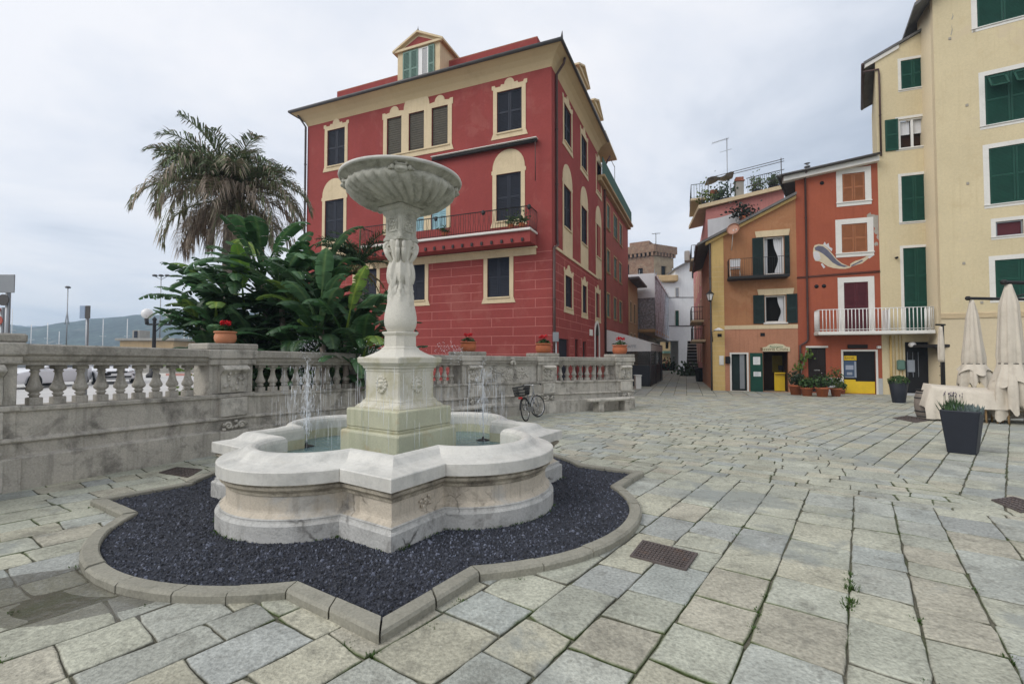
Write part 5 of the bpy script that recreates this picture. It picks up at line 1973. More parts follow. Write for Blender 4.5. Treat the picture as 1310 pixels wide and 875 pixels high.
# second red house further along the street
h2 = thing('town_house', 'faded red house with green shutters and a green roof terrace screen, behind the white awning', 'building', tuple(FR.pt(9.5, 0, g0)))
U0, U1 = 9.40, FR.u(803.2, 300)
T2 = FR.uz(776, 248)[1] + .1
w2 = [(776.4, 780, 263, 297), (785, 789.8, 279.5, 306), (792.5, 795.6, 290, 316), (776.4, 780, 322, 350), (785.5, 789, 332, 358.5), (792, 795, 337, 362), (776.4, 780, 377, 405), (785.3, 788.6, 382, 409), (792.3, 795.4, 386.5, 413)]
o2 = [FR.rect(*w) for w in w2]
for k in (0, 3, 6):
 za, zb = sum(o[2] for o in o2[k:k + 3]) / 3, sum(o[3] for o in o2[k:k + 3]) / 3
 for i in range(3):
  c = (o2[k + i][0] + o2[k + i][1]) / 2
  hw = max(.38, (o2[k + i][1] - o2[k + i][0]) / 2)
  o2[k + i] = (c - hw, c + hw, za, zb)
mb = wall_grid(FR, U0, U1, g0, T2, o2)
back_box(mb, FR, U0, U1, g0, T2, 8)
mb.build('wall', M['red_wall2'], h2)
for i, o in enumerate(o2):
 so = flat_surround(FR, o, .11, M['ochre_wall'], h2)
 shutters(FR, o, M['green2'], so, -.08)
mb = MB(FR.M)
mb.bbox(U0, U1 + .15, -.2, .45, T2, T2 + .16, .02)
mb.bbox(U0, U1 + .1, -.2, .25, T2 - .2, T2 - .002, .02)
mb.build('terrace_slab', M['ochre_wall'], h2)
mb = MB(FR.M)
mb.box(U0, U1, .28, .32, T2 + .17, T2 + 1.25)
mb.box(U1 - .04, U1, -3, .28, T2 + .17, T2 + 1.25)
mb.build('terrace_screen', plain('green_screen', (.02, .085, .055), .8), h2)
mb = MB(FR.M)
mb.box(U0, U0 + 3.4, -6, -1.2, T2 + .16, T2 + 2.6)
mb.build('penthouse', M['cream'], h2)
mb = MB(FR.M)
mb.prism([(U0, T2 + 2.75), (U0 + 4.1, T2 + 2.60), (U0 + 4.1, T2 + 2.72), (U0, T2 + 2.87)], -6.5, .5)
mb.build('roof', M['cream'], h2)
mb = MB(FR.M)
mb.tube([(U0 + 4.3, .3, T2 + .2), (U0 + 4.3, .3, T2 + 2.3)], .02, 5)
mb.tube([(U0 + 4.3, .3, T2 + 2.2), (U0 + 3.0, .3, T2 + 2.2)], .02, 5)
mb.build('awning_post', M['gutter'], h2)
# row on the right: ochre-orange, red-orange, yellow houses
gB = -.3492
FO = Facade(ground_at(912, 499.5).xy, 110)
UO1 = FO.u(1021, 440)
UR1 = FO.u(1128, 440)
UY1 = FO.u(1196, 440)
def zO(px, py, out=0.0): return FO.uz(px, py, out)[1]
# orange house with the sloping roof
oh = thing('town_house', 'low ochre orange house with sloping roof, iron balcony and arched shop sign', 'building', tuple(FO.pt(0, 0, gB)))
zl, zr = zO(912, 307), zO(1019, 251)
uq = FO.u(926.5, 400)
d1 = FO.rect(960, 1008, 299, 352)        # balcony door (whole opening with shutters flat on the wall)
d1 = (FO.u(977, 325), FO.u(1003, 325), zO(990, 351), zO(990, 303))
w1 = (FO.u(978.5, 394), FO.u(1005.5, 394), zO(992, 412.5), zO(992, 378))
dl = (FO.u(936, 475), FO.u(955.5, 475), gB + .02, zO(946, 453))
dp = (FO.u(976.5, 475), FO.u(1008.5, 475), gB + .02, zO(992, 450))
mb = wall_grid(FO, uq, UO1, gB - .05, zl, [(d1[0], d1[1], d1[2], zl), w1, dl, dp], .22)
# gable part above the low eave, around the balcony door
us_ = [uq, d1[0], d1[1], UO1]
def rake(u): return zl + (zr - zl) * (u / UO1)
mb.add([(uq, 0, zl), (d1[0], 0, zl), (d1[0], 0, rake(d1[0])), (uq, 0, rake(uq))], [(0, 1, 2, 3)])
mb.add([(d1[1], 0, zl), (UO1, 0, zl), (UO1, 0, rake(UO1)), (d1[1], 0, rake(d1[1]))], [(0, 1, 2, 3)])
mb.add([(d1[0], 0, d1[3]), (d1[1], 0, d1[3]), (d1[1], 0, rake(d1[1])), (d1[0], 0, rake(d1[0]))], [(0, 1, 2, 3)])
mb.build('wall', M['orange_wall'], oh)
# lower storey in salmon, a thin coat 5 mm proud
zb_ = zO(970, 421)
mb = wall_grid(Facade(FO.o + FO.n * .006, 110), uq, UO1, gB - .05, zb_, [dl, dp], .05)
mb.build('base_coat', M['salmon_wall'], oh)
mb = MB(FO.M)
mb.box(uq, UO1, 0, .03, zb_, zb_ + .22)
mb.build('string_course', M['cream'], oh)
mb = MB(FO.M)
mb.prism([(0, gB - .05), (uq, gB - .05), (uq, rake(uq)), (0, rake(0))], -.3, .02)
mb.build('quoin_strip', M['quoin'], oh)
mb = MB(FO.M)
for k in range(26):
 z = gB + .28 * k
 if z < rake(0) - .1: mb.box(0, uq, .02, .024, z, z + .012)
mb.build('quoin_joints', M['cream'], oh)
# side towards the alley
FA = Facade(FO.o, 19)
mb = wall_grid(FA, 0, 9.5, gB - .05, zl - .15, [(.5, 1.4, gB, gB + 2.1), (1.9, 2.7, 2.6, 3.9)], .2)
back_box(mb, FA, 0, 9.5, gB - .05, zl - .15, .3, False)
mb.build('side_wall', M['salmon_wall'], oh)
for o in ((.5, 1.4, gB, gB + 2.1), (1.9, 2.7, 2.6, 3.9)):
 dark_back(FA, o, oh, M['darkdoor'], -.19, 'door' if o[2] < 0 else 'window')
mb = MB(FO.M)
mb.prism([(-.75, rake(-.75) + .02), (UO1, rake(UO1) + .02), (UO1, rake(UO1) + .16), (-.75, rake(-.75) + .16)], -9, .32)
mb.build('roof', M['slate'], oh)
mb = MB(FO.M)
mb.prism([(-.3, rake(-.3) - .16), (UO1, rake(UO1) - .16), (UO1, rake(UO1) + .0), (-.3, rake(-.3) + .0)], -.1, .16)
mb.build('verge_moulding', M['quoin'], oh)
mb = MB(FO.M)
mb.tube([(-.78, -8.8, rake(-.75) + .02), (-.78, .3, rake(-.75) + .02)], .075, 8)
mb.build('gutter', M['pipe'], oh)
# painted hoods over the upper openings
for (r, hx) in ((d1, (968.5, 1010.5)), (w1, (970.5, 1014.5))):
 mb = MB(FO.M)
 a, b = FO.u(hx[0], 390), FO.u(hx[1], 390)
 z = r[3]
 mb.prism([(a, z + .02), (b, z + .02), (b + .05, z + .30), (b + .05, z + .36), (a - .05, z + .36), (a - .05, z + .30)], 0, .05)
 mb.build('window_hood', M['cream'], oh)
def french_window(F, r, parent, curtains, n=-.15):
 u0, u1, z0, z1 = r
 mb = MB(F.M)
 w = .07
 mb.box(u0, u0 + w, n, n + .05, z0, z1); mb.box(u1 - w, u1, n, n + .05, z0, z1)
 mb.box(u0 + w, u1 - w, n, n + .05, z1 - w, z1); mb.box(u0 + w, u1 - w, n, n + .05, z0, z0 + w)
 o = mb.build('window', M['white_trim'], parent)
 dark_back(F, (u0, u1, z0, z1), o, M['dark_in'], n - .3)
 for (ca, cb, tie) in curtains:
  cm = MB(F.M)
  rows = []
  for k in range(13):
   f = k / 12
   z = z1 - w - (z1 - z0 - 2 * w) * f
   nar = 1 - .55 * math.exp(-((f - .6) / .28) ** 2) if tie else 1
   row = []
   for j in range(15):
    t = j / 14
    uu = ca + (cb - ca) * t * nar if tie >= 0 else cb - (cb - ca) * t * nar
    row.append((uu, n - .08 + .025 * math.sin(t * 26), z))
   rows.append(row)
  cm.rings(rows, closed=False, smooth=True)
  cm.build('curtain', M['sheet'], o)
 return o
u0, u1, z0, z1 = d1
wu = u1 - u0
french_window(FO, d1, oh, [(u0 + .07, u0 + .22 * wu, 0), (u1 - .07 - .42 * wu, u1 - .07, -1)])
shutter(FO, FO.u(962.5, 325), u0 - .02, z0, z1, .012, M['blackgreen'], oh, True, (.5,))
shutter(FO, u1 + .02, FO.u(1010, 325), z0, z1, .012, M['blackgreen'], oh, True, (.5,))
u0, u1, z0, z1 = w1
wu = u1 - u0
french_window(FO, w1, oh, [(u1 - .07 - .3 * wu, u1 - .07, -1)])
shutter(FO, FO.u(963.5, 394), u0 - .03, z0 - .05, z1 + .05, .012, M['blackgreen'], oh, True, (.5,))
shutter(FO, u1 + .03, FO.u(1020, 394), z0 - .05, z1 + .05, .012, M['blackgreen'], oh, True, (.5,))
mb = MB(FO.M)
mb.bbox(u0 - .08, u1 + .08, .001, .07, z0 - .09, z0 - .005, .01)
mb.build('sill', M['white_trim'], oh)
# iron balcony
b0, b1 = FO.u(931.5, 352, .7), FO.u(1010.5, 352, .7)
zf = zO(970, 352, .7)
mb = MB(FO.M)
mb.bbox(b0, b1, 0, .75, zf - .16, zf, .02)
bo_ = mb.build('balcony', M['iron'], oh)
mb = MB(FO.M)
railing(mb, FO, [(b0 + .04, .02), (b0 + .04, .71), (b1 - .04, .71), (b1 - .04, .02)], zf, zf + .95, .006, .014, .11, False)
mb.build('railing', M['iron'], bo_)
# folding chair on the balcony
fc = thing('folding_chair', 'pale folding chair standing on the iron balcony of the orange house', 'chair', tuple(FO.pt(FO.u(940, 340, .4), .4, zf)))
ua, ub = FO.u(934, 340, .4), FO.u(946.5, 340, .4)
mb = MB(FO.M)
for u in (ua, ub):
 mb.tube([(u, .25, zf), (u, .55, zf + .95)], .018, 6)
 mb.tube([(u, .55, zf), (u, .28, zf + .48)], .018, 6)
mb.tube([(ua, .55, zf + .95), (ub, .55, zf + .95)], .018, 6)
mb.build('frame', M['white_paint'], fc)
mb = MB(FO.M)
mb.box(ua, ub, .46, .545, zf + .55, zf + .92)
mb.build('backrest', M['sheet'], fc)
mb = MB(FO.M)
mb.bbox(ua, ub, .22, .60, zf + .44, zf + .47, .01)
mb.build('seat', M['sheet'], fc)
# ground floor: dark doorway, shop door with green leaf, sign
mb = MB(FO.M)
for (a, b, c, d) in ((dl[0] - .09, dl[0], dl[2], dl[3] + .09), (dl[1], dl[1] + .09, dl[2], dl[3] + .09), (dl[0], dl[1], dl[3], dl[3] + .09), (dl[0] - .09, dl[1] + .09, gB - .02, dl[2])):
 mb.box(a, b, 0, .03, c, d)
fo_ = mb.build('door', M['white_trim'], oh)
dark_back(FO, dl, fo_, M['blackgreen'], -.18, 'door_leaf')
mb = MB(FO.M)
mb.box(dl[1] - .34, dl[1] - .10, -.17, -.14, dl[2] + .1, dl[3])
mb.build('curtain', M['grey_metal'], fo_)
mb = MB(FO.M)
mb.box(dp[0], dp[1], -1.4, -1.38, dp[2], dp[3])
mb.box(dp[0], dp[0] + .01, -1.4, -.2, dp[2], dp[3]); mb.box(dp[1] - .01, dp[1], -1.4, -.2, dp[2], dp[3]); mb.box(dp[0], dp[1], -1.4, -.2, dp[3] - .01, dp[3])
sh_ = mb.build('door', M['brown_in'], oh)
mb = MB(FO.M)
um = dp[0] + (dp[1] - dp[0]) * .53
mb.box(um, dp[1] - .05, -.7, -.66, dp[2], dp[2] + 1.0)
mb.bbox(um, dp[1] - .05, -.72, -.5, dp[2] + .95, dp[2] + 1.02, .01)
mb.build('counter', M['yellow_panel'], sh_)
mb = MB(FO.M)
mb.box(um, dp[1] - .05, -1.3, -1.28, dp[2] + 1.02, dp[3] - .2)
mb.build('shelf_back', M['yellow_in'], sh_)
mb = MB(FO.M)
mb.box(um + .3, um + .75, -1.27, -1.1, dp[2] + 1.15, dp[2] + 1.4)
mb.build('till', M['ink'], sh_)
mb = MB(FO.M)
shl = (FO.u(959.5, 475, .03), FO.u(975.8, 475, .03), gB + .0, zO(968, 451.5))
mb.bbox(*shl[:2], .03, .08, *shl[2:], .008)
mb.box(shl[0] + .08, shl[1] - .08, .081, .09, shl[2] + .15, shl[2] + .9)
mb.box(shl[0] + .08, shl[1] - .08, .081, .09, shl[2] + 1.05, shl[3] - .1)
gl_ = mb.build('shop_door_leaf', M['dkgreen'], oh)
for (x0, x1, y0, y1) in ((963.5, 972.5, 456.5, 466.5), (964, 973.5, 475.5, 481.5)):
 r = FO.rect(x0, x1, y0, y1, .09)
 mb = MB(FO.M)
 mb.box(*r[:2], .0915, .097, *r[2:])
 nt_ = mb.build('notice', M['white_paint'], gl_)
 mb = MB(FO.M)
 for k in range(7):
  z = r[3] - (k + 1) * (r[3] - r[2]) / 8
  mb.box(r[0] + .05, r[1] - .05 - .04 * (k % 3), .0975, .0985, z, z + .012)
 mb.build('printed_lines', M['atm_grey'], nt_)
# sign board
sr = FO.rect(975.5, 1010.5, 440, 449.5, .06)
mb = MB(FO.M)
um = (sr[0] + sr[1]) / 2
hw = (sr[1] - sr[0]) / 2
zc_ = sr[2] + (sr[3] - sr[2]) * .55
mb.prism([(sr[0], sr[2]), (sr[1], sr[2]), (sr[1], zc_), (um + hw * .75, zc_ + .02), (um + hw * .5, sr[3] - .03), (um, sr[3] + .02), (um - hw * .5, sr[3] - .03), (um - hw * .75, zc_ + .02), (sr[0], zc_)], .03, .075)
sg = thing('shop_sign', 'cream arched pizzeria sign board with green and brown lettering above the shop door', 'sign', tuple(FO.pt(um, .05, sr[2])))
mb.build('board', M['sign_cream'], sg)
tf = text_frame(FO, um, .077, zc_ + .03)
text_mesh('Asporto', .19, plain('sign_green', (.05, .16, .09), .7), sg, tf)
tf = text_frame(FO, um - .1, .077, sr[2] + .12)
text_mesh('Pizzeria Cinzia', .23, plain('sign_brown', (.12, .075, .02), .7), sg, tf)
# small fittings on the wall
mb = MB(FO.M)
r = FO.rect(928, 934, 456, 465, .05)
mb.bbox(*r[:2], .0, .16, *r[2:], .02)
mb.build('post_box', M['ink'], oh)
mb = MB(FO.M)
r = FO.rect(920, 926, 455, 467, .05)
mb.bbox(r[0], r[1], .021, .06, *r[2:], .01)
mb.build('wall_plate', M['white_trim'], oh)
for (x, y) in ((975.5, 428), (920.5, 429)):
 u, z = FO.uz(x, y)
 mb = MB(FO.M)
 mb.lathe([(.10, .0), (.10, .04), (.0, .04)], 12, (u, .03, z - .02)) if False else mb.bbox(u - .11, u + .11, .02, .035, z - .09, z + .09, .01)
 mb.build('vent', M['ink'], oh)
# satellite dish
ds = thing('satellite_dish', 'rust tinted satellite dish under the roof edge of the orange house', 'satellite dish', tuple(FO.pt(FO.u(938, 305, .4), .4, zO(938, 294, .4))))
c = FO.pt(FO.u(938, 294, .4), .45, zO(938, 293.5, .4))
mb = MB(Matrix.Translation(c) @ Matrix.Rotation(R(-40), 4, 'Z') @ Matrix.Rotation(R(75), 4, 'X'))
mb.lathe([(.0, -.08), (.12, -.07), (.24, -.03), (.33, .04), (.34, .045), (.24, -.01), (.12, -.05), (.0, -.06)], 24, smooth=True)
mb.build('dish', surf('dish_paint', (.50, .27, .19), .7), ds)
mb = MB()
mb.tube([c, FO.pt(FO.u(936, 318, .1), .0, zO(936, 320, .1))], .02, 6)
mb.tube([c + Vector((0, 0, -.28)), c + Vector((-.05, -.4, -.15))], .012, 5)
mb.ellipsoid(c + Vector((-.05, -.42, -.15)), (.04, .06, .04))
mb.build('mount', M['white_trim'], ds)
# lamps on the corner
def lantern(label, loc):
 t = thing('wall_lantern', label, 'lantern', loc)
 p = Vector(loc)
 mb = MB()
 mb.tube([p, p + Vector((-.15, -.25, .08)), p + Vector((-.28, -.5, .05))], .018, 6)
 mb.tube([p + Vector((0, 0, -.45)), p + Vector((-.12, -.2, -.3)), p + Vector((-.2, -.36, .05))], .012, 6)
 mb.build('bracket', M['iron'], t)
 q = p + Vector((-.28, -.5, -.05))
 mb = MB()
 mb.lathe([(.11, -.42), (.20, -.08)], 6, tuple(q), True, True, False)
 mb.build('lamp_glass', M['globe'], t)
 mb = MB()
 for k in range(6):
  a = 2 * PI * k / 6
  mb.tube([q + Vector((.112 * math.cos(a), .112 * math.sin(a), -.42)), q + Vector((.203 * math.cos(a), .203 * math.sin(a), -.08))], .012, 4)
 mb.lathe([(.24, -.08), (.20, -.05), (.09, .06), (.05, .08), (.05, .14), (.0, .18)], 12, tuple(q), True, True)
 mb.lathe([(.13, -.43), (.05, -.48), (.0, -.55)], 10, tuple(q), True, True)
 mb.build('lamp_cage', M['iron'], t)
lantern('black iron wall lantern on the corner of the orange house', tuple(FO.pt(-.03, .05, zO(912, 375))))
lp = thing('street_lamp', 'small white dish lamp on a curved arm at the corner of the orange house', 'lamp', tuple(FO.pt(0, 0, zO(912, 425))))
p = FO.pt(.02, .03, zO(912, 426))
mb = MB()
mb.tube([p + Vector((0, 0, -.5)), p + Vector((-.1, -.15, .05)), p + Vector((.05, -.55, .15))], .02, 6)
mb.build('arm', M['iron'], lp)
mb = MB()
mb.lathe([(.04, .14), (.12, .10), (.26, .02), (.27, 0), (.18, -.03), (.0, -.05)], 20, tuple(p + Vector((.08, -.6, .12))))
mb.build('shade', M['white_paint'], lp)
pipe(FO, [(-.08, .1, rake(0) - .2), (-.06, .08, 2.0), (-.06, .08, gB)], .045, oh, M['gutter'])
SK = Vector((math.sin(R(36.5)), math.cos(R(36.5))))
SKM = Matrix(((FO.d.x, -SK.x, 0, FO.o.x), (FO.d.y, -SK.y, 0, FO.o.y), (0, 0, 1, 0), (0, 0, 0, 1)))   # depth runs along the side lane
# red-orange house with the painted fish
rh = thing('town_house', 'red-orange house with brown shutters in white frames and a painted fish', 'building', tuple(FO.pt(UO1, 0, gB)))
ztL, ztR = zO(1021, 232), zO(1128, 209)
HT = (ztL + ztR) / 2
wins = [(1077.5, 1106.5, 221, 257.5, 'brownshut'), (1076.7, 1109.5, 286, 323, 'brownshut'), (1080, 1111, 361, 424, 'maroon')]
rw = [FO.rect(*w[:4]) for w in wins]
rw[2] = (rw[2][0], rw[2][1], zO(1095, 424), rw[2][3])
dA = (FO.u(1034, 475), FO.u(1057, 475), gB + .05, zO(1045, 445))
dB = (FO.u(1079, 475), FO.u(1120.5, 475), gB + .02, zO(1100, 449.5))
mb = wall_grid(FO, UO1, UR1, gB - .05, HT, [*rw, dA, dB], .12)
zs_ = lambda u: ztL + (ztR - ztL) * (u - UO1) / (UR1 - UO1)
mb.add([(UO1, 0, HT), (UR1, 0, HT), (UR1, 0, zs_(UR1) + .3), (UO1, 0, zs_(UO1) + .3)], [(0, 1, 2, 3)])
mb.M = SKM
mb.add([(UO1, 0, gB), (UO1, -8, gB), (UO1, -8, ztL + .2), (UO1, 0, ztL + .2)], [(0, 1, 2, 3)])
mb.build('wall', M['brick_red'], rh)
for w, o in zip(wins, rw):
 so = flat_surround(FO, o, .27, M['white_trim'], rh, .02, 0 if w[4] == 'maroon' else .1, .06, bottom=(w[4] != 'maroon'))
 shutters(FO, o, M[w[4]], so, -.06, louvre=(w[4] != 'x'), rails=(.5,), pitch=.055)
mb = MB(SKM)
mb.prism([(UO1 - .75, zs_(UO1 - .75) + .32), (UR1 - .02, zs_(UR1) + .32), (UR1 - .02, zs_(UR1) + .42), (UO1 - .75, zs_(UO1 - .75) + .42)], -8, .45)
mb.build('roof', M['slate'], rh)
mb = MB(FO.M)
mb.prism([(UO1 - .6, zs_(UO1 - .6) + .05), (UR1 - .02, zs_(UR1) + .05), (UR1 - .02, zs_(UR1) + .315), (UO1 - .6, zs_(UO1 - .6) + .315)], -.1, .34)
mb.build('eave_board', M['white_trim'], rh)
mb = MB(FO.M)
mb.tube([(UO1 - .76, .47, zs_(UO1 - .76) + .36), (UR1 - .03, .47, zs_(UR1) + .36)], .07, 8)
mb.M = SKM
mb.tube([(UO1 - .78, .45, zs_(UO1 - .76) + .36), (UO1 - .78, -4, zs_(UO1 - .76) + .3)], .07, 8)
mb.build('gutter', M['gutter'], rh)
uP = FO.u(1031.5, 340)
pipe(FO, [(uP, .42, zs_(uP) + .33), (uP, .10, zs_(uP) + .05), (uP, .08, zO(1032, 434)), (uP - .1, .08, zO(1032, 438)), (UO1 + .08, .08, zO(1022, 442)), (UO1 + .04, .08, gB)], .05, rh, M['pipe'])
mb = MB(FO.M)
zcb = zO(1075, 352)
mb.tube([(UO1, .03, zcb - .05), (FO.u(1060, 352), .03, zcb), (UR1, .03, zcb + .06)], .022, 5)
mb.tube([(UO1, .03, zcb - .0), (FO.u(1060, 352), .03, zcb + .06), (UR1, .03, zcb + .13)], .012, 5)
mb.build('cable', M['pipe'], rh)
for (x, y) in ((1044.5, 366.5), (1054, 366), (1051.5, 234.5)):
 u, z = FO.uz(x, y)
 mb = MB(FO.M)
 mb.tube([(u, .001, z), (u, .02, z)], .10, 12)
 mb.build('vent', M['ink'], rh)
# flaked patch of render beside the middle window
mb = MB(FO.M)
pq = random.Random(4)
for (x, y, s_) in ((1120, 281, .38), (1124, 292, .42), (1126, 303, .30), (1112, 277, .22), (1121, 312, .14)):
 u, z = FO.uz(x, y)
 n_ = 16
 pts = []
 for k in range(n_):
  a = 2 * PI * k / n_
  r_ = s_ * pq.uniform(.55, 1.1)
  pts.append((min(u + r_ * .6 * math.cos(a), UR1 - .02), z + r_ * math.sin(a)))
 dn = .003 + .0015 * pq.random()
 mb.prism(pts, 0, dn + .0008 * len(mb.v) / 32)
mb.build('bare_patch', M['bare'], rh)
# painted fish: a flat mural following the photograph
mu = MB(FO.M)
fx = lambda x, y: FO.uz(x, y)
out_t = [(1040.5, 318), (1042, 314), (1047, 312.5), (1053, 313), (1059, 318), (1065, 325), (1070, 331.5), (1077, 337), (1084, 340), (1088, 341.5)]
out_b = [(1088, 342.5), (1082, 344), (1074, 344), (1066, 343), (1059, 341), (1053, 337), (1048, 334.5), (1043, 334), (1041, 330), (1040, 324)]
mu.prism([fx(*p) for p in out_t + out_b], 0, .006)
tail = [(1087, 342), (1088, 337.5), (1094, 334), (1101, 332), (1106, 329.5), (1112, 325.5), (1115, 325), (1113, 329), (1108, 333), (1103, 337), (1096, 339), (1090, 341)]
mu.prism([fx(*p) for p in tail], 0, .0065)
mural = mu.build('fish_mural', surf('mural_cream', (.58, .50, .36), .9, .12, 3, fine=.05, bmp=.05), rh)
mu = MB(FO.M)
back = [(1042, 317), (1047, 314.5), (1053, 315.5), (1059, 320), (1065, 327), (1070, 333), (1077, 338.5), (1085, 341), (1080, 342), (1072, 340), (1065, 336), (1059, 330), (1053, 325), (1047, 321.5), (1043, 320.5)]
mu.prism([fx(*p) for p in back], .0062, .009)
mu.prism([fx(*p) for p in [(1088, 340), (1095, 336.5), (1103, 332.5), (1104, 334), (1097, 337.5), (1090, 341)]], .0066, .0092)
mu.prism([fx(*p) for p in [(1046, 316.5), (1048, 316), (1049, 318), (1047, 319)]], .0091, .011)
mu.build('painted_back', surf('mural_blue', (.13, .13, .17), .9, .2, 3, fine=.08, bmp=.05), mural)
mu = MB(FO.M)
mu.prism([fx(*p) for p in [(1040.8, 322), (1045, 321.5), (1048, 324), (1050, 331), (1046, 334), (1042.5, 333), (1040.5, 328)]], .0062, .0088)
mu.prism([fx(*p) for p in [(1053, 313), (1055, 309.5), (1057, 313), (1060, 311), (1061, 316), (1065, 318), (1064, 322), (1059, 317.5)]], 0, .0055)
mu.prism([fx(*p) for p in [(1052, 337), (1056, 342), (1053.5, 343.5), (1050, 338)]], 0, .0055)
mu.prism([fx(*p) for p in [(1110, 329), (1117, 324.5), (1119, 326), (1112, 331)]], .0067, .0085)
mu.build('painted_belly', surf('mural_white', (.60, .58, .58), .9, .1, 3, bmp=.05), mural)
# doors on the ground floor
mb = MB(FO.M)
mb.box(dA[0], dA[1], -.11, -.06, dA[2], dA[3])
for k in range(2):
 a = dA[0] + (dA[1] - dA[0]) * (.06 + .48 * k)
 mb.box(a, a + (dA[1] - dA[0]) * .40, -.06, -.045, dA[2] + .15, dA[2] + 1.0)
 mb.box(a, a + (dA[1] - dA[0]) * .40, -.06, -.045, dA[2] + 1.1, dA[3] - .12)
dr = mb.build('door', M['darkdoor'], rh)
mb = MB(FO.M)
mb.ellipsoid((dA[1] - .2, -.02, dA[2] + 1.0), (.03, .03, .03))
mb.bbox((dA[0] + dA[1]) / 2 - .14, (dA[0] + dA[1]) / 2 + .14, -.045, -.03, dA[2] + 1.12, dA[2] + 1.18, .005)
mb.build('handle', M['chrome'], dr)
mb = MB(FO.M)
mb.bbox(dA[0] - .1, dA[1] + .1, 0, .05, dA[3], dA[3] + .1, .01)
mb.build('lintel', M['white_trim'], dr)
# cash machine shop front
mb = MB(FO.M)
w = .09
mb.box(dB[0] - w, dB[0], 0, .03, gB - .05, dB[3] + w); mb.box(dB[1], dB[1] + w, 0, .03, gB - .05, dB[3] + w); mb.box(dB[0], dB[1], 0, .03, dB[3], dB[3] + w)
fr_ = mb.build('shop_front', M['white_trim'], rh)
dark_back(FO, dB, fr_, M['ink'], -.10, 'dark_panel')
mb = MB(FO.M)
zy = zO(1100, 488)
mb.bbox(dB[0] + .03, dB[1] - .03, -.095, -.04, gB + .02, zy, .01)
mb.bbox(dB[0] + .03, FO.u(1095, 487), -.095, -.035, zy - .02, zy + .09, .01)
mb.build('lower_panel', M['yellow_panel'], fr_)
at_ = thing('cash_machine', 'blue and grey cash machine under a yellow header in the black shop front', 'cash machine', tuple(FO.pt(FO.u(1087, 480), 0, zy)))
r = FO.rect(1079.8, 1096, 461.5, 483.5)
mb = MB(FO.M)
mb.bbox(r[0], r[1], -.095, .0, r[2], r[3], .02)
mb.build('body', M['atm_blue'], at_)
mb = MB(FO.M)
mb.box(r[0] + .07, r[1] - .14, .001, .006, r[2] + (r[3] - r[2]) * .48, r[2] + (r[3] - r[2]) * .74)
mb.build('screen', plain('screen_glass', (.34, .37, .45), .25), at_)
mb = MB(FO.M)
mb.box(r[1] - .10, r[1] - .02, .001, .006, r[2] + .03, r[3] - .03)
mb.box(r[0] + .12, r[1] - .2, .001, .02, r[2] + .16, r[2] + .30)
mb.box(r[0] + .05, r[1] - .12, .001, .03, r[2] + .02, r[2] + .06)
mb.build('keypad', M['atm_grey'], at_)
hr_ = FO.rect(1079.8, 1095.8, 455.2, 461)
mb = MB(FO.M)
mb.bbox(*hr_[:2], -.095, .01, *hr_[2:], .01)
hd_ = mb.build('header', M['yellow_panel'], at_)
text_mesh('BANK', .17, plain('header_ink', (.16, .09, .01), .6), at_, text_frame(FO, (hr_[0] + hr_[1]) / 2 - .03, .012, (hr_[2] + hr_[3]) / 2))
# stone skirting either side
mb = MB(FO.M)
zsk = zO(1124, 484)
for (a, b) in ((dA[1] + .05, dB[0] - w - .01), (dB[1] + w + .01, UR1)):
 mb.bbox(a, b, .001, .025, gB - .05, zsk, .004)
mb.build('skirting', M['base_stone'], rh)
mb = MB(FO.M)
mb.bbox(FO.u(1121, 444), FO.u(1126, 444), 0, .16, zO(1123, 446), zO(1123, 442.5), .02)
mb.build('wall_light', M['white_paint'], rh)
mb = MB(FO.M)
mb.bbox(dB[0] + .2, dB[1] - .35, 0, .10, dB[3] + w + .06, dB[3] + w + .26, .01)
mb.build('sign_box', M['darkdoor'], rh)
# chimney pipe, aerial on the roofs
cp = FO.pt(FO.u(1032.5, 205, -1.0), -1.0, zs_(UO1) + .3)
ch_o = thing('flue_pipe', 'thin metal flue pipe on the roof of the red-orange house', 'chimney', tuple(cp))
mb = MB()
mb.tube([cp, cp + Vector((0, 0, .75))], .09, 10)
mb.build('pipe', M['grey_metal'], ch_o)
mb = MB()
mb.lathe([(.15, .75), (.15, .80), (.06, .86), (.06, .95), (.15, .97), (.0, 1.02)], 12, tuple(cp))
mb.build('cowl', M['grey_metal'], ch_o)
# yellow house: recessed wing with the balcony
yh = thing('apartment_building', 'tall pale yellow apartment building with dark green shutters, right edge of the square', 'building', tuple(FO.pt(UR1, 0, gB)))
yw = [(1152.5, 1184, 74, 111.5), (1149.5, 1184.5, 150, 188), (1153.5, 1187.5, 223.5, 283), (1156.5, 1191, 316.5, 424)]
ry = [FO.rect(*w) for w in yw]
ry[3] = (ry[3][0], ry[3][1], rw[2][2], ry[3][3])
dE = (FO.u(1158.5, 475), FO.u(1190, 475), gB, zO(1172, 437.5))
yz = lambda x, y: FO.uz(x, y)
zyl, zyr = zO(1124, 75), zO(1184, 38)
ZT = min(zyl, zyr) - .05
UYE = UY1 + 1.2
mb = wall_grid(FO, UR1, UYE, gB - .05, ZT, [*ry, dE], .14)
mb.add([(UR1, 0, ZT), (UYE, 0, ZT), (UYE, 0, zyl + (zyr - zyl) * (UYE - UR1) / (UY1 - UR1)), (UR1, 0, zyl)], [(0, 1, 2, 3)])
mb.M = SKM
mb.add([(UR1, 0, gB), (UR1, -7, gB), (UR1, -7, zyl - .05), (UR1, 0, zyl)], [(0, 1, 2, 3)])
yw_o = mb.build('wall', M['yellow_wall'], yh)
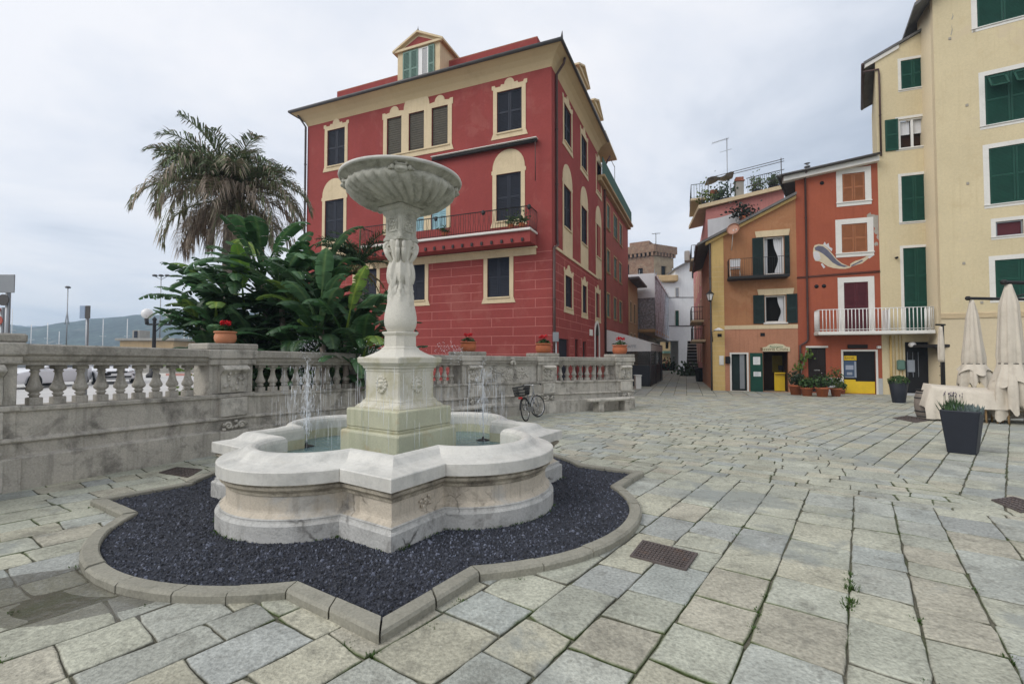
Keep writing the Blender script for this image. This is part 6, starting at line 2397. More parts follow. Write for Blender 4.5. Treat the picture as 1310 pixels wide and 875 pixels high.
for i, o in enumerate(ry):
 so = flat_surround(FO, o, .13, M['white_trim'], yh, .012, 0 if i == 3 else .08, .05, bottom=(i != 3))
 if i != 1:
  shutters(FO, o, M['dkgreen'], so, -.07, pitch=.06, rails=(.5,) if i != 3 else (.33, .66))
 else:
  # white casement with a green shutter folded back on each side
  dark_back(FO, o, so, M['brown_in'], -.35)
  mbw = MB(FO.M)
  a, b, c, d = o
  for (x0, x1) in ((a, a + .10), (a + (b - a) * .52 - .05, a + (b - a) * .52 + .05), (b - .10, b)): mbw.box(x0, x1, -.12, -.06, c, d)
  mbw.box(a, b, -.119, -.061, d - .07, d); mbw.box(a, b, -.119, -.061, c, c + .07)
  mbw.build('casement', M['white_paint'], so)
  for (x0, x1) in ((a + .1, a + (b - a) * .52 - .05), (a + (b - a) * .52 + .05, b - .1)):
   cm = MB(FO.M)
   rows = [[(x0 + (x1 - x0) * t / 12, -.2 + .02 * math.sin(t * 2.4), z) for t in range(13)] for z in (d - .07, (c + d) / 2)]
   cm.rings(rows, closed=False, smooth=True)
   cm.build('curtain', M['sheet'], so)
  shutter(FO, FO.u(1132, 168), a - .03, c - .05, d + .05, .016, M['dkgreen'], so, True, (.5,))
mb = MB(SKM)
sl = (zyr - zyl) / (UY1 - UR1)
ry_ = lambda u: zyl + sl * (u - UR1)
mb.prism([(UR1 - .5, ry_(UR1 - .5) + .02), (UYE, ry_(UYE) + .02), (UYE, ry_(UYE) + .14), (UR1 - .5, ry_(UR1 - .5) + .14)], -5.5, .12)
mb.build('roof', M['slate'], yh)
mb = MB(FO.M)
mb.prism([(UR1 - .47, ry_(UR1 - .47) - .18), (UR1 + 1.0, ry_(UR1 + 1) - .18), (UR1 + 1.0, ry_(UR1 + 1) + .015), (UR1 - .47, ry_(UR1 - .47) + .015)], -.02, .07)
mb.build('barge_board', M['white_trim'], yh)
mb = MB(FO.M)
mb.M = SKM
mb.tube([(UR1 - .53, .1, ry_(UR1 - .5) + .02), (UR1 - .53, -5.4, ry_(UR1 - .5) + .02)], .08, 8)
mb.build('gutter', M['pipe'], yh)
pipe(FO, [(UR1 - .5, .04, ry_(UR1) - .6), (UR1 + .12, .06, ry_(UR1) - .6), (UR1 + .14, .07, ry_(UR1) - .9), (UR1 + .14, .07, zO(1130, 200))], .045, yh)
# balcony shared by both houses
bu0, bu1 = FO.u(1046.5, 428, .85), FO.u(1196, 427, .85)
zfl = rw[2][2] - .03
mb = MB(FO.M)
mb.bbox(bu0, bu1, .03, .95, zfl - .17, zfl, .02)
bl2 = mb.build('balcony', M['white_trim'], yh)
mb = MB(FO.M)
zt_ = FO.uz(1120, 394.5, .9)[1]
for (a, b) in (((bu0 + .05, .04), (bu0 + .05, .9)), ((bu0 + .05, .9), (bu1 - .05, .9)), ((bu1 - .05, .9), (bu1 - .05, .04))):
 a, b = Vector(a), Vector(b)
 L = (b - a).length
 k = max(2, int(L / .155))
 mb.tube([(*a, zt_), (*b, zt_)], .022, 6)
 mb.tube([(*a, zfl + .1), (*b, zfl + .1)], .018, 6)
 for j in range(k + 1):
  c = a.lerp(b, j / k)
  mb.tube([(c.x, c.y, zfl), (c.x, c.y, zt_)], .020, 6)
mb.build('railing', M['white_paint'], bl2)
# privacy panel between the two halves
mb = MB(FO.M)
up_ = FO.u(1133, 410, .5)
mb.box(up_ - .02, up_ + .02, .05, .88, zfl + .01, zt_ - .05)
mb.build('divider', M['white_paint'], bl2)
mb = MB(FO.M)
mb.ellipsoid((FO.u(1167, 440, .3), .3, zO(1167, 441, .3)), (.16, .16, .14), 12, 8)
mb.build('globe_light', M['globe'], yh)
# entrance under the balcony: dark glazed door, side grille
mb = MB(FO.M)
a, b, c, d = dE
mb.box(a, b, -.135, -.10, c, d)
en = mb.build('door', M['ink'], yh)
mb = MB(FO.M)
for k in range(3): mb.box(a + (b - a) * (.12 + .22 * k), a + (b - a) * (.13 + .22 * k), -.10, -.08, c + .9, d - .5)
mb.box(a + .1, a + (b - a) * .42, -.099, -.09, c + 1.15, c + 1.75)
mb.build('pane', M['atm_grey'], en)
mb = MB(FO.M)
mb.bbox(a - .1, b + .1, 0, .35, gB - .1, gB + .10, .02)
mb.build('doorstep', M['base_stone'], en)
mb = MB(FO.M)
r = FO.rect(1147.8, 1158, 460.5, 473.5, .1)
mb.bbox(*r[:2], 0, .18, *r[2:], .05)
mb.build('letter_box', M['green2'], yh)
mb = MB(FO.M)
uP = FO.u(1139.5, 470)
mb.tube([(uP, .06, zfl - .2), (uP, .06, gB)], .05, 8)
for du in (.18, .34, .47): mb.tube([(uP + du, .04, zfl - .2), (uP + du, .04, gB + 1.0)], .014, 5)
mb.build('drainpipe', M['quoin'], yh)
u_, z_ = FO.uz(1146, 330)
mb = MB(FO.M)
mb.tube([(u_, 0, z_), (u_, .2, z_ - .02)], .05, 8)
mb.build('camera_box', M['ink'], yh)
# yellow tower block in front of the wing
tc0 = FO.pt(FO.u(1188, 440), 0, 0).xy
TO = tc0 + FO.n * 1.25
FY = Facade(TO, 121)
zc2 = lambda x, y: FY.uz(x, y)[1]
ZTOP = zc2(1203, -6)
tw = [(1255.5, 1330, -40, 35), (1262.5, 1330, 97, 161), (1265, 1335, 190.5, 262.5), (1271, 1306.5, 284.5, 303.5), (1268.5, 1335, 333.5, 383)]
rt = []
for w in tw:
 u0, u1 = FY.u(w[0], 200), FY.u(w[1], 200)
 x = w[0]
 rt.append((u0, min(u1, u0 + 1.75) if w[0] != 1271 else u1, zc2(x, w[3]), zc2(x, w[2])))
UT = 6.0
ZTT = max(ZTOP, rt[0][3] + 1.0)
mb = wall_grid(FY, .0, UT, gB - .05, ZTT, rt, .14)
mb.build('tower_wall', M['yellow_wall'], yh)
# rounded corner and return to the wing
rc = MB()
rows = []
nO = FO.n
ret0 = tc0 - FO.d * .0
pts2 = []
for k in range(9):
 a = k / 8
 # quadratic curve: wing wall -> corner -> tower wall
 p0, p1, p2 = TO - FO.n * .45, TO + (FO.n * .0), TO + FY.d * .0
 pts2.append(p0.lerp(TO, a))
poly = [tc0 - FO.n * .3, TO - FO.n * .30]
for k in range(7):
 t = k / 6
 p0, p1, p2 = TO - FO.n * .30, TO + Vector((0, 0)), TO + FY.d * .02
 poly.append(p0.lerp(p1, t).lerp(p1.lerp(p2, t), t))
rc.rings([[(p.x, p.y, z) for p in poly] for z in (gB - .05, ZTT)], closed=False, smooth=True)
rc.build('tower_side_wall', M['yellow_pale'], yh)
mb = MB()
bk1 = TO + FY.d * UT
mb.add([(*bk1, gB), (*(bk1 - FY.n * 9), gB), (*(bk1 - FY.n * 9), ZTT), (*bk1, ZTT)], [(0, 1, 2, 3)])
mb.add([(*(tc0 + SK * 9), gB), (*(bk1 - FY.n * 9), gB), (*(bk1 - FY.n * 9), ZTT), (*(tc0 + SK * 9), ZTT)], [(0, 1, 2, 3)])
mb.add([(*tc0, gB), (*(tc0 + SK * 9), gB), (*(tc0 + SK * 9), ZTT), (*tc0, ZTT)], [(0, 1, 2, 3)])
mb.build('back_wall', M['yellow_pale'], yh)
mb = MB(FY.M)
zrf = zc2(1184, 14)
mb.prism([(-.75, zrf + .1), (UT, zrf + 4.4), (UT, zrf + 4.55), (-.75, zrf + .25)], -9, .5)
mb.build('tower_roof', M['slate'], yh)
for i, o in enumerate(rt):
 w = .2 if i != 3 else .16
 so = flat_surround(FY, o, w, M['white_trim'], yh, .012, .07, .05)
 if i == 3:
  mbw = MB(FY.M)
  a, b, c, d = o
  mbw.box(a, b, -.12, -.07, c, c + .06); mbw.box(a, b, -.12, -.07, d - .06, d); mbw.box(a, a + .06, -.121, -.069, c, d); mbw.box(b - .06, b, -.121, -.069, c, d)
  mbw.build('casement', M['grey_metal'], so)
  dark_back(FY, o, so, M['maroon'], -.115)
 else:
  shutters(FY, o, M['dkgreen'], so, -.07, pitch=.06)
  if i == 1:
   # two small flaps pushed open at the top
   a, b, c, d = o
   for k in range(2):
    ua_ = a + .1 + (b - a) * .5 * k
    ub_ = ua_ + (b - a) * .5 - .22
    z1_, z0_ = d - .12, d - .78
    fb = MB(FY.M)
    for (x0, x1, f0, f1) in ((ua_, ua_ + .07, 0, 1), (ub_ - .07, ub_, 0, 1), (ua_, ub_, 0, .1), (ua_, ub_, .9, 1)):
     fb.add([(x0, -.02 + .42 * f0, z1_ - .62 * f0), (x1, -.02 + .42 * f0, z1_ - .62 * f0), (x1, -.02 + .42 * f1, z1_ - .62 * f1), (x0, -.02 + .42 * f1, z1_ - .62 * f1),
       (x0, .01 + .42 * f0, z1_ + .02 - .62 * f0), (x1, .01 + .42 * f0, z1_ + .02 - .62 * f0), (x1, .01 + .42 * f1, z1_ + .02 - .62 * f1), (x0, .01 + .42 * f1, z1_ + .02 - .62 * f1)],
       [(0, 1, 2, 3), (7, 6, 5, 4), (0, 4, 5, 1), (2, 6, 7, 3), (1, 5, 6, 2), (3, 7, 4, 0)])
    for j in range(7):
     f = .12 + .11 * j
     fb.add([(ua_ + .07, -.02 + .42 * f, z1_ - .62 * f), (ub_ - .07, -.02 + .42 * f, z1_ - .62 * f), (ub_ - .07, .0 + .42 * (f + .07), z1_ - .62 * (f + .07)), (ua_ + .07, .0 + .42 * (f + .07), z1_ - .62 * (f + .07))], [(0, 1, 2, 3)])
    fb.build('shutter_flap', M['dkgreen'], so)
# ribbed cornice over the ground floor
zc3 = zc2(1215, 404.5)
mb = MB(FY.M)
for k in range(5):
 mb.tube([(-.02, .03 + .012 * (k % 2), zc3 + .055 * k - .1), (UT, .03 + .012 * (k % 2), zc3 + .055 * k - .1)], .03, 6)
mb.build('cornice', M['cream'], yh)
mb = MB(FY.M)
mb.box(.0, UT, .0, .012, gB - .05, zc3 - .13)
mb.build('ground_floor_coat', M['yellow_pale'], yh)
mb = MB(FY.M)
pq = random.Random(8)
for (x, y) in ((1246, 40), (1237, 135), (1238, 235), (1233, 337), (1256, 387), (1215, 50)):
 u, z = FY.uz(x, y)
 mb.bbox(u - .05, u + .05, 0, .02, z - .06, z + .06, .01)
mb.build('wall_fixing', M['bare'], yh)
mb = MB(FY.M)
for (x, y, L) in ((1216, 45, .5), (1217, 25, .3), (1228, 290, .0)):
 u, z = FY.uz(x, y)
 if L: mb.prism([(u, z), (u + .05, z + L * .5), (u + .04, z + L), (u + .08, z + L * .4), (u + .03, z - .05)], 0, .004)
mb.build('crack', M['bare'], yh)
# glazed grille panel and folded parasol beside the entrance
gr = MB()
g0_, g1_ = FO.pt(FO.u(1191.5, 475), .1, 0).xy, TO - FO.n * .1
for k in range(3):
 p = g0_.lerp(g1_, k / 2)
 gr.tube([(p.x, p.y, gB), (p.x, p.y, gB + 2.35)], .035, 6)
for k in range(6):
 z = gB + .15 + .44 * k
 gr.tube([(*g0_, z), (*g1_, z)], .02, 5)
gr_o = gr.build('entrance_grille', M['iron'], yh)
gr = MB()
gr.add([(*g0_.lerp(g1_, .03), gB), (*g1_, gB), (*g1_, gB + 2.35), (*g0_.lerp(g1_, .03), gB + 2.35)], [(0, 1, 2, 3)])
gr.build('pane', M['yellow_pale'], gr_o)
gr = MB()
gr.bbox(min(g0_.x, g1_.x) - .5, max(g0_.x, g1_.x) + .25, min(g0_.y, g1_.y) - .25, max(g0_.y, g1_.y) + .3, gB + 2.36, gB + 2.5, .02)
gr.build('canopy', M['iron'], gr_o)
# pink building behind
FP = Facade((250 / FPX * 31.5, 31.5), 104)
pk_ = thing('apartment_building', 'pink building with a planted roof terrace and white sheet behind the orange house', 'building', tuple(FP.pt(0, 0, gB)))
zP = lambda x, y, o=0.0: FP.uz(x, y, o)[1]
PU = FP.u(1004, 300)
zpt = zP(905, 268)
mb = MB(FP.M)
mb.add([(0, 0, gB), (PU, 0, gB), (PU, 0, zpt + 1.0), (0, 0, zpt)], [(0, 1, 2, 3)])
mb.build('wall', M['pink_wall'], pk_)
zst = zpt - .2
FPS = Facade(FP.o, 19.5)
mb = wall_grid(FPS, 0, 26, gB, zst, [(3 + 4.5 * k, 4.1 + 4.5 * k, z, z + 1.9) for k in range(5) for z in (1.2, 4.4, 7.6)], .2)
back_box(mb, FPS, 0, 26, gB, zst, 2, True)
mb.build('side_wall', M['pink_wall'], pk_)
for k in range(5):
 for z in (1.2, 4.4, 7.6):
  o = (3 + 4.5 * k, 4.1 + 4.5 * k, z, z + 1.9)
  so = flat_surround(FPS, o, .12, M['cream'], pk_, .02, 0)
  shutters(FPS, o, M['dkgreen'], so, -.1, pitch=.12)
# three balconies on the alley side
for (z, ua, ub) in ((zP(905, 326), 1.0, 5.5), (zP(905, 406), 2.2, 6), (zP(905, 434), .2, 4.5), (zP(905, 252), .0, 4.0)):
 mb = MB(FPS.M)
 mb.bbox(ua, ub, 0, .95, z - .16, z, .02)
 bo2 = mb.build('balcony', M['cream'], pk_)
 mb = MB(FPS.M)
 railing(mb, FPS, [(ua + .03, .02), (ua + .03, .9), (ub - .03, .9), (ub - .03, .02)], z, z + .95, .012, .02, .16, False)
 mb.build('railing', M['iron'], bo2)
mb = MB(FPS.M)
z = zP(905, 326)
mb.bbox(2.2, 3.0, .98, 1.35, z + .1, z + .85, .05)
mb.build('air_conditioner', M['white_trim'], pk_)
# terrace slab and parapet
mb = MB(FP.M)
mb.prism([(-.5, zpt - .0), (PU, zpt + .95), (PU, zpt + 1.2), (-.5, zpt + .25)], -5, .30)
mb.build('terrace_slab', M['cream'], pk_)
mb = MB(FP.M)
um_ = [FP.u(x, 250, .15) for x in (906, 1001)]
for x in (898, 906, 935, 962, 1000):
 u = FP.u(x, 250, .1)
 zb3 = zpt + .2 + .95 * max(u, 0) / PU
 mb.tube([(u, .1, zb3), (u, .1, zb3 + (1.9 if x in (906, 1000) else 1.1))], .03, 6)
for dz_, in ((1.1,), (.55,)):
 mb.tube([(FP.u(955, 250, .1), .1, zpt + .2 + .55 + dz_), (PU, .1, zpt + .2 + .95 + dz_)], .025, 6)
for dz_ in (1.75, 1.9):
 mb.tube([(FP.u(906, 250, .1), .1, zpt + .2 + dz_), (PU, .1, zpt + .2 + .95 + dz_ - .1)], .022, 6)
for k in range(16):
 u = FP.u(957 + 2.7 * k, 250, .1)
 zb3 = zpt + .2 + .95 * u / PU
 mb.tube([(u, .1, zb3), (u, .1, zb3 + 1.1)], .012, 4)
mb.build('terrace_railing', M['gutter'], pk_)
mb = MB(FP.M)
rows = []
for i in range(9):
 f = i / 8
 u = FP.u(905, 250, .2) + (FP.u(940, 250, .2) - FP.u(905, 250, .2)) * f
 rows.append([(u, .1 - 1.1 * j / 4, zpt + 2.05 + .3 * f + .10 * math.sin(f * 9 + j) - .12 * math.sin(PI * j / 4)) for j in range(5)])
mb.rings(rows, closed=False, smooth=True)
mb.build('terrace_awning', M['bare'], pk_)
# hanging sheet on the front
sh = thing('hanging_sheet', 'white sheet hung on the pink wall above the orange house', 'sheet', tuple(FP.pt(FP.u(920, 300, .2), .2, zP(920, 300, .2))))
mb = MB(FP.M)
rows = []
a, b = FP.u(905.5, 300, .2), FP.u(948, 280, .2)
for i in range(20):
 f = i / 19
 u = a + (b - a) * f
 zt2 = zP(905.5, 281, .2) + (zP(945, 269, .2) - zP(905.5, 281, .2)) * f - .1 * math.sin(PI * f)
 rows.append([(u, .2 + .04 * math.sin(f * 30) * (j / 5), zt2 - (2.2) * j / 5) for j in range(6)])
mb.rings(rows, closed=False, smooth=True)
mb.build('cloth', M['sheet'], sh)
# chimneys
for (x, y0, y1, w, nm) in ((945.5, 258, 228, .5, 'rendered chimney with a tiled cap on the pink building roof terrace'), (913, 262, 244, .45, 'short grey chimney block at the left end of the pink building roof terrace')):
 u = FP.u(x, 245, -.4)
 z0 = zpt + .2
 z1 = zP(x, y1, -.4)
 c_ = thing('chimney', nm, 'chimney', tuple(FP.pt(u, -.4, z0)), 0, 'chimneys on the pink building')
 mb = MB(FP.M)
 mb.bbox(u - w / 2, u + w / 2, -.4 - w / 2, -.4 + w / 2, z0, z1 - .3, .02)
 mb.build('stack', M['grey_wall'], c_)
 mb = MB(FP.M)
 mb.bbox(u - w / 2 - .06, u + w / 2 + .06, -.46 - w / 2, -.34 + w / 2, z1 - .3, z1 - .22, .02)
 mb.bbox(u - w / 2, u + w / 2, -.4 - w / 2, -.4 + w / 2, z1 - .22, z1, .02)
 mb.build('cap', M['tile'], c_)
# planting on the terrace
pq = random.Random(15)
for i, (x, s_, col, lab) in enumerate(((903, .55, (.12, .16, .04), 'yellow green bamboo-like plant at the left corner of the roof terrace'), (928, .55, (.05, .08, .05), 'dark bushy plant beside the chimney on the roof terrace'),
          (918, .3, (.05, .08, .04), 'small dark plant in a box on the roof terrace'), (969, .45, (.09, .13, .05), 'pale green plant behind the roof terrace railing'), (990, .3, (.07, .10, .05), 'low plant at the right end of the roof terrace'))):
 u = FP.u(x, 250, -.25)
 zb3 = zpt + .2 + .95 * max(u, 0) / PU
 t = thing('terrace_plant', lab, 'plant', tuple(FP.pt(u, -.25, zb3)), 0, 'plants on the pink roof terrace')
 mb = MB(FP.M)
 mb.bbox(u - .3, u + .3, -.45, -.05, zb3, zb3 + .3, .02)
 mb.build('box', M['planter'], t)
 mb = MB(FP.M)
 mb.col = (1, 1, 1)
 for k in range(260):
  v = pq.uniform(.8, 2.0)
  p_ = (u + pq.gauss(0, s_ * .55), -.25 + pq.gauss(0, .2), zb3 + .35 + abs(pq.gauss(0, s_)))
  leaf_disc(mb, p_, pq.uniform(.04, .085), (pq.uniform(-1, 1), pq.uniform(-1, 1), pq.uniform(-.3, 1)), tuple(c * v for c in col), 5)
 mb.build('leaves', M['leaf'], t)
# dark bush on the roof behind the rake
for (x, y, s_) in ((945, 276, .5),):
 u = FP.u(x, y, .9)
 z = zP(x, y, .9)
 t = thing('potted_plant', 'dark dried shrub between the sheet and the sloping roof edge', 'plant', tuple(FP.pt(u, .9, z - .4)))
 mb = MB(FP.M)
 mb.col = (1, 1, 1)
 for k in range(260):
  v = pq.uniform(.5, 1.5)
  leaf_disc(mb, (u + pq.gauss(.3, s_ * .9), .9 + pq.gauss(0, .25), z + .2 + pq.gauss(0, .28)), pq.uniform(.05, .11), (pq.uniform(-1, 1), pq.uniform(-1, 1), pq.uniform(-.3, 1)), (.028 * v, .034 * v, .024 * v), 5)
 mb.build('leaves', M['leaf'], t)
 mb = MB(FP.M)
 mb.lathe([(.2, -.45), (.28, -.1), (.26, -.1)], 12, (u + .3, .9, z))
 mb.build('pot', M['terracotta_red'], t)
# television aerial
u = FP.u(930.5, 230, -.6)
z0, z1 = zpt + .2, zP(930.5, 177, -.6)
t = thing('roof_aerial', 'tall television aerial on the pink building roof', 'aerial', tuple(FP.pt(u, -.6, z0)), 0, 'roof aerials')
mb = MB(FP.M)
mb.tube([(u, -.6, z0), (u, -.6, z1)], .028, 6)
mb.build('mast', M['grey_metal'], t)
mb = MB(FP.M)
mb.tube([(u - .95, -.5, z1 - .30), (u + .1, -.6, z1 - .02)], .018, 5)
for k in range(9):
 f = k / 8
 c = Vector((u - .95 + 1.05 * f, -.5 - .1 * f, z1 - .30 + .28 * f))
 mb.tube([c + Vector((0, -.22, 0)), c + Vector((0, .22, 0))], .008, 4)
mb.tube([(u - .45, -.6, z1 - .95), (u + .3, -.6, z1 - .78)], .014, 5)
mb.build('antenna', M['grey_metal'], t)
# the alley: ochre house, scaffolded house, tower, white house, cafe
# ochre narrow house on the left of the alley
U2, U3 = U1 + .02, FR.u(814.5, 420, .35)
oc = thing('town_house', 'narrow ochre house with a projecting eave between the faded red house and the scaffolding', 'building', tuple(FR.pt(U2, 0, gB)))
T3 = FR.uz(803, 356)[1]
ow = [(U2 + 1.0, U2 + 1.9, 1.8, 3.6), (U2 + 1.0, U2 + 1.9, 4.6, 6.4), (U2 + 3.4, U2 + 4.3, 1.8, 3.6), (U2 + 3.4, U2 + 4.3, 4.6, 6.4)]
U3 = U2 + 6
mb = wall_grid(FR, U2, U3, gB, T3, ow, .2)
back_box(mb, FR, U2, U3, gB, T3, 6)
mb.build('wall', M['ochre_wall'], oc)
for o in ow:
 so = flat_surround(FR, o, .1, M['cream'], oc)
 shutters(FR, o, M['blackgreen'], so, -.1, pitch=.1)
mb = MB(FR.M)
mb.prism([(U2, T3 - .02), (U3, T3 - .02), (U3, T3 + .15), (U2, T3 + .15)], -6, .9)
mb.build('roof', M['slate'], oc)
# house wrapped in scaffolding and netting
US = U3 + .3
sc_ = thing('scaffolded_building', 'house wrapped in grey scaffold netting on the left side of the alley', 'building', tuple(FR.pt(US, 0, gB)))
SO = 1.6
dS = FR.pt(US, SO, 0).y
zsb, zst_ = CAM_H + (455.5 - 421) / FPX * dS, CAM_H + (455.5 - 349) / FPX * dS
mb = MB(FR.M)
mb.box(US, US + 24, -6, 0, gB, zst_ - .5)
mb.build('wall', M['grey_wall'], sc_)
mb = MB(FR.M)
mb.bbox(US - .2, US + 24, 0, SO, zsb - .3, zsb, .03)
mb.build('scaffold_deck', M['wood'], sc_)
mb = MB(FR.M)
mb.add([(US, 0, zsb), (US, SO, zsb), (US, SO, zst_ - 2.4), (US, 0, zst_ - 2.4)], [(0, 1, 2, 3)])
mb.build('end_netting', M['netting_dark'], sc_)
mb = MB(FR.M)
mb.box(US - .06, US - .02, -2.5, SO, zst_ - 2.4, zst_)
mb.build('sheeting', M['sheet'], sc_)
mb = MB(FR.M)
rows = []
for i in range(25):
 u = US + 24 * i / 24
 rows.append([(u, SO + .05 * math.sin(i * 2.1 + j), zsb - .6 + (zst_ - zsb + .6) * j / 8) for j in range(9)])
mb.rings(rows, closed=False, smooth=True)
mb.build('netting', M['netting'], sc_)
mb = MB(FR.M)
for i in range(13):
 u = US + 2 * i
 for n_ in (.15, SO - .03):
  mb.tube([(u, n_, zsb - .6), (u, n_, zst_ + .4)], .035, 5)
for j in range(5):
 z = zsb + (zst_ - zsb) * j / 4
 for n_ in (.15, SO - .03): mb.tube([(US, n_, z), (US + 24, n_, z)], .03, 5)
mb.build('scaffold_tubes', M['grey_metal'], sc_)
mb = MB(FR.M)
mb.prism([(US, zst_ - .3), (US + 24, zst_ - .3), (US + 24, zst_ - .1), (US, zst_ - .1)], -4, SO + .1)
mb.build('top_sheet', M['sheet'], sc_)
# old tower with corbelled top
tw_o = thing('stone_tower', 'old brown brick tower with a corbelled parapet above the alley roofs', 'tower', (0, 0, 0))
TY = 92.0
FT1 = Facade(depth_at(836.5, 340, TY).xy, -58)
FT2 = Facade(depth_at(836.5, 340, TY).xy, 62)
z1 = depth_at(836.5, 313, TY).z
z0 = depth_at(836.5, 362, TY).z
L1 = FT1.u(792, 330)
L2 = FT2.u(861.5, 330)
mb = wall_grid(FT1, 0, L1, 2, z1 - 2.2, [(2.2, 3.2, z0 + 1, z0 + 3.2), (5.0, 6.0, z0 + 2, z0 + 4.2)], .4)
mb.build('wall', M['brown_brick'], tw_o)
mb = wall_grid(FT2, 0, L2, 2, z1 - 2.2, [(2.0, 3.4, z0 + .4, z0 + 3.6), (5.0, 6.2, z0 + .4, z0 + 3.4)], .4)
mb.build('wall', surf('tower_render', (.36, .28, .19), .95, .25, .8, stain=(.2, .13, .09), stain_amt=.6, stain_scale=1, stain_lo=.5), tw_o)
for (F, L) in ((FT1, L1), (FT2, L2)):
 mb = MB(F.M)
 mb.box(-.5, L + .5, -.3, .55, z1 - 1.5, z1)
 mb.box(-.45, L + .45, -2, -.31, z1 - 1.5, z1 - .6)
 k = 0
 while k * .85 < L:
  mb.prism([(k * .85, z1 - 2.2), (k * .85 + .42, z1 - 2.2), (k * .85 + .42, z1 - 1.5), (k * .85, z1 - 1.5)], 0, .5)
  k += 1
 mb.build('corbelled_parapet', M['brown_brick'], tw_o)
 mb = MB(F.M)
 mb.add([(0, -.45, 2), (L, -.45, 2), (L, -.45, z1 - .7), (0, -.45, z1 - .7)], [(0, 1, 2, 3)])
 mb.build('window_recess', M['dark_in'], tw_o)
mb = MB(FT1.M)
mb.box(1, 5, -3.5, -.4, z1 - .5, z1 + 1.0)
mb.build('turret', M['brown_brick'], tw_o)
tw_o.location = (0, 0, 0)
tp = depth_at(839, 305, TY)
t = thing('roof_aerial', 'small aerial on top of the brick tower', 'aerial', (tp.x, tp.y, z1), 0, 'roof aerials')
mb = MB()
mb.tube([(tp.x, tp.y, z1 - .5), (tp.x, tp.y, z1 + 2.3)], .09, 5)
mb.build('mast', M['grey_metal'], t)
mb = MB()
mb.tube([(tp.x - .8, tp.y, z1 + 2.1), (tp.x + .9, tp.y, z1 + 2.3)], .05, 4)
for k in range(5): mb.tube([(tp.x - .7 + .35 * k, tp.y - .4, z1 + 2.15), (tp.x - .7 + .35 * k, tp.y + .4, z1 + 2.15)], .03, 4)
mb.build('antenna', M['grey_metal'], t)
# white house closing the alley
WY = 62.0
wh = thing('town_house', 'tall white house closing the end of the alley', 'building', tuple(depth_at(865, 480, WY).xy) + (gB,))
FW = Facade(depth_at(840, 400, WY).xy, 97)
zw = lambda x, y: FW.uz(x, y)[1]
uA, uB = FW.u(838, 400), FW.u(898, 400)
za_ = zw(864, 352)
mb = MB(FW.M)
pts = [(FW.u(x, y), zw(x, y)) for x, y in ((838, 362), (838, 436), (868, 436), (868, 482), (898, 482), (898, 322), (887, 333), (863.5, 345), (863.5, 362))]
mb.prism(pts, -5, 0)
mb.build('wall', M['white_wall'], wh)
mb = MB(FW.M)
pts = [(FW.u(x, y), zw(x, y)) for x, y in ((861.5, 346.5), (899, 326.5), (899, 323.8), (861.5, 344.3))]
mb.prism(pts, -5, .5)
mb.build('roof', M['slate'], wh)
for (x0, x1, y0, y1, m_) in ((864, 868.2, 397.5, 416.5, 'dkgreen'), (864.2, 868, 368.5, 380, 'grey_metal'), (885, 889, 343, 356, 'navy')):
 r = FW.rect(x0, x1, y0, y1)
 mb = MB(FW.M)
 mb.box(r[0] - .1, r[1] + .1, 0, .03, r[2] - .1, r[3] + .1)
 so = mb.build('window', M['white_trim'], wh)
 shutter(FW, r[0], r[1], r[2], r[3], .031, M[m_], so, True, (.5,), pitch=.15)
mb = MB(FW.M)
mb.tube([(uA, .05, zw(850, 417)), (uB, .05, zw(890, 417))], .06, 5)
mb.tube([(uA, .05, zw(850, 380.5)), (uB, .05, zw(890, 380.5))], .03, 5)
mb.build('cable', M['gutter'], wh)
mb = MB(FW.M)
r = FW.rect(834, 867, 352.5, 360.5, .4)
mb.bbox(r[0], r[1], -4, .8, r[2], r[3], .1)
mb.build('roof_cornice', M['ochre_wall'], wh)
# low house through the passage
lo_ = thing('town_house', 'low beige house with a green awning seen under the end of the alley', 'building', tuple(depth_at(858, 478, 76).xy) + (gB,))
FX = Facade(depth_at(845, 430, 76).xy, 95)
zx = lambda x, y: FX.uz(x, y)[1]
wx = [FX.rect(x0, x1, y0, y1) for (x0, x1, y0, y1) in ((851.5, 855.5, 436, 446), (862.5, 866, 434, 446), (862, 867, 456, 476))]
mb = wall_grid(FX, FX.u(843, 440), FX.u(880, 440), gB, zx(855, 427), wx, .5)
mb.build('wall', M['ochre_wall'], lo_)
for o in wx: dark_back(FX, o, lo_, M['dark_in'], -.48, 'window')
mb = MB(FX.M)
mb.box(FX.u(843, 440), FX.u(882, 440), -4, 1.0, zx(855, 428.5), zx(855, 426))
mb.build('roof', M['slate'], lo_)
mb = MB(FX.M)
a, b = FX.u(846, 450), FX.u(868, 450)
mb.prism([(a, zx(850, 452)), (b, zx(850, 452)), (b, zx(850, 449)), (a, zx(850, 449))], 0, 1.8)
mb.build('awning', M['green2'], lo_)
# stairs up to the white house
ss = thing('outdoor_stairs', 'dark stone stairs with pale edges at the right end of the alley', 'stairs', tuple(depth_at(883, 480, 47).xy) + (gB,))
mb = MB()
x0, x1 = depth_at(877.5, 470, 47).x, depth_at(890.5, 470, 47).x
nst = 11
zt3 = depth_at(883, 436, 50).z
for k in range(nst):
 z = gB + (zt3 - gB) * (k + 1) / nst
 mb.box(x0 + .13 * k, x1 + .13 * k, 46.6 + .3 * k, 46.95 + .3 * k, gB, z - .05)
mb.build('steps', M['iron'], ss)
for k in range(nst):
 z = gB + (zt3 - gB) * (k + 1) / nst
 mb = MB()
 mb.bbox(x0 - .02 + .13 * k, x1 + .02 + .13 * k, 46.55 + .3 * k, 46.95 + .3 * k, z - .05, z, .01)
 mb.build('tread', M['white_trim'] if k > 6 else M['base_stone'], ss)
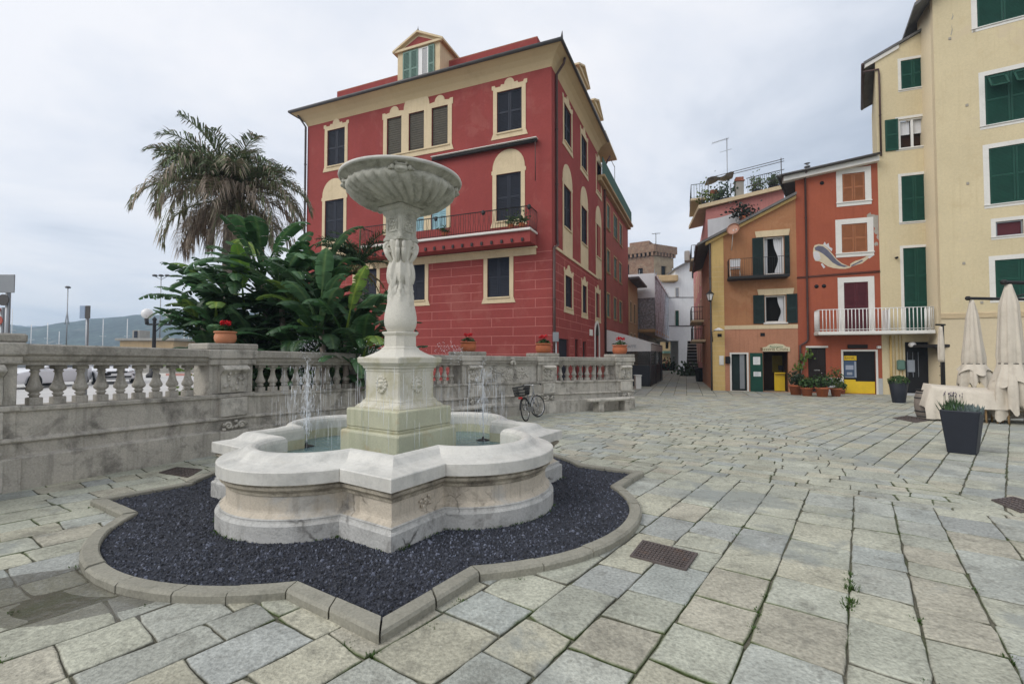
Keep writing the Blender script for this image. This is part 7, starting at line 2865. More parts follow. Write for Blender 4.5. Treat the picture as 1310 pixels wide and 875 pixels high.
# cafe with awning and glazed wind screen along the red houses
cf = thing('cafe_awning', 'long white cafe awning with dark wind screens in front of the faded red house', 'awning', tuple(FR.pt(14, 0, gB)))
ca0, ca1 = FR.u(775.5, 430) + .1, 20.5
out_ = 2.84
zA_, zB_ = FR.uz(777, 423)[1], FR.pt(0, 0, 0).z
# front edge height from the photograph: (828, 446) at that projection
uE = ca0
eF = FR.pt(ca0, out_, 0)
zfr = CAM_H + (455.5 - 439.5) / FPX * eF.y
mb = MB(FR.M)
zfr_lo = zfr - .55
mb.add([(ca0, 0, zA_), (ca1, 0, zA_), (ca1, out_, zfr), (ca0, out_, zfr), (ca0, 0, zA_ + .05), (ca1, 0, zA_ + .05), (ca1, out_, zfr + .05), (ca0, out_, zfr + .05)],
  [(0, 1, 2, 3), (7, 6, 5, 4), (0, 4, 5, 1), (1, 5, 6, 2), (2, 6, 7, 3), (3, 7, 4, 0)])
# triangular end cheek
zch = CAM_H + (455.5 - 446.0) / FPX * FR.pt(ca0, 2, 0).y
mb.add([(ca0 - .01, 0, zA_), (ca0 - .01, out_, zfr), (ca0 - .01, out_, zfr - .5), (ca0 - .01, 0, zfr - .5)], [(0, 1, 2, 3)])
mb.add([(ca0, out_ + .01, zfr), (ca1, out_ + .01, zfr), (ca1, out_ + .01, zfr - .45), (ca0, out_ + .01, zfr - .45)], [(0, 1, 2, 3)])
mb.build('canopy', M['awning'], cf)
mb = MB(FR.M)
for u in (ca0 + .05, ca0 + 3.5, ca0 + 7, ca1 - .05):
 mb.tube([(u, out_ - .05, gB), (u, out_ - .05, zfr)], .05, 6)
mb.tube([(ca0, out_ - .02, zfr - .02), (ca1, out_ - .02, zfr - .02)], .04, 6)
mb.build('frame', M['gutter'], cf)
scr = plain('screen_frame', (.030, .034, .042), .4, spec=.3)
mb = MB(FR.M)
mb.bbox(ca0 + .02, ca0 + .08, .1, out_ - .1, gB, gB + 1.35, .01)
mb.bbox(ca0 + .1, ca1, out_ - .12, out_ - .06, gB, gB + 1.35, .01)
mb.build('wind_screen', scr, cf)
gls = alpha_mat('cafe_glass', (.045, .048, .045), .6, .1)
mb = MB(FR.M)
mb.box(ca0 + .03, ca0 + .06, .1, out_ - .1, gB + 1.36, zfr - .5)
mb.box(ca0 + .1, ca1, out_ - .11, out_ - .09, gB + 1.36, zfr - .5)
mb.build('pane', gls, cf)
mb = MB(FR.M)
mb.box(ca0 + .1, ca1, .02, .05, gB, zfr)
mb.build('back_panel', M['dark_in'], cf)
# lettering strip: small faint marks on the canopy cheek
tb = text_frame(FR, ca0, 0, 0)
pz = FR.pt(ca0 - .02, out_ * .55, zfr - .18)
nrm = -Vector((FR.d.x, FR.d.y, 0))
rt_ = Vector((0, 0, 1)).cross(nrm)
text_mesh('CAFFE', .26, plain('awning_ink', (.25, .27, .3), .8), cf, Matrix(((rt_.x, 0, nrm.x, pz.x), (rt_.y, 0, nrm.y, pz.y), (0, 1, 0, pz.z), (0, 0, 0, 1))))
# white post, by the end pier
wp = ground_at(816, 497)
t = thing('bollard', 'short white square post behind the end pier of the balustrade', 'bollard', tuple(wp))
mb = MB()
mb.bbox(wp.x - .17, wp.x + .17, wp.y - .17, wp.y + .17, wp.z - .05, wp.z + .75, .02)
mb.build('post', M['white_trim'], t)
mb = MB()
mb.bbox(wp.x - .21, wp.x + .21, wp.y - .21, wp.y + .21, wp.z + .75, wp.z + .82, .02)
mb.build('cap', M['white_trim'], t)
# sign on a post in front of the corner
sgp = depth_at(711, 431, 18.6)
t = thing('sign_post', 'small grey sign panel on a post before the corner of the red building', 'sign', (sgp.x, sgp.y, -.3))
mb = MB()
mb.bbox(sgp.x - .12, sgp.x + .12, sgp.y - .015, sgp.y + .015, sgp.z - .19, sgp.z + .19, .01)
mb.build('panel', M['grey_metal'], t)
mb = MB()
mb.tube([(sgp.x + .02, sgp.y + .04, -.3), (sgp.x + .02, sgp.y + .04, sgp.z + .15)], .03, 6)
mb.build('post', M['grey_metal'], t)
# flowers and bits in the alley
aq = random.Random(6)
for (px, py, y, lab, col) in ((850, 471, 66, 'red flowering shrub at the end of the alley', (.40, .03, .02)), (860, 474, 64, 'low green planting at the end of the alley', (.035, .07, .02)), (880, 478, 46, 'green plant at the foot of the dark stairs', (.04, .08, .03))):
 p = depth_at(px, py, y)
 t = thing('shrub', lab, 'plant', (p.x, p.y, gB), 0, 'plants in the alley')
 mb = MB()
 mb.col = (1, 1, 1)
 for k in range(160):
  v = aq.uniform(.5, 1.4)
  c_ = col if aq.random() < .6 else (.035, .07, .02)
  leaf_disc(mb, (p.x + aq.gauss(0, .55), p.y + aq.gauss(0, .3), gB + abs(aq.gauss(.5, .45))), aq.uniform(.08, .16), (aq.uniform(-1, 1), -1, aq.uniform(-.3, 1)), tuple(c * v for c in c_), 5)
 mb.build('leaves', M['leaf'], t)
 mb = MB()
 for k in range(6): mb.tube([(p.x, p.y, gB), (p.x + aq.gauss(0, .3), p.y + aq.gauss(0, .2), gB + .7)], .02, 4)
 mb.build('stems', M['barrel'], t)
# goods bin by the pink house door
p = ground_at(897, 488)
t = thing('waste_bin', 'dark bin standing against the pink house at the alley mouth', 'bin', tuple(p))
mb = MB()
mb.rings([[(p.x + sx * w, p.y + sy * w, p.z + z) for sx, sy in ((-1, -1), (1, -1), (1, 1), (-1, 1))] for w, z in ((.28, 0), (.36, .95))], True, True)
mb.build('body', M['ink'], t)
mb = MB()
mb.bbox(p.x - .4, p.x + .4, p.y - .4, p.y + .4, p.z + .95, p.z + 1.05, .03)
mb.build('lid', M['ink'], t)
# vegetation behind the balustrade
lq = random.Random(21)
def frond(mb, base, az, el0, L, droop, nleaf, ll, col_fn, tip_hang=.0, width=.022, twist=0):
 """pinnate frond: arching rachis with narrow leaflets"""
 pts = []
 p = Vector(base)
 el = el0
 n_ = 14
 step = L / n_
 for i in range(n_ + 1):
  pts.append(p.copy())
  d = Vector((math.cos(az) * math.cos(el), math.sin(az) * math.cos(el), math.sin(el)))
  p = p + d * step
  el -= droop / n_ * (.35 + 1.3 * i / n_)
  el = max(el, -1.5)
 mb.col = col_fn(.15, lq)
 mb.tube(pts, [.028 * (1 - .85 * i / n_) + .004 for i in range(n_ + 1)], 4)
 side0 = Vector((-math.sin(az), math.cos(az), 0))
 for i in range(nleaf):
  f = .14 + .86 * i / nleaf
  k = f * n_
  a = min(int(k), n_ - 1)
  c = pts[a].lerp(pts[a + 1], k - a)
  t = (pts[a + 1] - pts[a]).normalized()
  up = side0.cross(t)
  if up.z < 0: up = -up
  lw = ll * (math.sin(PI * (.12 + .84 * f)) ** .6) * lq.uniform(.75, 1.15)
  for sg in (-1, 1):
   if lq.random() < .08: continue
   d = (t * lq.uniform(.45, .8) + side0 * sg * lq.uniform(.5, .9) + up * lq.uniform(.05, .5)).normalized()
   hang = lq.uniform(.25, .8) + tip_hang
   q1 = c + d * lw * .5
   q2 = c + d * lw * (1 - .25 * min(1, hang)) - Vector((0, 0, 1)) * lw * hang * .55
   w = Vector((0, 0, 1)).cross(d)
   if w.length < .01: w = side0
   w = w.normalized() * width * lq.uniform(.7, 1.2)
   mb.col = col_fn(f, lq)
   mb.add([c - w * .5, c + w * .5, q1 + w, q1 - w, q2], [(0, 1, 2, 3), (3, 2, 4)])
def palm_live(f, q):
 k = q.uniform(.65, 1.3)
 if q.random() < .25 * f + .05: return (.28 * k, .23 * k, .17 * k)
 return (.15 * k, .195 * k, .10 * k)
def palm_mid(f, q):
 k = q.uniform(.6, 1.3)
 if q.random() < .30 + .3 * f: return (.35 * k, .29 * k, .22 * k)
 return (.17 * k, .195 * k, .095 * k)
def palm_dry(f, q):
 k = q.uniform(.5, 1.25)
 return (.37 * k, .30 * k, .235 * k)
PY = 15.0
pc = depth_at(294, 243, PY)
pg = Vector((pc.x + .05, PY, .1))
palm = thing('palm_tree', 'tall feather palm with drooping half-dry grey brown fronds behind the balustrade', 'palm tree', tuple(pg))
mb = MB()
prof_ = []
zz = 0
H = pc.z - .1
rings = []
for i in range(46):
 f = i / 45
 r_ = (.24 - .05 * f + (.10 if f > .9 else 0)) * (1 + .07 * (i % 2))
 rings.append((r_, H * f))
mb.lathe(rings, 16, tuple(pg))
mb.build('trunk', M['barrel'], palm)
mb = MB()
mb.col = (1, 1, 1)
for i in range(32):
 frond(mb, pc + Vector((0, 0, -.1)), lq.uniform(0, 2 * PI), lq.uniform(.35, 1.4), lq.uniform(2.1, 2.7), lq.uniform(1.0, 2.0), 60, .74, palm_live, .05, .02)
for i in range(20):
 frond(mb, pc + Vector((0, 0, -.2)), 2 * PI * i / 20 + lq.uniform(-.2, .2), lq.uniform(.1, .75), lq.uniform(2.4, 3.1), lq.uniform(1.7, 2.7), 62, .78, palm_mid, .3, .02)
mb.build('crown', M['dryleaf'], palm)
mb = MB()
mb.col = (1, 1, 1)
for i in range(14):
 frond(mb, pc + Vector((0, 0, -.35)), 2 * PI * i / 14 + lq.uniform(-.2, .2), lq.uniform(-.35, .35), lq.uniform(2.0, 2.9), lq.uniform(1.3, 2.2), 56, .8, palm_dry if i % 2 else palm_mid, .7, .018)
for i in range(13):
 frond(mb, pc + Vector((0, 0, -.45)), lq.uniform(0, 2 * PI), lq.uniform(-1.1, -.4), lq.uniform(1.6, 2.5), lq.uniform(.6, 1.1), 46, .65, palm_dry, .8, .016)
mb.build('dry_fronds', M['dryleaf'], palm)
def paddle(mb, base, az, el0, Lp, Lb, wid, droop, col, q, torn=.5, fold=.35, stem=True):
 """banana-like leaf: petiole then a torn paddle blade either side of a rib"""
 pts = []
 p = Vector(base)
 el = el0
 for i in range(8):
  pts.append(p.copy())
  d = Vector((math.cos(az) * math.cos(el), math.sin(az) * math.cos(el), math.sin(el)))
  p = p + d * Lp / 7
  el -= .18 * droop / 7
 if stem:
  mb.col = (col[0] * 1.3, col[1] * 1.15, col[2] * .9)
  mb.tube(pts, [.045 - .025 * i / 7 for i in range(8)], 5)
 n_ = 22
 rib = []
 p = pts[-1].copy()
 for i in range(n_ + 1):
  rib.append(p.copy())
  d = Vector((math.cos(az) * math.cos(el), math.sin(az) * math.cos(el), math.sin(el)))
  p = p + d * Lb / n_
  el -= droop / n_ * (.3 + 1.4 * i / n_)
  el = max(el, -1.45)
 side = Vector((-math.sin(az), math.cos(az), 0))
 ribc = (col[0] * 1.9, col[1] * 1.5, col[2] * 1.3)
 for sg in (-1, 1):
  i = 0
  grp = 0
  while i < n_:
   g = q.choice((1, 1, 2, 2, 3, 4)) if q.random() < torn else q.choice((5, 8))
   e = min(i + g, n_)
   k = q.uniform(.75, 1.25)
   c = (col[0] * k, col[1] * k, col[2] * k)
   drp = q.uniform(-.05, .35) * torn
   rows = []
   for j in range(i, e + 1):
    f = j / n_
    w = wid * (math.sin(PI * (.06 + .9 * f)) ** .55) * (1 if j not in (i, e) else .93)
    t = (rib[min(j + 1, n_)] - rib[max(j - 1, 0)]).normalized()
    up = side.cross(t)
    if up.z < 0: up = -up
    row = []
    for m_ in range(5):
     s_ = m_ / 4
     v = rib[j] + side * sg * w * s_ * math.cos(fold) + up * w * (s_ * math.sin(fold) - s_ * s_ * (.5 + drp)) + t * w * .30 * s_
     if 0 < m_: v += t * (.012 if j == e else (-.012 if j == i else 0)) * -s_
     row.append(v)
    rows.append(row)
   mb.col = c
   b = len(mb.v)
   mb.rings(rows, closed=False, smooth=True)
   for rr in range(len(rows)):
    mb.c[b + rr * 5] = ribc
   i = e
def gcol(q, kind=0):
 k = q.uniform(.55, 1.25)
 r_ = q.random()
 if r_ < .08: return (.17 * k, .28 * k, .06 * k)
 if r_ < .42: return (.09 * k, .18 * k, .085 * k)
 return (.045 * k, .11 * k, .042 * k)
# clump of giant bird of paradise: several stems, each thing its own fan of leaves
cq = random.Random(33)
clumps = [(298, 11.4, 2.9, 50, 'leftmost leaning banana-leaved plant behind the first flower pot'), (330, 12.4, 4.0, 100, 'tall dense banana-leaved plant with one bright upright leaf under the palm'),
   (382, 12.3, 4.7, 100, 'tall banana-leaved plant in front of the left edge of the red building'), (437, 11.5, 3.1, 76, 'lower broad-leaved banana-like plant left of the fountain stem')]
for ci, (px, y, hgt, nl, lab) in enumerate(clumps):
 b = depth_at(px, 470, y)
 base = Vector((b.x, b.y, .1))
 t = thing('banana_plant', lab, 'plant', tuple(base), 0, 'banana-leaved plants behind the balustrade')
 sm = MB()
 stems = []
 for k in range(8):
  a = cq.uniform(0, 2 * PI)
  r_ = cq.uniform(.1, .7)
  s0 = base + Vector((r_ * math.cos(a), r_ * math.sin(a), 0))
  hh = hgt * cq.uniform(.3, .85)
  s1 = s0 + Vector((.25 * math.cos(a), .25 * math.sin(a), hh))
  sm.tube([s0, s0.lerp(s1, .5) + Vector((.03, 0, 0)), s1], [.09, .075, .06], 7)
  stems.append((s1, a))
 sm.build('stem', M['barrel'], t)
 fb = MB()
 fb.col = (1, 1, 1)
 for k in range(nl):
  s1, a = stems[k % 8]
  az = a + cq.uniform(-1.3, 1.3) if k % 3 else cq.uniform(0, 2 * PI)
  lvl = k / nl
  el = cq.uniform(.7, 1.42)
  paddle(fb, s1 + Vector((0, 0, cq.uniform(-.6, .1))), az, el, cq.uniform(.4, .9) * (.5 if ci == 0 else 1), cq.uniform(.9, 1.45) * (.72 if ci == 0 else 1), cq.uniform(.16, .26) * (.8 if ci == 0 else 1), cq.uniform(.7, 1.9), gcol(cq), cq, cq.uniform(.55, 1.0))
 # low skirt of leaves hides the stems
 for k in range(int(nl * .9)):
  az = cq.uniform(0, 2 * PI)
  paddle(fb, base + Vector((cq.uniform(-.7, .7), cq.uniform(-.4, .4), cq.uniform(.4, 2.0))), az, cq.uniform(.2, 1.0), cq.uniform(.4, .8) * (.5 if ci == 0 else 1), cq.uniform(.7, 1.2) * (.75 if ci == 0 else 1), cq.uniform(.13, .22), cq.uniform(.8, 1.9), tuple(c * .85 for c in gcol(cq)), cq, cq.uniform(.2, .7))
 fb.build('foliage', M['leaf'], t)
 if ci == 1:
  hb_ = MB()
  hb_.col = (1, 1, 1)
  s_ = depth_at(312, 385, 11.4)
  tgt = depth_at(312, 306, 11.2)
  paddle(hb_, Vector((s_.x, s_.y, s_.z - .2)), -1.5, 1.45, .5, 1.05, .25, .35, (.13, .27, .04), cq, .25, .5)
  hb_.build('young_leaf', M['leaf'], t)
 if ci == 2:
  hb_ = MB()
  hb_.col = (1, 1, 1)
  for (x, y_, az, L_) in ((392, 345, .25, 1.25), (398, 360, .15, 1.35), (402, 380, .05, 1.4), (385, 330, .6, 1.2), (380, 350, 1.2, 1.1), (376, 340, 2.4, 1.1)):
   hb_ = MB()
   hb_.col = (1, 1, 1)
   s_ = depth_at(x, y_, 12.2)
   paddle(hb_, s_, az, 1.05, .5, L_, .17, 2.0, (.055, .12, .045), cq, 1.0, .3)
   hb_.build('torn_leaf', M['leaf'], t)
 if ci == 0:
  hb_ = MB()
  hb_.col = (1, 1, 1)
  for (x, y_, az, el, L_, dr) in ((292, 352, 3.05, .4, .95, .6), (290, 378, 3.3, .5, .95, 1.6), (288, 402, 3.2, .4, .9, 1.6), (300, 335, 2.8, .9, .8, 1.2)):
   hb_ = MB()
   hb_.col = (1, 1, 1)
   s_ = depth_at(x, y_, 11.3)
   paddle(hb_, s_, az, el, .3, L_, .17, dr, (.05, .11, .04), cq, .95, .3)
   hb_.build('torn_leaf', M['leaf'], t)
# smaller palm with spiky yellow-green leaves to the right of the clump
b = depth_at(462, 470, 12.6)
base = Vector((b.x, b.y, .1))
t = thing('small_palm', 'slender small palm with fine fronds and yellow dead leaf bases before the red wall', 'palm tree', tuple(base))
top = depth_at(460, 338, 12.6)
mb = MB()
mb.tube([base, base.lerp(top, .5) + Vector((.04, 0, 0)), top], [.10, .09, .10], 8)
mb.build('trunk', M['barrel'], t)
mb = MB()
mb.col = (1, 1, 1)
def small_live(f, q):
 k = q.uniform(.6, 1.3)
 return (.045 * k, .085 * k, .035 * k)
def small_dry(f, q):
 k = q.uniform(.6, 1.2)
 return (.30 * k, .24 * k, .11 * k)
for i in range(22):
 frond(mb, top, lq.uniform(0, 2 * PI), lq.uniform(.3, 1.4), lq.uniform(1.0, 1.5), lq.uniform(.9, 1.9), 34, .34, small_live, 0, .014)
mb.build('crown', M['dryleaf'], t)
mb = MB()
mb.col = (1, 1, 1)
for i in range(12):
 frond(mb, top - Vector((0, 0, .15)), lq.uniform(0, 2 * PI), lq.uniform(-.6, .2), lq.uniform(.7, 1.1), lq.uniform(.8, 1.2), 22, .25, small_dry, .2, .012)
mb.build('dry_fronds', M['dryleaf'], t)
# low hedge shrubs seen between the balusters
for i, (px, y) in enumerate(((236, 9.9), (262, 10.2), (330, 10.9), (348, 11.2), (372, 11.6), (398, 12.0), (425, 12.4))):
 b = depth_at(px, 500, y)
 t = thing('shrub', ('small bright green shrub glimpsed between the balusters left of the first big pier' if i < 2 else 'dark leafy shrub glimpsed between the balusters beyond the water jet'), 'shrub', (b.x, b.y, .1), 0, 'shrubs behind the balustrade')
 mb = MB()
 mb.col = (1, 1, 1)
 for k in range(240):
  v = lq.uniform(.5, 1.4)
  d = Vector((lq.gauss(0, 1), lq.gauss(0, 1), lq.gauss(0, 1))).normalized()
  c_ = (.11 * v, .16 * v, .03 * v) if i < 2 else (.03 * v, .06 * v, .025 * v)
  rr = .32 if i < 2 else .5
  leaf_disc(mb, Vector((b.x, b.y, .1 + rr * 1.5)) + Vector((d.x * rr, d.y * rr, d.z * rr * 1.4)) * lq.uniform(.6, 1), lq.uniform(.03, .06), d, c_, 5)
 mb.build('leaves', M['leaf'], t)
 mb = MB()
 mb.tube([(b.x, b.y, .05), (b.x, b.y, .6)], [.04, .02], 5)
 mb.build('stem', M['barrel'], t)
# pots along the red-orange house, planters, barrel
def bush_pot(label, p, r, h, fr, fh, col, seed, clay='terracotta_red', n_=260, spike=False):
 q = random.Random(seed)
 t = thing('potted_plant', label, 'potted plant', tuple(p), 0, 'potted plants along the house fronts')
 mb = MB()
 mb.lathe([(r * .72, 0), (r * .95, h * .82), (r * 1.08, h * .83), (r * 1.1, h), (r * .95, h), (r * .9, h * .9), (.01, h * .88)], 18, tuple(p))
 mb.build('pot', M[clay], t)
 mb = MB()
 mb.col = (1, 1, 1)
 for k in range(n_):
  d = Vector((q.gauss(0, 1), q.gauss(0, 1), q.gauss(0, 1))).normalized()
  v = q.uniform(.45, 1.5)
  c = Vector(p) + Vector((0, 0, h + fh * .45)) + Vector((d.x * fr, d.y * fr, d.z * fh * .55)) * (q.random() ** .4)
  if spike:
   tip = c + Vector((d.x * .12, d.y * .12, .18 + .1 * q.random()))
   w = Vector((-d.y, d.x, 0)) * .012
   mb.col = tuple(x * v for x in col)
   mb.add([c - w, c + w, tip], [(0, 1, 2)])
  else:
   leaf_disc(mb, c, q.uniform(.035, .07), d + Vector((q.uniform(-.6, .6), q.uniform(-.6, .6), .4)), tuple(x * v for x in col), 6)
 mb.build('leaves', M['leaf'], t)
 return t
def front_of(px, py): return ground_at(px, py)
bush_pot('dark bushy plant in a brown pot beside the open shop doorway', front_of(1018.5, 505), .32, .5, .42, .75, (.028, .05, .022), 1)
bush_pot('green shrub in a terracotta pot left in the row before the dark door', front_of(1032.5, 506.5), .27, .42, .46, .55, (.045, .095, .02), 2)
bush_pot('rounded green shrub in a terracotta pot right before the dark door', front_of(1052, 507.5), .29, .45, .52, .65, (.04, .085, .02), 3)
bush_pot('tall loose yellow-green plant in a small terracotta pot beside the cash machine', front_of(1069.5, 507), .24, .40, .34, 1.1, (.085, .13, .03), 4, n_=150)
bush_pot('low green plant leaning on the yellow panel below the cash machine', front_of(1077, 504), .16, .22, .24, .5, (.07, .12, .03), 14, n_=90)
# climber on the pipe
cl_ = thing('climbing_plant', 'thin climbing plant with bright green leaves on the drainpipe by the shop door', 'plant', tuple(FO.pt(UO1, .15, gB)))
mb = MB(FO.M)
mb.tube([(UO1 - .05, .18, gB), (UO1 + .1, .2, gB + 1.2), (UO1 + .35, .16, gB + 2.3)], .02, 5)
mb.build('stem', M['barrel'], cl_)
mb = MB(FO.M)
mb.col = (1, 1, 1)
for (x, y, s_, n_) in ((1031.5, 454.5, .14, 40), (1022, 469, .13, 34), (1027, 462, .1, 14)):
 u, z = FO.uz(x, y, .2)
 for k in range(n_):
  v = lq.uniform(.6, 1.4)
  leaf_disc(mb, (u + lq.gauss(0, s_), .22 + lq.uniform(-.08, .08), z + lq.gauss(0, s_)), lq.uniform(.04, .08), (lq.uniform(-1, 1), 1, lq.uniform(-1, 1)), (.12 * v, .20 * v, .03 * v), 6)
mb.build('leaves', M['leaf'], cl_)
def square_planter(label, p, top_w, bot_w, h, ang, name, round_=False):
 t = thing('planter', label, 'planter', tuple(p), ang, 'charcoal planters in the square')
 mb = MB(WM[t.name])
 def ring(w, z, b=.02):
  if round_: return [(w * math.cos(2 * PI * k / 28), w * math.sin(2 * PI * k / 28), z) for k in range(28)]
  out = []
  for (sx, sy) in ((-1, -1), (1, -1), (1, 1), (-1, 1)):
   if sx * sy > 0: out += [(sx * (w - b * (1 if True else 0)), sy * w, z), (sx * w, sy * (w - b), z)] if False else [(sx * w, sy * (w - b), z), (sx * (w - b), sy * w, z)]
   else: out += [(sx * (w - b), sy * w, z), (sx * w, sy * (w - b), z)]
  return out
 mb.rings([ring(bot_w * .97, 0), ring(bot_w, .015), ring(top_w, h - .015), ring(top_w - .008, h), ring(top_w - .03, h), ring(top_w - .04, h - .06)], True, True, smooth=round_)
 mb.build('pot', M['planter'], t)
 return t
p1_ = ground_at(1232, 579)
pl1 = square_planter('big square tapering charcoal planter with lavender in front of the covered furniture', p1_, .27, .19, .78, R(-52), 'planter')
q = random.Random(91)
zt = p1_.z + .62
mb = MB(WM[pl1.name])
mb.col = (1, 1, 1)
for k in range(420):
 left = k % 2
 cx_ = -.11 if left else .10
 b = Vector((cx_ + q.gauss(0, .065), q.gauss(0, .09), .73))
 h_ = q.uniform(.10, .27) if left else q.uniform(.06, .19)
 d = Vector((q.gauss(0, .25), q.gauss(0, .25), 1)).normalized()
 tip = b + d * h_
 w = Vector((-d.z, 0, d.x)).normalized() * (.006 if left else .009)
 v = q.uniform(.6, 1.3)
 mb.col = (.06 * v, .115 * v, .045 * v) if left else (.17 * v, .215 * v, .205 * v)
 mb.add([b - w, b + w, b.lerp(tip, .6) + w * 1.2, b.lerp(tip, .6) - w * 1.2, tip], [(0, 1, 2, 3), (3, 2, 4)])
mb.build('lavender', M['leaf'], pl1)
mb = MB(WM[pl1.name])
mb.col = (1, 1, 1)
for k in range(26):
 b = Vector((-.12 + q.gauss(0, .06), q.gauss(0, .07), .73))
 tip = b + Vector((q.gauss(0, .03), q.gauss(0, .03), q.uniform(.26, .36)))
 mb.col = (.09, .12, .06)
 mb.tube([b, tip], .0025, 3)
 mb.col = (.16, .12, .20)
 mb.tube([tip, tip + Vector((0, 0, .03))], [.007, .003], 4)
mb.build('flower_spikes', M['leaf'], pl1)
p2_ = ground_at(1150, 515)
pl2 = square_planter('round charcoal planter with a clipped green mound before the yellow entrance', p2_, .33, .22, .86, 0, 'planter', True)
mb = MB(WM[pl2.name])
mb.col = (1, 1, 1)
for k in range(620):
 d = Vector((q.gauss(0, 1), q.gauss(0, 1), q.gauss(.2, 1))).normalized()
 c = Vector((0, 0, .90)) + Vector((d.x * .38, d.y * .38, d.z * .24)) * q.uniform(.7, 1)
 v = q.uniform(.5, 1.5)
 leaf_disc(mb, c, q.uniform(.02, .045), d + Vector((q.uniform(-.7, .7), q.uniform(-.7, .7), .3)), (.045 * v, .10 * v, .022 * v), 5)
mb.build('bush', M['leaf'], pl2)
# barrel
pb_ = ground_at(1187.5, 534)
br = thing('barrel', 'weathered grey wooden barrel beside the covered terrace furniture', 'barrel', tuple(pb_))
mb = MB()
mb.lathe([(.26, 0), (.30, .12), (.325, .3), (.33, .4), (.325, .5), (.30, .68), (.27, .80), (.25, .80), (.24, .77), (.01, .77)], 24, tuple(pb_), True, True, False)
mb.build('staves', M['barrel'], br)
for (z, r_) in ((.05, .275), (.20, .315), (.60, .317), (.75, .285)):
 mb = MB()
 mb.lathe([(r_ + .002, z - .022), (r_ + .006, z - .022), (r_ + .006, z + .022), (r_ + .002, z + .022)], 24, tuple(pb_), False, False)
 mb.build('hoop', M['gutter'], br)
tr = thing('tray', 'dark tray lying on top of the wooden barrel', 'tray', (pb_.x, pb_.y, pb_.z + .80))
mb = MB()
mb.lathe([(.20, .802), (.28, .83), (.29, .85), (.27, .845), (.19, .815)], 20, tuple(pb_))
mb.build('dish', M['ink'], tr)
# covered terrace furniture and closed umbrellas
tA, tB = ground_at(1192, 537), ground_at(1258, 545)
YT = tB.y
ter = thing('covered_furniture', 'stack of wooden terrace furniture under a cream canvas cover', 'furniture', tuple(tB))
c0 = ground_at(1196, 538).xy
c1 = ground_at(1345, 545).xy
dT = (c1 - c0).normalized()
nT = Vector((-dT.y, dT.x))          # away from the camera
LT = (c1 - c0).length
ztop = CAM_H + (455.5 - 491) / FPX * (c0.y + .5)
gT = gz(c0.y)
mb = MB()
rows = []
nu, nv = 44, 26
tq = random.Random(3)
for j in range(nv):
 f = j / (nv - 1)
 row = []
 for i in range(nu):
  s_ = i / (nu - 1)
  u = -.12 + (LT + .24) * s_
  drop = .0
  endl = max(0, 1 - (u + .12) / .16)
  # front skirt: hem high in the middle where legs show, low at the left
  hem = .06 if u < .45 else .06 + .34 * min(1, (u - .45) / .5)
  zf_ = gT + hem
  n_ = noise.noise((u * 2.2, f * 3, 1)) * .05
  sag = -.10 * math.sin(min(1, u / LT) * PI) + .04 * noise.noise((u * 1.3, 2, f * 2))
  if f < .42:
   k = f / .42
   z = zf_ + (ztop + sag * .7 - .06 - zf_) * (k ** .9)
   fold_ = .05 * math.sin(u * 9 + 3 * math.sin(u * 2.3)) * (1 - k) + .02 * math.sin(u * 23) * (1 - k)
   o = -.05 - .10 * (1 - k) + fold_ + n_ * .6
  elif f < .58:
   k = (f - .42) / .16
   z = ztop + sag - .06 + .06 * math.sin(k * PI / 2)
   o = -.05 + .25 * k
  elif f < .86:
   k = (f - .58) / .28
   z = ztop + sag + .03 * noise.noise((u * 2, k * 3, 7))
   o = .2 + .9 * k
  else:
   k = (f - .86) / .14
   z = ztop + sag - (ztop - gT - .1) * k
   o = 1.1 + .1 * k
  p = c0 + dT * u + nT * o
  if i == 0 or i == nu - 1: z = min(z, gT + .12 + (z - gT) * .25); p = p + dT * (-.10 if i == 0 else .1)
  row.append((p.x, p.y, z))
 rows.append(row)
mb.rings(rows, closed=False, smooth=True)
mb.build('canvas_cover', M['canvas'], ter)
for i, u in enumerate((.78, 1.08, 1.30, 1.52, 1.95, 2.3)):
 for o in (.05, .5):
  p = c0 + dT * u + nT * (o - .05)
  mb = MB()
  mb.tube([(p.x, p.y, gT), (p.x + .03 * (-1) ** i, p.y, gT + .62)], [.022, .03], 8)
  mb.build('leg', M['wood'], ter)
mb = MB()
for o in (.05, .5):
 a, b = c0 + dT * .7 + nT * o, c0 + dT * (LT - .1) + nT * o
 mb.rings([[(q_.x, q_.y - .02, gT + .45), (q_.x, q_.y + .02, gT + .45), (q_.x, q_.y + .02, gT + .52), (q_.x, q_.y - .02, gT + .52)] for q_ in (a, b)], True, True)
mb.build('apron', M['wood'], ter)
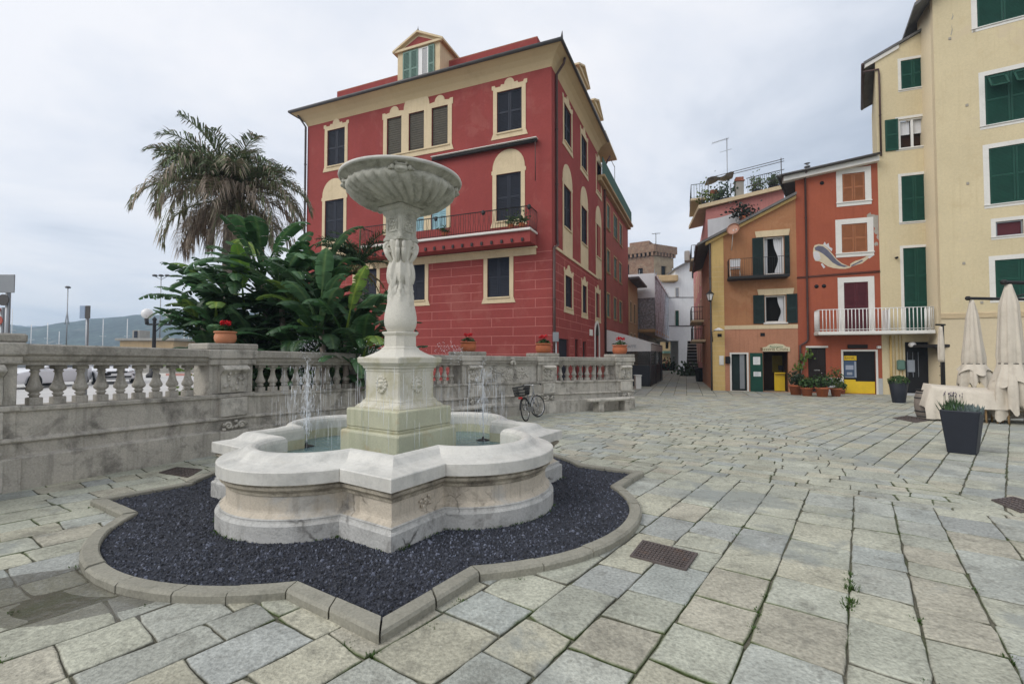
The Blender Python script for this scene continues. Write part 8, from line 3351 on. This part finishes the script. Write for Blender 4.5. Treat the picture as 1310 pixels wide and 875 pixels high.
def umbrella(label, base_px, depth, ztop_px, zbot_px, ztie_px, wtop, wtie, wbot, seed, arm_px):
 q = random.Random(seed)
 top = depth_at(base_px, ztop_px, depth)
 bot = depth_at(base_px, zbot_px, depth)
 tie = depth_at(base_px, ztie_px, depth)
 t = thing('closed_umbrella', label, 'umbrella', (top.x, top.y, gz(depth)), 0, 'closed cantilever umbrellas')
 mb = MB()
 seg = 64
 rings = []
 n_ = 26
 for i in range(n_):
  f = i / (n_ - 1)
  z = top.z + (bot.z - top.z) * f
  ft_ = (top.z - tie.z) / (top.z - bot.z)
  if f < ft_:
   k = f / ft_
   w = wtop * .35 + (wtop * .65) * min(1, k * 4) + (wtie * 1.15 - wtop) * max(0, k - .25) / .75
   w *= 1 - .12 * math.exp(-((k - 1) / .05) ** 2)
   amp = .12 * min(1, k * 5)
  else:
   k = (f - ft_) / (1 - ft_)
   w = wtie * .98 + (wbot - wtie) * min(1, k * 2.2)
   amp = .16 + .25 * k
  ring = []
  for s_ in range(seg):
   a = 2 * PI * s_ / seg
   m = 1 + amp * (.65 * math.cos(8 * a + .4 * math.sin(f * 5)) + .35 * math.cos(13 * a + seed) + .22 * math.cos(23 * a + 4 * f)) + .03 * noise.noise((math.cos(a) * 2, math.sin(a) * 2, f * 6 + seed))
   dz = .0
   if f >= ft_ and i == n_ - 1: dz = .14 * math.cos(8 * a + seed) + .10 * math.cos(3 * a)
   ring.append((top.x + w * m * math.cos(a), top.y + w * m * math.sin(a), z + dz))
  rings.append(ring)
 mb.rings(rings, True, False, smooth=True)
 mb.build('canopy', M['canvas'], t)
 # flounce above the tie
 mb = MB()
 rings = []
 for i in range(9):
  f = i / 8
  z = tie.z - (tie.z - bot.z) * .42 * f + .02
  w = wtie * (1.0 + .55 * f ** .8)
  rings.append([(top.x + w * (1 + .16 * f * math.cos(5 * a + seed)) * math.cos(a), top.y + w * (1 + .16 * f * math.cos(5 * a + seed)) * math.sin(a), z + .10 * f * math.sin(4 * a + seed * 2)) for a in [2 * PI * k / 48 for k in range(48)]])
 mb.rings(rings, smooth=True)
 mb.build('flounce', M['canvas'], t)
 mb = MB()
 rr = wtie * 1.02
 mb.tube([(top.x + rr * math.cos(2 * PI * k / 24), top.y + rr * math.sin(2 * PI * k / 24), tie.z + .02) for k in range(25)], .014, 5)
 mb.tube([(top.x + rr * .7, top.y - rr * .75, tie.z), (top.x + rr * .72, top.y - rr * .8, tie.z - .3)], .008, 4)
 mb.build('tie', M['iron'], t)
 mb = MB()
 for k in range(8):
  a = 2 * PI * k / 8
  mb.tube([(top.x + .05 * math.cos(a), top.y + .05 * math.sin(a), bot.z + .5), (top.x + wbot * .55 * math.cos(a), top.y + wbot * .55 * math.sin(a), bot.z + .06)], .014, 5)
 mb.build('rib', M['wood'], t)
 # horizontal arm to the mast standing at the right
 e = Vector((top.x + arm_px, top.y + .3, top.z + .06))
 mb = MB()
 mb.tube([(top.x - .12, top.y, top.z + .06), e], .05, 8)
 mb.ellipsoid((top.x - .12, top.y, top.z + .06), (.08, .08, .08))
 mb.build('arm', M['iron'], t)
 mb = MB()
 mb.tube([(e.x, e.y, gz(depth)), (e.x, e.y, e.z + .3)], .06, 8)
 mb.tube([e + Vector((0, 0, .25)), e + Vector((-.8, 0, .04))], .03, 6)
 mb.build('mast', M['iron'], t)
 mb = MB()
 mb.bbox(e.x - .4, e.x + .4, e.y - .4, e.y + .4, gz(depth), gz(depth) + .12, .02)
 mb.build('base', M['iron'], t)
umbrella('closed cream umbrella behind the covered furniture, under a bare horizontal arm', 1243, 15.6, 384, 493, 466, .15, .26, .35, 3, 2.4)
umbrella('closed cream umbrella in front of the covered furniture, the larger of the two', 1290, 12.8, 364, 529, 466, .19, .235, .37, 8, 1.9)
# small folded parasol by the entrance
fp_ = depth_at(1204.5, 440, 18.5)
t = thing('folded_parasol', 'small folded cream parasol on a black post beside the dark entrance', 'umbrella', (fp_.x, fp_.y, gB))
zt1, zb1 = depth_at(1205, 418, 18.5).z, depth_at(1205, 463, 18.5).z
mb = MB()
mb.tube([(fp_.x + .1, fp_.y + .05, gB), (fp_.x + .1, fp_.y + .05, zt1 + .1)], .05, 6)
mb.tube([(fp_.x - .2, fp_.y, zt1 + .08), (fp_.x + .2, fp_.y + .05, zt1 + .08)], .04, 6)
mb.build('post', M['iron'], t)
mb = MB()
rings = []
for i in range(12):
 f = i / 11
 w = .05 + .05 * math.sin(f * PI * .7)
 rings.append([(fp_.x - .06 + w * (1 + .25 * math.cos(5 * a)) * math.cos(a), fp_.y - .05 + w * math.sin(a), zt1 + (zb1 - zt1) * f) for a in [2 * PI * k / 20 for k in range(20)]])
mb.rings(rings, True, True, smooth=True)
mb.build('canopy', M['canvas'], t)
# beyond the balustrade on the left: cars, lamps, signs, boats
def car(label, loc, ang):
 t = thing('parked_car', label, 'car', loc, ang, 'white cars parked beyond the balustrade')
 Mx = WM[t.name]
 # +x is forward
 secs = [(2.08, .42, .58, .60), (2.0, .30, .72, .74), (1.75, .24, .80, .82), (1.1, .22, .92, .88), (.95, .22, .95, .88), (-1.6, .22, 1.0, .88), (-1.9, .28, .98, .84), (-2.02, .40, .85, .74)]
 rings = []
 for (x, z0, z1, hw) in secs:
  rings.append([(x, -hw * .94, z0), (x, -hw, z0 + .12), (x, -hw, z1 - .18), (x, -hw * .93, z1 - .05), (x, -hw * .55, z1), (x, hw * .55, z1), (x, hw * .93, z1 - .05), (x, hw, z1 - .18), (x, hw, z0 + .12), (x, hw * .94, z0)])
 mb = MB(Mx)
 mb.rings(rings, True, True, smooth=False)
 body = mb.build('body', M['car_white'], t)
 md = body.modifiers.new('bevel', 'BEVEL')
 md.width, md.segments, md.limit_method, md.angle_limit = .04, 3, 'ANGLE', R(25)
 body.data.polygons.foreach_set('use_smooth', [True] * len(body.data.polygons))
 mb = MB(Mx)
 cab = [(1.0, .90, .80), (.35, 1.42, .64), (-1.1, 1.47, .64), (-1.75, .98, .76)]
 rings = [[(x, -hw, .90 if z < 1 else .95), (x, -hw * (1 if z < 1 else .95), z), (x, hw * (1 if z < 1 else .95), z), (x, hw, .90 if z < 1 else .95)] for (x, z, hw) in cab]
 mb.rings([[(1.0, -.80, .92), (1.0, .80, .92), (-1.75, .80, .95), (-1.75, -.80, .95)], [(.35, -.62, 1.40), (.35, .62, 1.40), (-1.25, .62, 1.42), (-1.25, -.62, 1.42)]], False, False)
 mb.build('windows', M['glass'], t)
 mb = MB(Mx)
 mb.bbox(-1.32, .42, -.64, .64, 1.40, 1.46, .03)
 for (a, b) in (((1.0, .80, .92), (.35, .63, 1.41)), ((-.45, .80, .93), (-.45, .63, 1.41)), ((-1.75, .80, .95), (-1.25, .63, 1.42))):
  for sg in (-1, 1): mb.tube([(a[0], a[1] * sg, a[2]), (b[0], b[1] * sg, b[2])], .035, 5)
 mb.build('roof', M['car_white'], t)
 for (x, sg) in ((1.25, -1), (1.25, 1), (-1.25, -1), (-1.25, 1)):
  Mw = Mx @ Matrix.Translation((x, sg * .80, .31)) @ Matrix.Rotation(PI / 2, 4, 'X')
  mb = MB(Mw)
  mb.lathe([(.20, -.10), (.29, -.10), (.31, -.06), (.31, .06), (.29, .10), (.20, .10)], 24, (0, 0, 0))
  w_ = mb.build('wheel', M['rubber'], t)
  mb = MB(Mw)
  mb.lathe([(.0, -.112), (.06, -.112), (.19, -.104), (.20, -.08), (.20, .08), (.19, .104), (.06, .112), (.0, .112)], 14, (0, 0, 0), smooth=False)
  mb.build('rim', M['chrome'], w_)
  mb = MB(Mw)
  mb.lathe([(.37, -.085 if sg > 0 else .085), (.30, -.085 if sg > 0 else .085)], 24, (0, 0, 0), False, False)
  mb.build('wheel_arch', M['rubber'], w_)
 for sg in (-1, 1):
  mb = MB(Mx)
  mb.ellipsoid((1.93, sg * .60, .68), (.13, .17, .075), 12, 8)
  mb.build('headlight', M['chrome'], t)
  mb = MB(Mx)
  mb.ellipsoid((.75, sg * .93, .98), (.08, .10, .07), 10, 6)
  mb.build('mirror', M['car_white'], t)
 mb = MB(Mx)
 mb.bbox(2.02, 2.09, -.42, .42, .60, .68, .02)
 mb.bbox(2.03, 2.10, -.60, .60, .34, .45, .03)
 mb.build('grille', M['rubber'], t)
 mb = MB(Mx)
 mb.bbox(2.08, 2.115, -.26, .26, .47, .57, .005)
 mb.build('number_plate', M['white_paint'], t)
 return t
def toward(p, extra=0.0):
 return math.atan2(-p.y, -p.x) + extra
c = level_at(97, 492.5, .1)
c = Vector((c.x, c.y, .1))
car('white car facing the square head on, seen between the balusters', tuple(Vector((c.x, c.y + 2.0, .1))), toward(c, .12))
c2_ = level_at(40, 498, .1)
car('white car turned aside with its front wheel showing between the first two balusters', (c2_.x - 1.2, c2_.y + 1.6, .1), toward(c2_, -.75))
c3_ = level_at(8, 492, .1)
car('white car at the far left, mostly hidden by the end pier', (c3_.x - 2.6, c3_.y + 2.6, .1), toward(c3_, -.3))
# low quay wall with a red and white painted kerb, grey parapet
qa, qb = level_at(-60, 481, .1), level_at(330, 481, .1)
qk = thing('quay_parapet', 'low grey quay parapet with a red and white painted kerb beyond the road', 'wall', (qa.x, qa.y, .1))
mb = MB()
d = (qb - qa).normalized()
nrm = Vector((-d.y, d.x, 0))
for (o0, o1, z0, z1, nm, m_) in ((0, .35, .1, .30, 'kerb', 'white_trim'), (1.2, 1.7, .1, 1.0, 'parapet', 'grey_wall')):
 mb = MB()
 a, b = qa + nrm * o0, qb + nrm * o0
 a2, b2 = qa + nrm * o1, qb + nrm * o1
 mb.rings([[(p.x, p.y, z) for p in (a, b, b2, a2)] for z in (z0 - .3, z1)], False, True)
 mb.build(nm, M[m_], qk)
L = (qb - qa).length
for k in range(int(L / 4)):
 a, b = qa + d * (4 * k) - nrm * .004, qa + d * (4 * k + 2) - nrm * .004
 mb = MB()
 mb.add([(a.x, a.y, .12), (b.x, b.y, .12), (b.x, b.y, .29), (a.x, a.y, .29)], [(0, 1, 2, 3)])
 mb.build('painted_band', surf('faded_red_paint', (.52, .26, .22), .8) if k == 0 else bpy.data.materials['faded_red_paint'], qk)
# two-globe street lamp
lb_ = level_at(196, 483, .1)
sl_ = thing('street_lamp', 'black street lamp with two white globes on a cross arm', 'street lamp', (lb_.x, lb_.y, .1))
dl_ = lb_.y
zz_ = lambda py: CAM_H + (455.5 - py) / FPX * dl_
px2 = dl_ / FPX
mb = MB()
mb.lathe([(.42, 0), (.42, .2), (.25, .35), (.20, 1.0), (.13, 1.3), (.10, zz_(410) - .1), (.16, zz_(410) - .05), (.06, zz_(406) - .1), (0, zz_(405) - .1)], 12, (lb_.x, lb_.y, .1))
mb.build('post', M['iron'], sl_)
mb = MB()
za2 = zz_(415)
xl, xr = lb_.x - 9.5 * px2, lb_.x + 20.5 * px2
mb.tube([(xl, lb_.y, za2), (xr, lb_.y, za2)], .07, 6)
mb.tube([(xl, lb_.y, za2), (xl - .05, lb_.y, za2 + .45)], .12, 6)
mb.tube([(xr, lb_.y, za2), (xr, lb_.y, za2 + .45)], .12, 6)
mb.tube([(xl + .5, lb_.y, za2 - .02), (lb_.x - .1, lb_.y, za2 - .5)], .035, 5)
mb.tube([(xr - .5, lb_.y, za2 - .02), (lb_.x + .1, lb_.y, za2 - .5)], .035, 5)
mb.build('arm', M['iron'], sl_)
for x in (xl, xr):
 mb = MB()
 mb.ellipsoid((x, lb_.y, za2 + .75), (.36, .36, .36), 18, 12)
 mb.build('globe', M['globe'], sl_)
def mast_light(label, px, pytop, dist, heads):
 p = depth_at(px, 470, dist)
 top = depth_at(px, pytop, dist)
 t = thing('floodlight_mast', label, 'mast', (p.x, p.y, 0), 0, 'floodlight masts of the harbour')
 s_ = dist / FPX
 mb = MB()
 mb.tube([(p.x, p.y, -1), (p.x, p.y, top.z)], [.9 * s_ * .9, .55 * s_ * .9], 8)
 mb.build('pole', M['grey_metal'], t)
 for h_ in heads:
  mb = MB()
  mb.lathe([(.0, 1.0 * s_), (2.2 * s_, .6 * s_), (3.2 * s_, -1.0 * s_), (2.4 * s_, -1.8 * s_), (0, -2.0 * s_)], 10, (p.x + h_ * s_, p.y, top.z))
  mb.build('lamp_head', M['gutter'], t)
 mb = MB()
 if len(heads) > 1:
  mb.tube([(p.x + heads[0] * s_, p.y, top.z - 1.6 * s_), (p.x, p.y, top.z - 6 * s_), (p.x + heads[-1] * s_, p.y, top.z - 1.6 * s_)], .4 * s_, 5)
 for sg in (-1, 1):
  b = depth_at(px, 410, dist)
  mb.tube([(p.x, p.y, b.z + 14 * s_ * (1 if len(heads) == 1 else 0)), (p.x + sg * 2.5 * s_, p.y, b.z - 5 * s_)], .35 * s_, 5)
 mb.build('bracket', M['grey_metal'], t)
mast_light('tall floodlight mast with three lamps behind the two-globe lamp', 203.5, 352, 85, (-8, 0, 8))
mast_light('slim mast with a single lamp head left of the grey two-sided sign', 84, 367, 85, (0,))
def sign_board(label, px, panels, dist, zb):
 p = depth_at(px, 470, dist)
 t = thing('road_sign', label, 'road sign', (p.x, p.y, zb), 0, 'road signs beyond the balustrade')
 s_ = dist / FPX
 ztop = max(CAM_H + (455.5 - y0) * s_ for (_, _, y0, _, _, _) in panels)
 mb = MB()
 mb.tube([(p.x, p.y + .05, zb), (p.x, p.y + .05, ztop)], .045, 8)
 mb.build('post', M['grey_metal'], t)
 for (x0, x1, y0, y1, shape, m_) in panels:
  a, b = depth_at(x0, 440, dist).x, depth_at(x1, 440, dist).x
  z1, z0 = CAM_H + (455.5 - y0) * s_, CAM_H + (455.5 - y1) * s_
  mb = MB()
  if shape == 'rect': mb.bbox(a, b, p.y - .03, p.y - .005, z0, z1, .008)
  elif shape == 'fold':
   mid_ = (a + b) / 2
   mb.rings([[(a, p.y + .12, z), (mid_, p.y - .12, z), (mid_, p.y - .09, z), (a, p.y + .15, z)] for z in (z0, z1)], True, True)
  elif shape == 'fold2':
   mid_ = (a + b) / 2
   mb.rings([[(a, p.y - .12, z), (b, p.y + .12, z), (b, p.y + .15, z), (a, p.y - .09, z)] for z in (z0, z1)], True, True)
  else:
   r_ = (z1 - z0) / 2
   n_ = 28
   cx_ = (a + b) / 2
   mb.rings([[(cx_ + r_ * math.cos(2 * PI * k / n_), y_, z0 + r_ + r_ * math.sin(2 * PI * k / n_)) for k in range(n_)] for y_ in (p.y - .03, p.y - .01)], True, True)
  mb.build('panel', m_, t)
sign_board('grey backs of two road signs, square above round, on a post behind the end pier', 4.5, [(-7, 17.5, 351, 374.5, 'rect', M['grey_metal']), (-8, 15, 376.5, 391, 'disc', M['gutter'])], 10.5, .1)
sign_board('two-sided blue grey sign panel on a dark post beyond the balustrade', 108.5, [(101.5, 108.5, 391, 407.5, 'rect', plain('sign_blue', (.30, .38, .50), .5)), (108.5, 115, 391, 407.5, 'rect', M['gutter'])], 16, .1)
sign_board('small red road sign at the far left edge beyond the balustrade', -2, [(-8, 3, 404, 416, 'disc', plain('sign_red', (.45, .10, .07), .5)), (-8, 2, 393, 400, 'disc', plain('sign_red2', (.33, .12, .11), .5))], 11.5, .1)
# low harbour building and boats
hb0 = depth_at(166, 445, 66)
hbd = thing('harbour_building', 'low flat beige building on the quay behind the two-globe lamp', 'building', (hb0.x, hb0.y, -.4))
s_ = 66 / FPX
zt5, zt6 = CAM_H + (455.5 - 436) * s_, CAM_H + (455.5 - 433) * s_
x0, x1 = depth_at(153, 440, 66).x, depth_at(222, 440, 66).x
mb = MB()
mb.bbox(x0, x1, 66, 74, -.6, zt5, .05)
mb.build('wall', M['ochre_wall'], hbd)
mb = MB()
mb.bbox(x0 - .4, x1 + .4, 65.6, 74.4, zt5, zt5 + .35, .05)
mb.bbox(x0 + .1, x0 + 1.2, 68, 70, zt5 + .35, zt5 + 1.6, .05)
mb.build('roof', M['grey_wall'], hbd)
mb = MB()
mb.bbox(x0 + .45, x0 + .9, 67.9, 67.99, zt5 + .5, zt5 + 1.5, .01)
mb.build('hatch', M['navy'], hbd)
bq = random.Random(12)
for i, (px, py, dist) in enumerate(((14, 395, 110), (39, 415, 120), (60, 413, 120), (131, 408, 115), (162, 408, 115), (241, 408, 120), (247, 414, 118), (235, 413, 122), (75, 424, 125))):
 p = depth_at(px, 455, dist)
 top = depth_at(px, py, dist)
 t = thing('sailboat', 'moored white sailing boat in the harbour of which the bare mast shows above the balustrade', 'sailboat', (p.x, p.y, -.9), 0, 'moored sailing boats in the harbour')
 mb = MB()
 rings = []
 for (x, w, zk) in ((-4, .9, .0), (-2, 1.4, -.3), (1, 1.4, -.3), (3.5, .7, -.1), (4.6, .05, .3)):
  rings.append([(p.x + x, p.y - w, .2), (p.x + x, p.y - w * .6, -.9 + zk * .0), (p.x + x, p.y + w * .6, -.9), (p.x + x, p.y + w, .2)])
 mb.rings(rings, True, True)
 mb.build('hull', M['white_paint'], t)
 mb = MB()
 mb.tube([(p.x, p.y, .0), (p.x, p.y, top.z)], [.10, .07], 6)
 mb.tube([(p.x, p.y, 1.4), (p.x - 3.2, p.y, 1.5)], .10, 6)
 mb.tube([(p.x, p.y - .9, top.z * .6), (p.x, p.y + .9, top.z * .6)], .04, 4)
 mb.build('mast', M['globe'], t)
# air: pale haze between the square and the far hills
hz = MB()
hz.box(-1500, 900, -70, 2000, -10, 128)
hm = bpy.data.materials.new('haze_air')
hm.use_nodes = True
nt = hm.node_tree
nt.nodes.clear()
ho = nt.nodes.new('ShaderNodeOutputMaterial')
vp = nt.nodes.new('ShaderNodeVolumePrincipled')
vp.inputs['Color'].default_value = (.62, .78, .97, 1)
vp.inputs['Density'].default_value = .0006
vp.inputs['Anisotropy'].default_value = .2
nt.links.new(vp.outputs[0], ho.inputs['Volume'])
hz.build('haze', hm, kind='stuff')
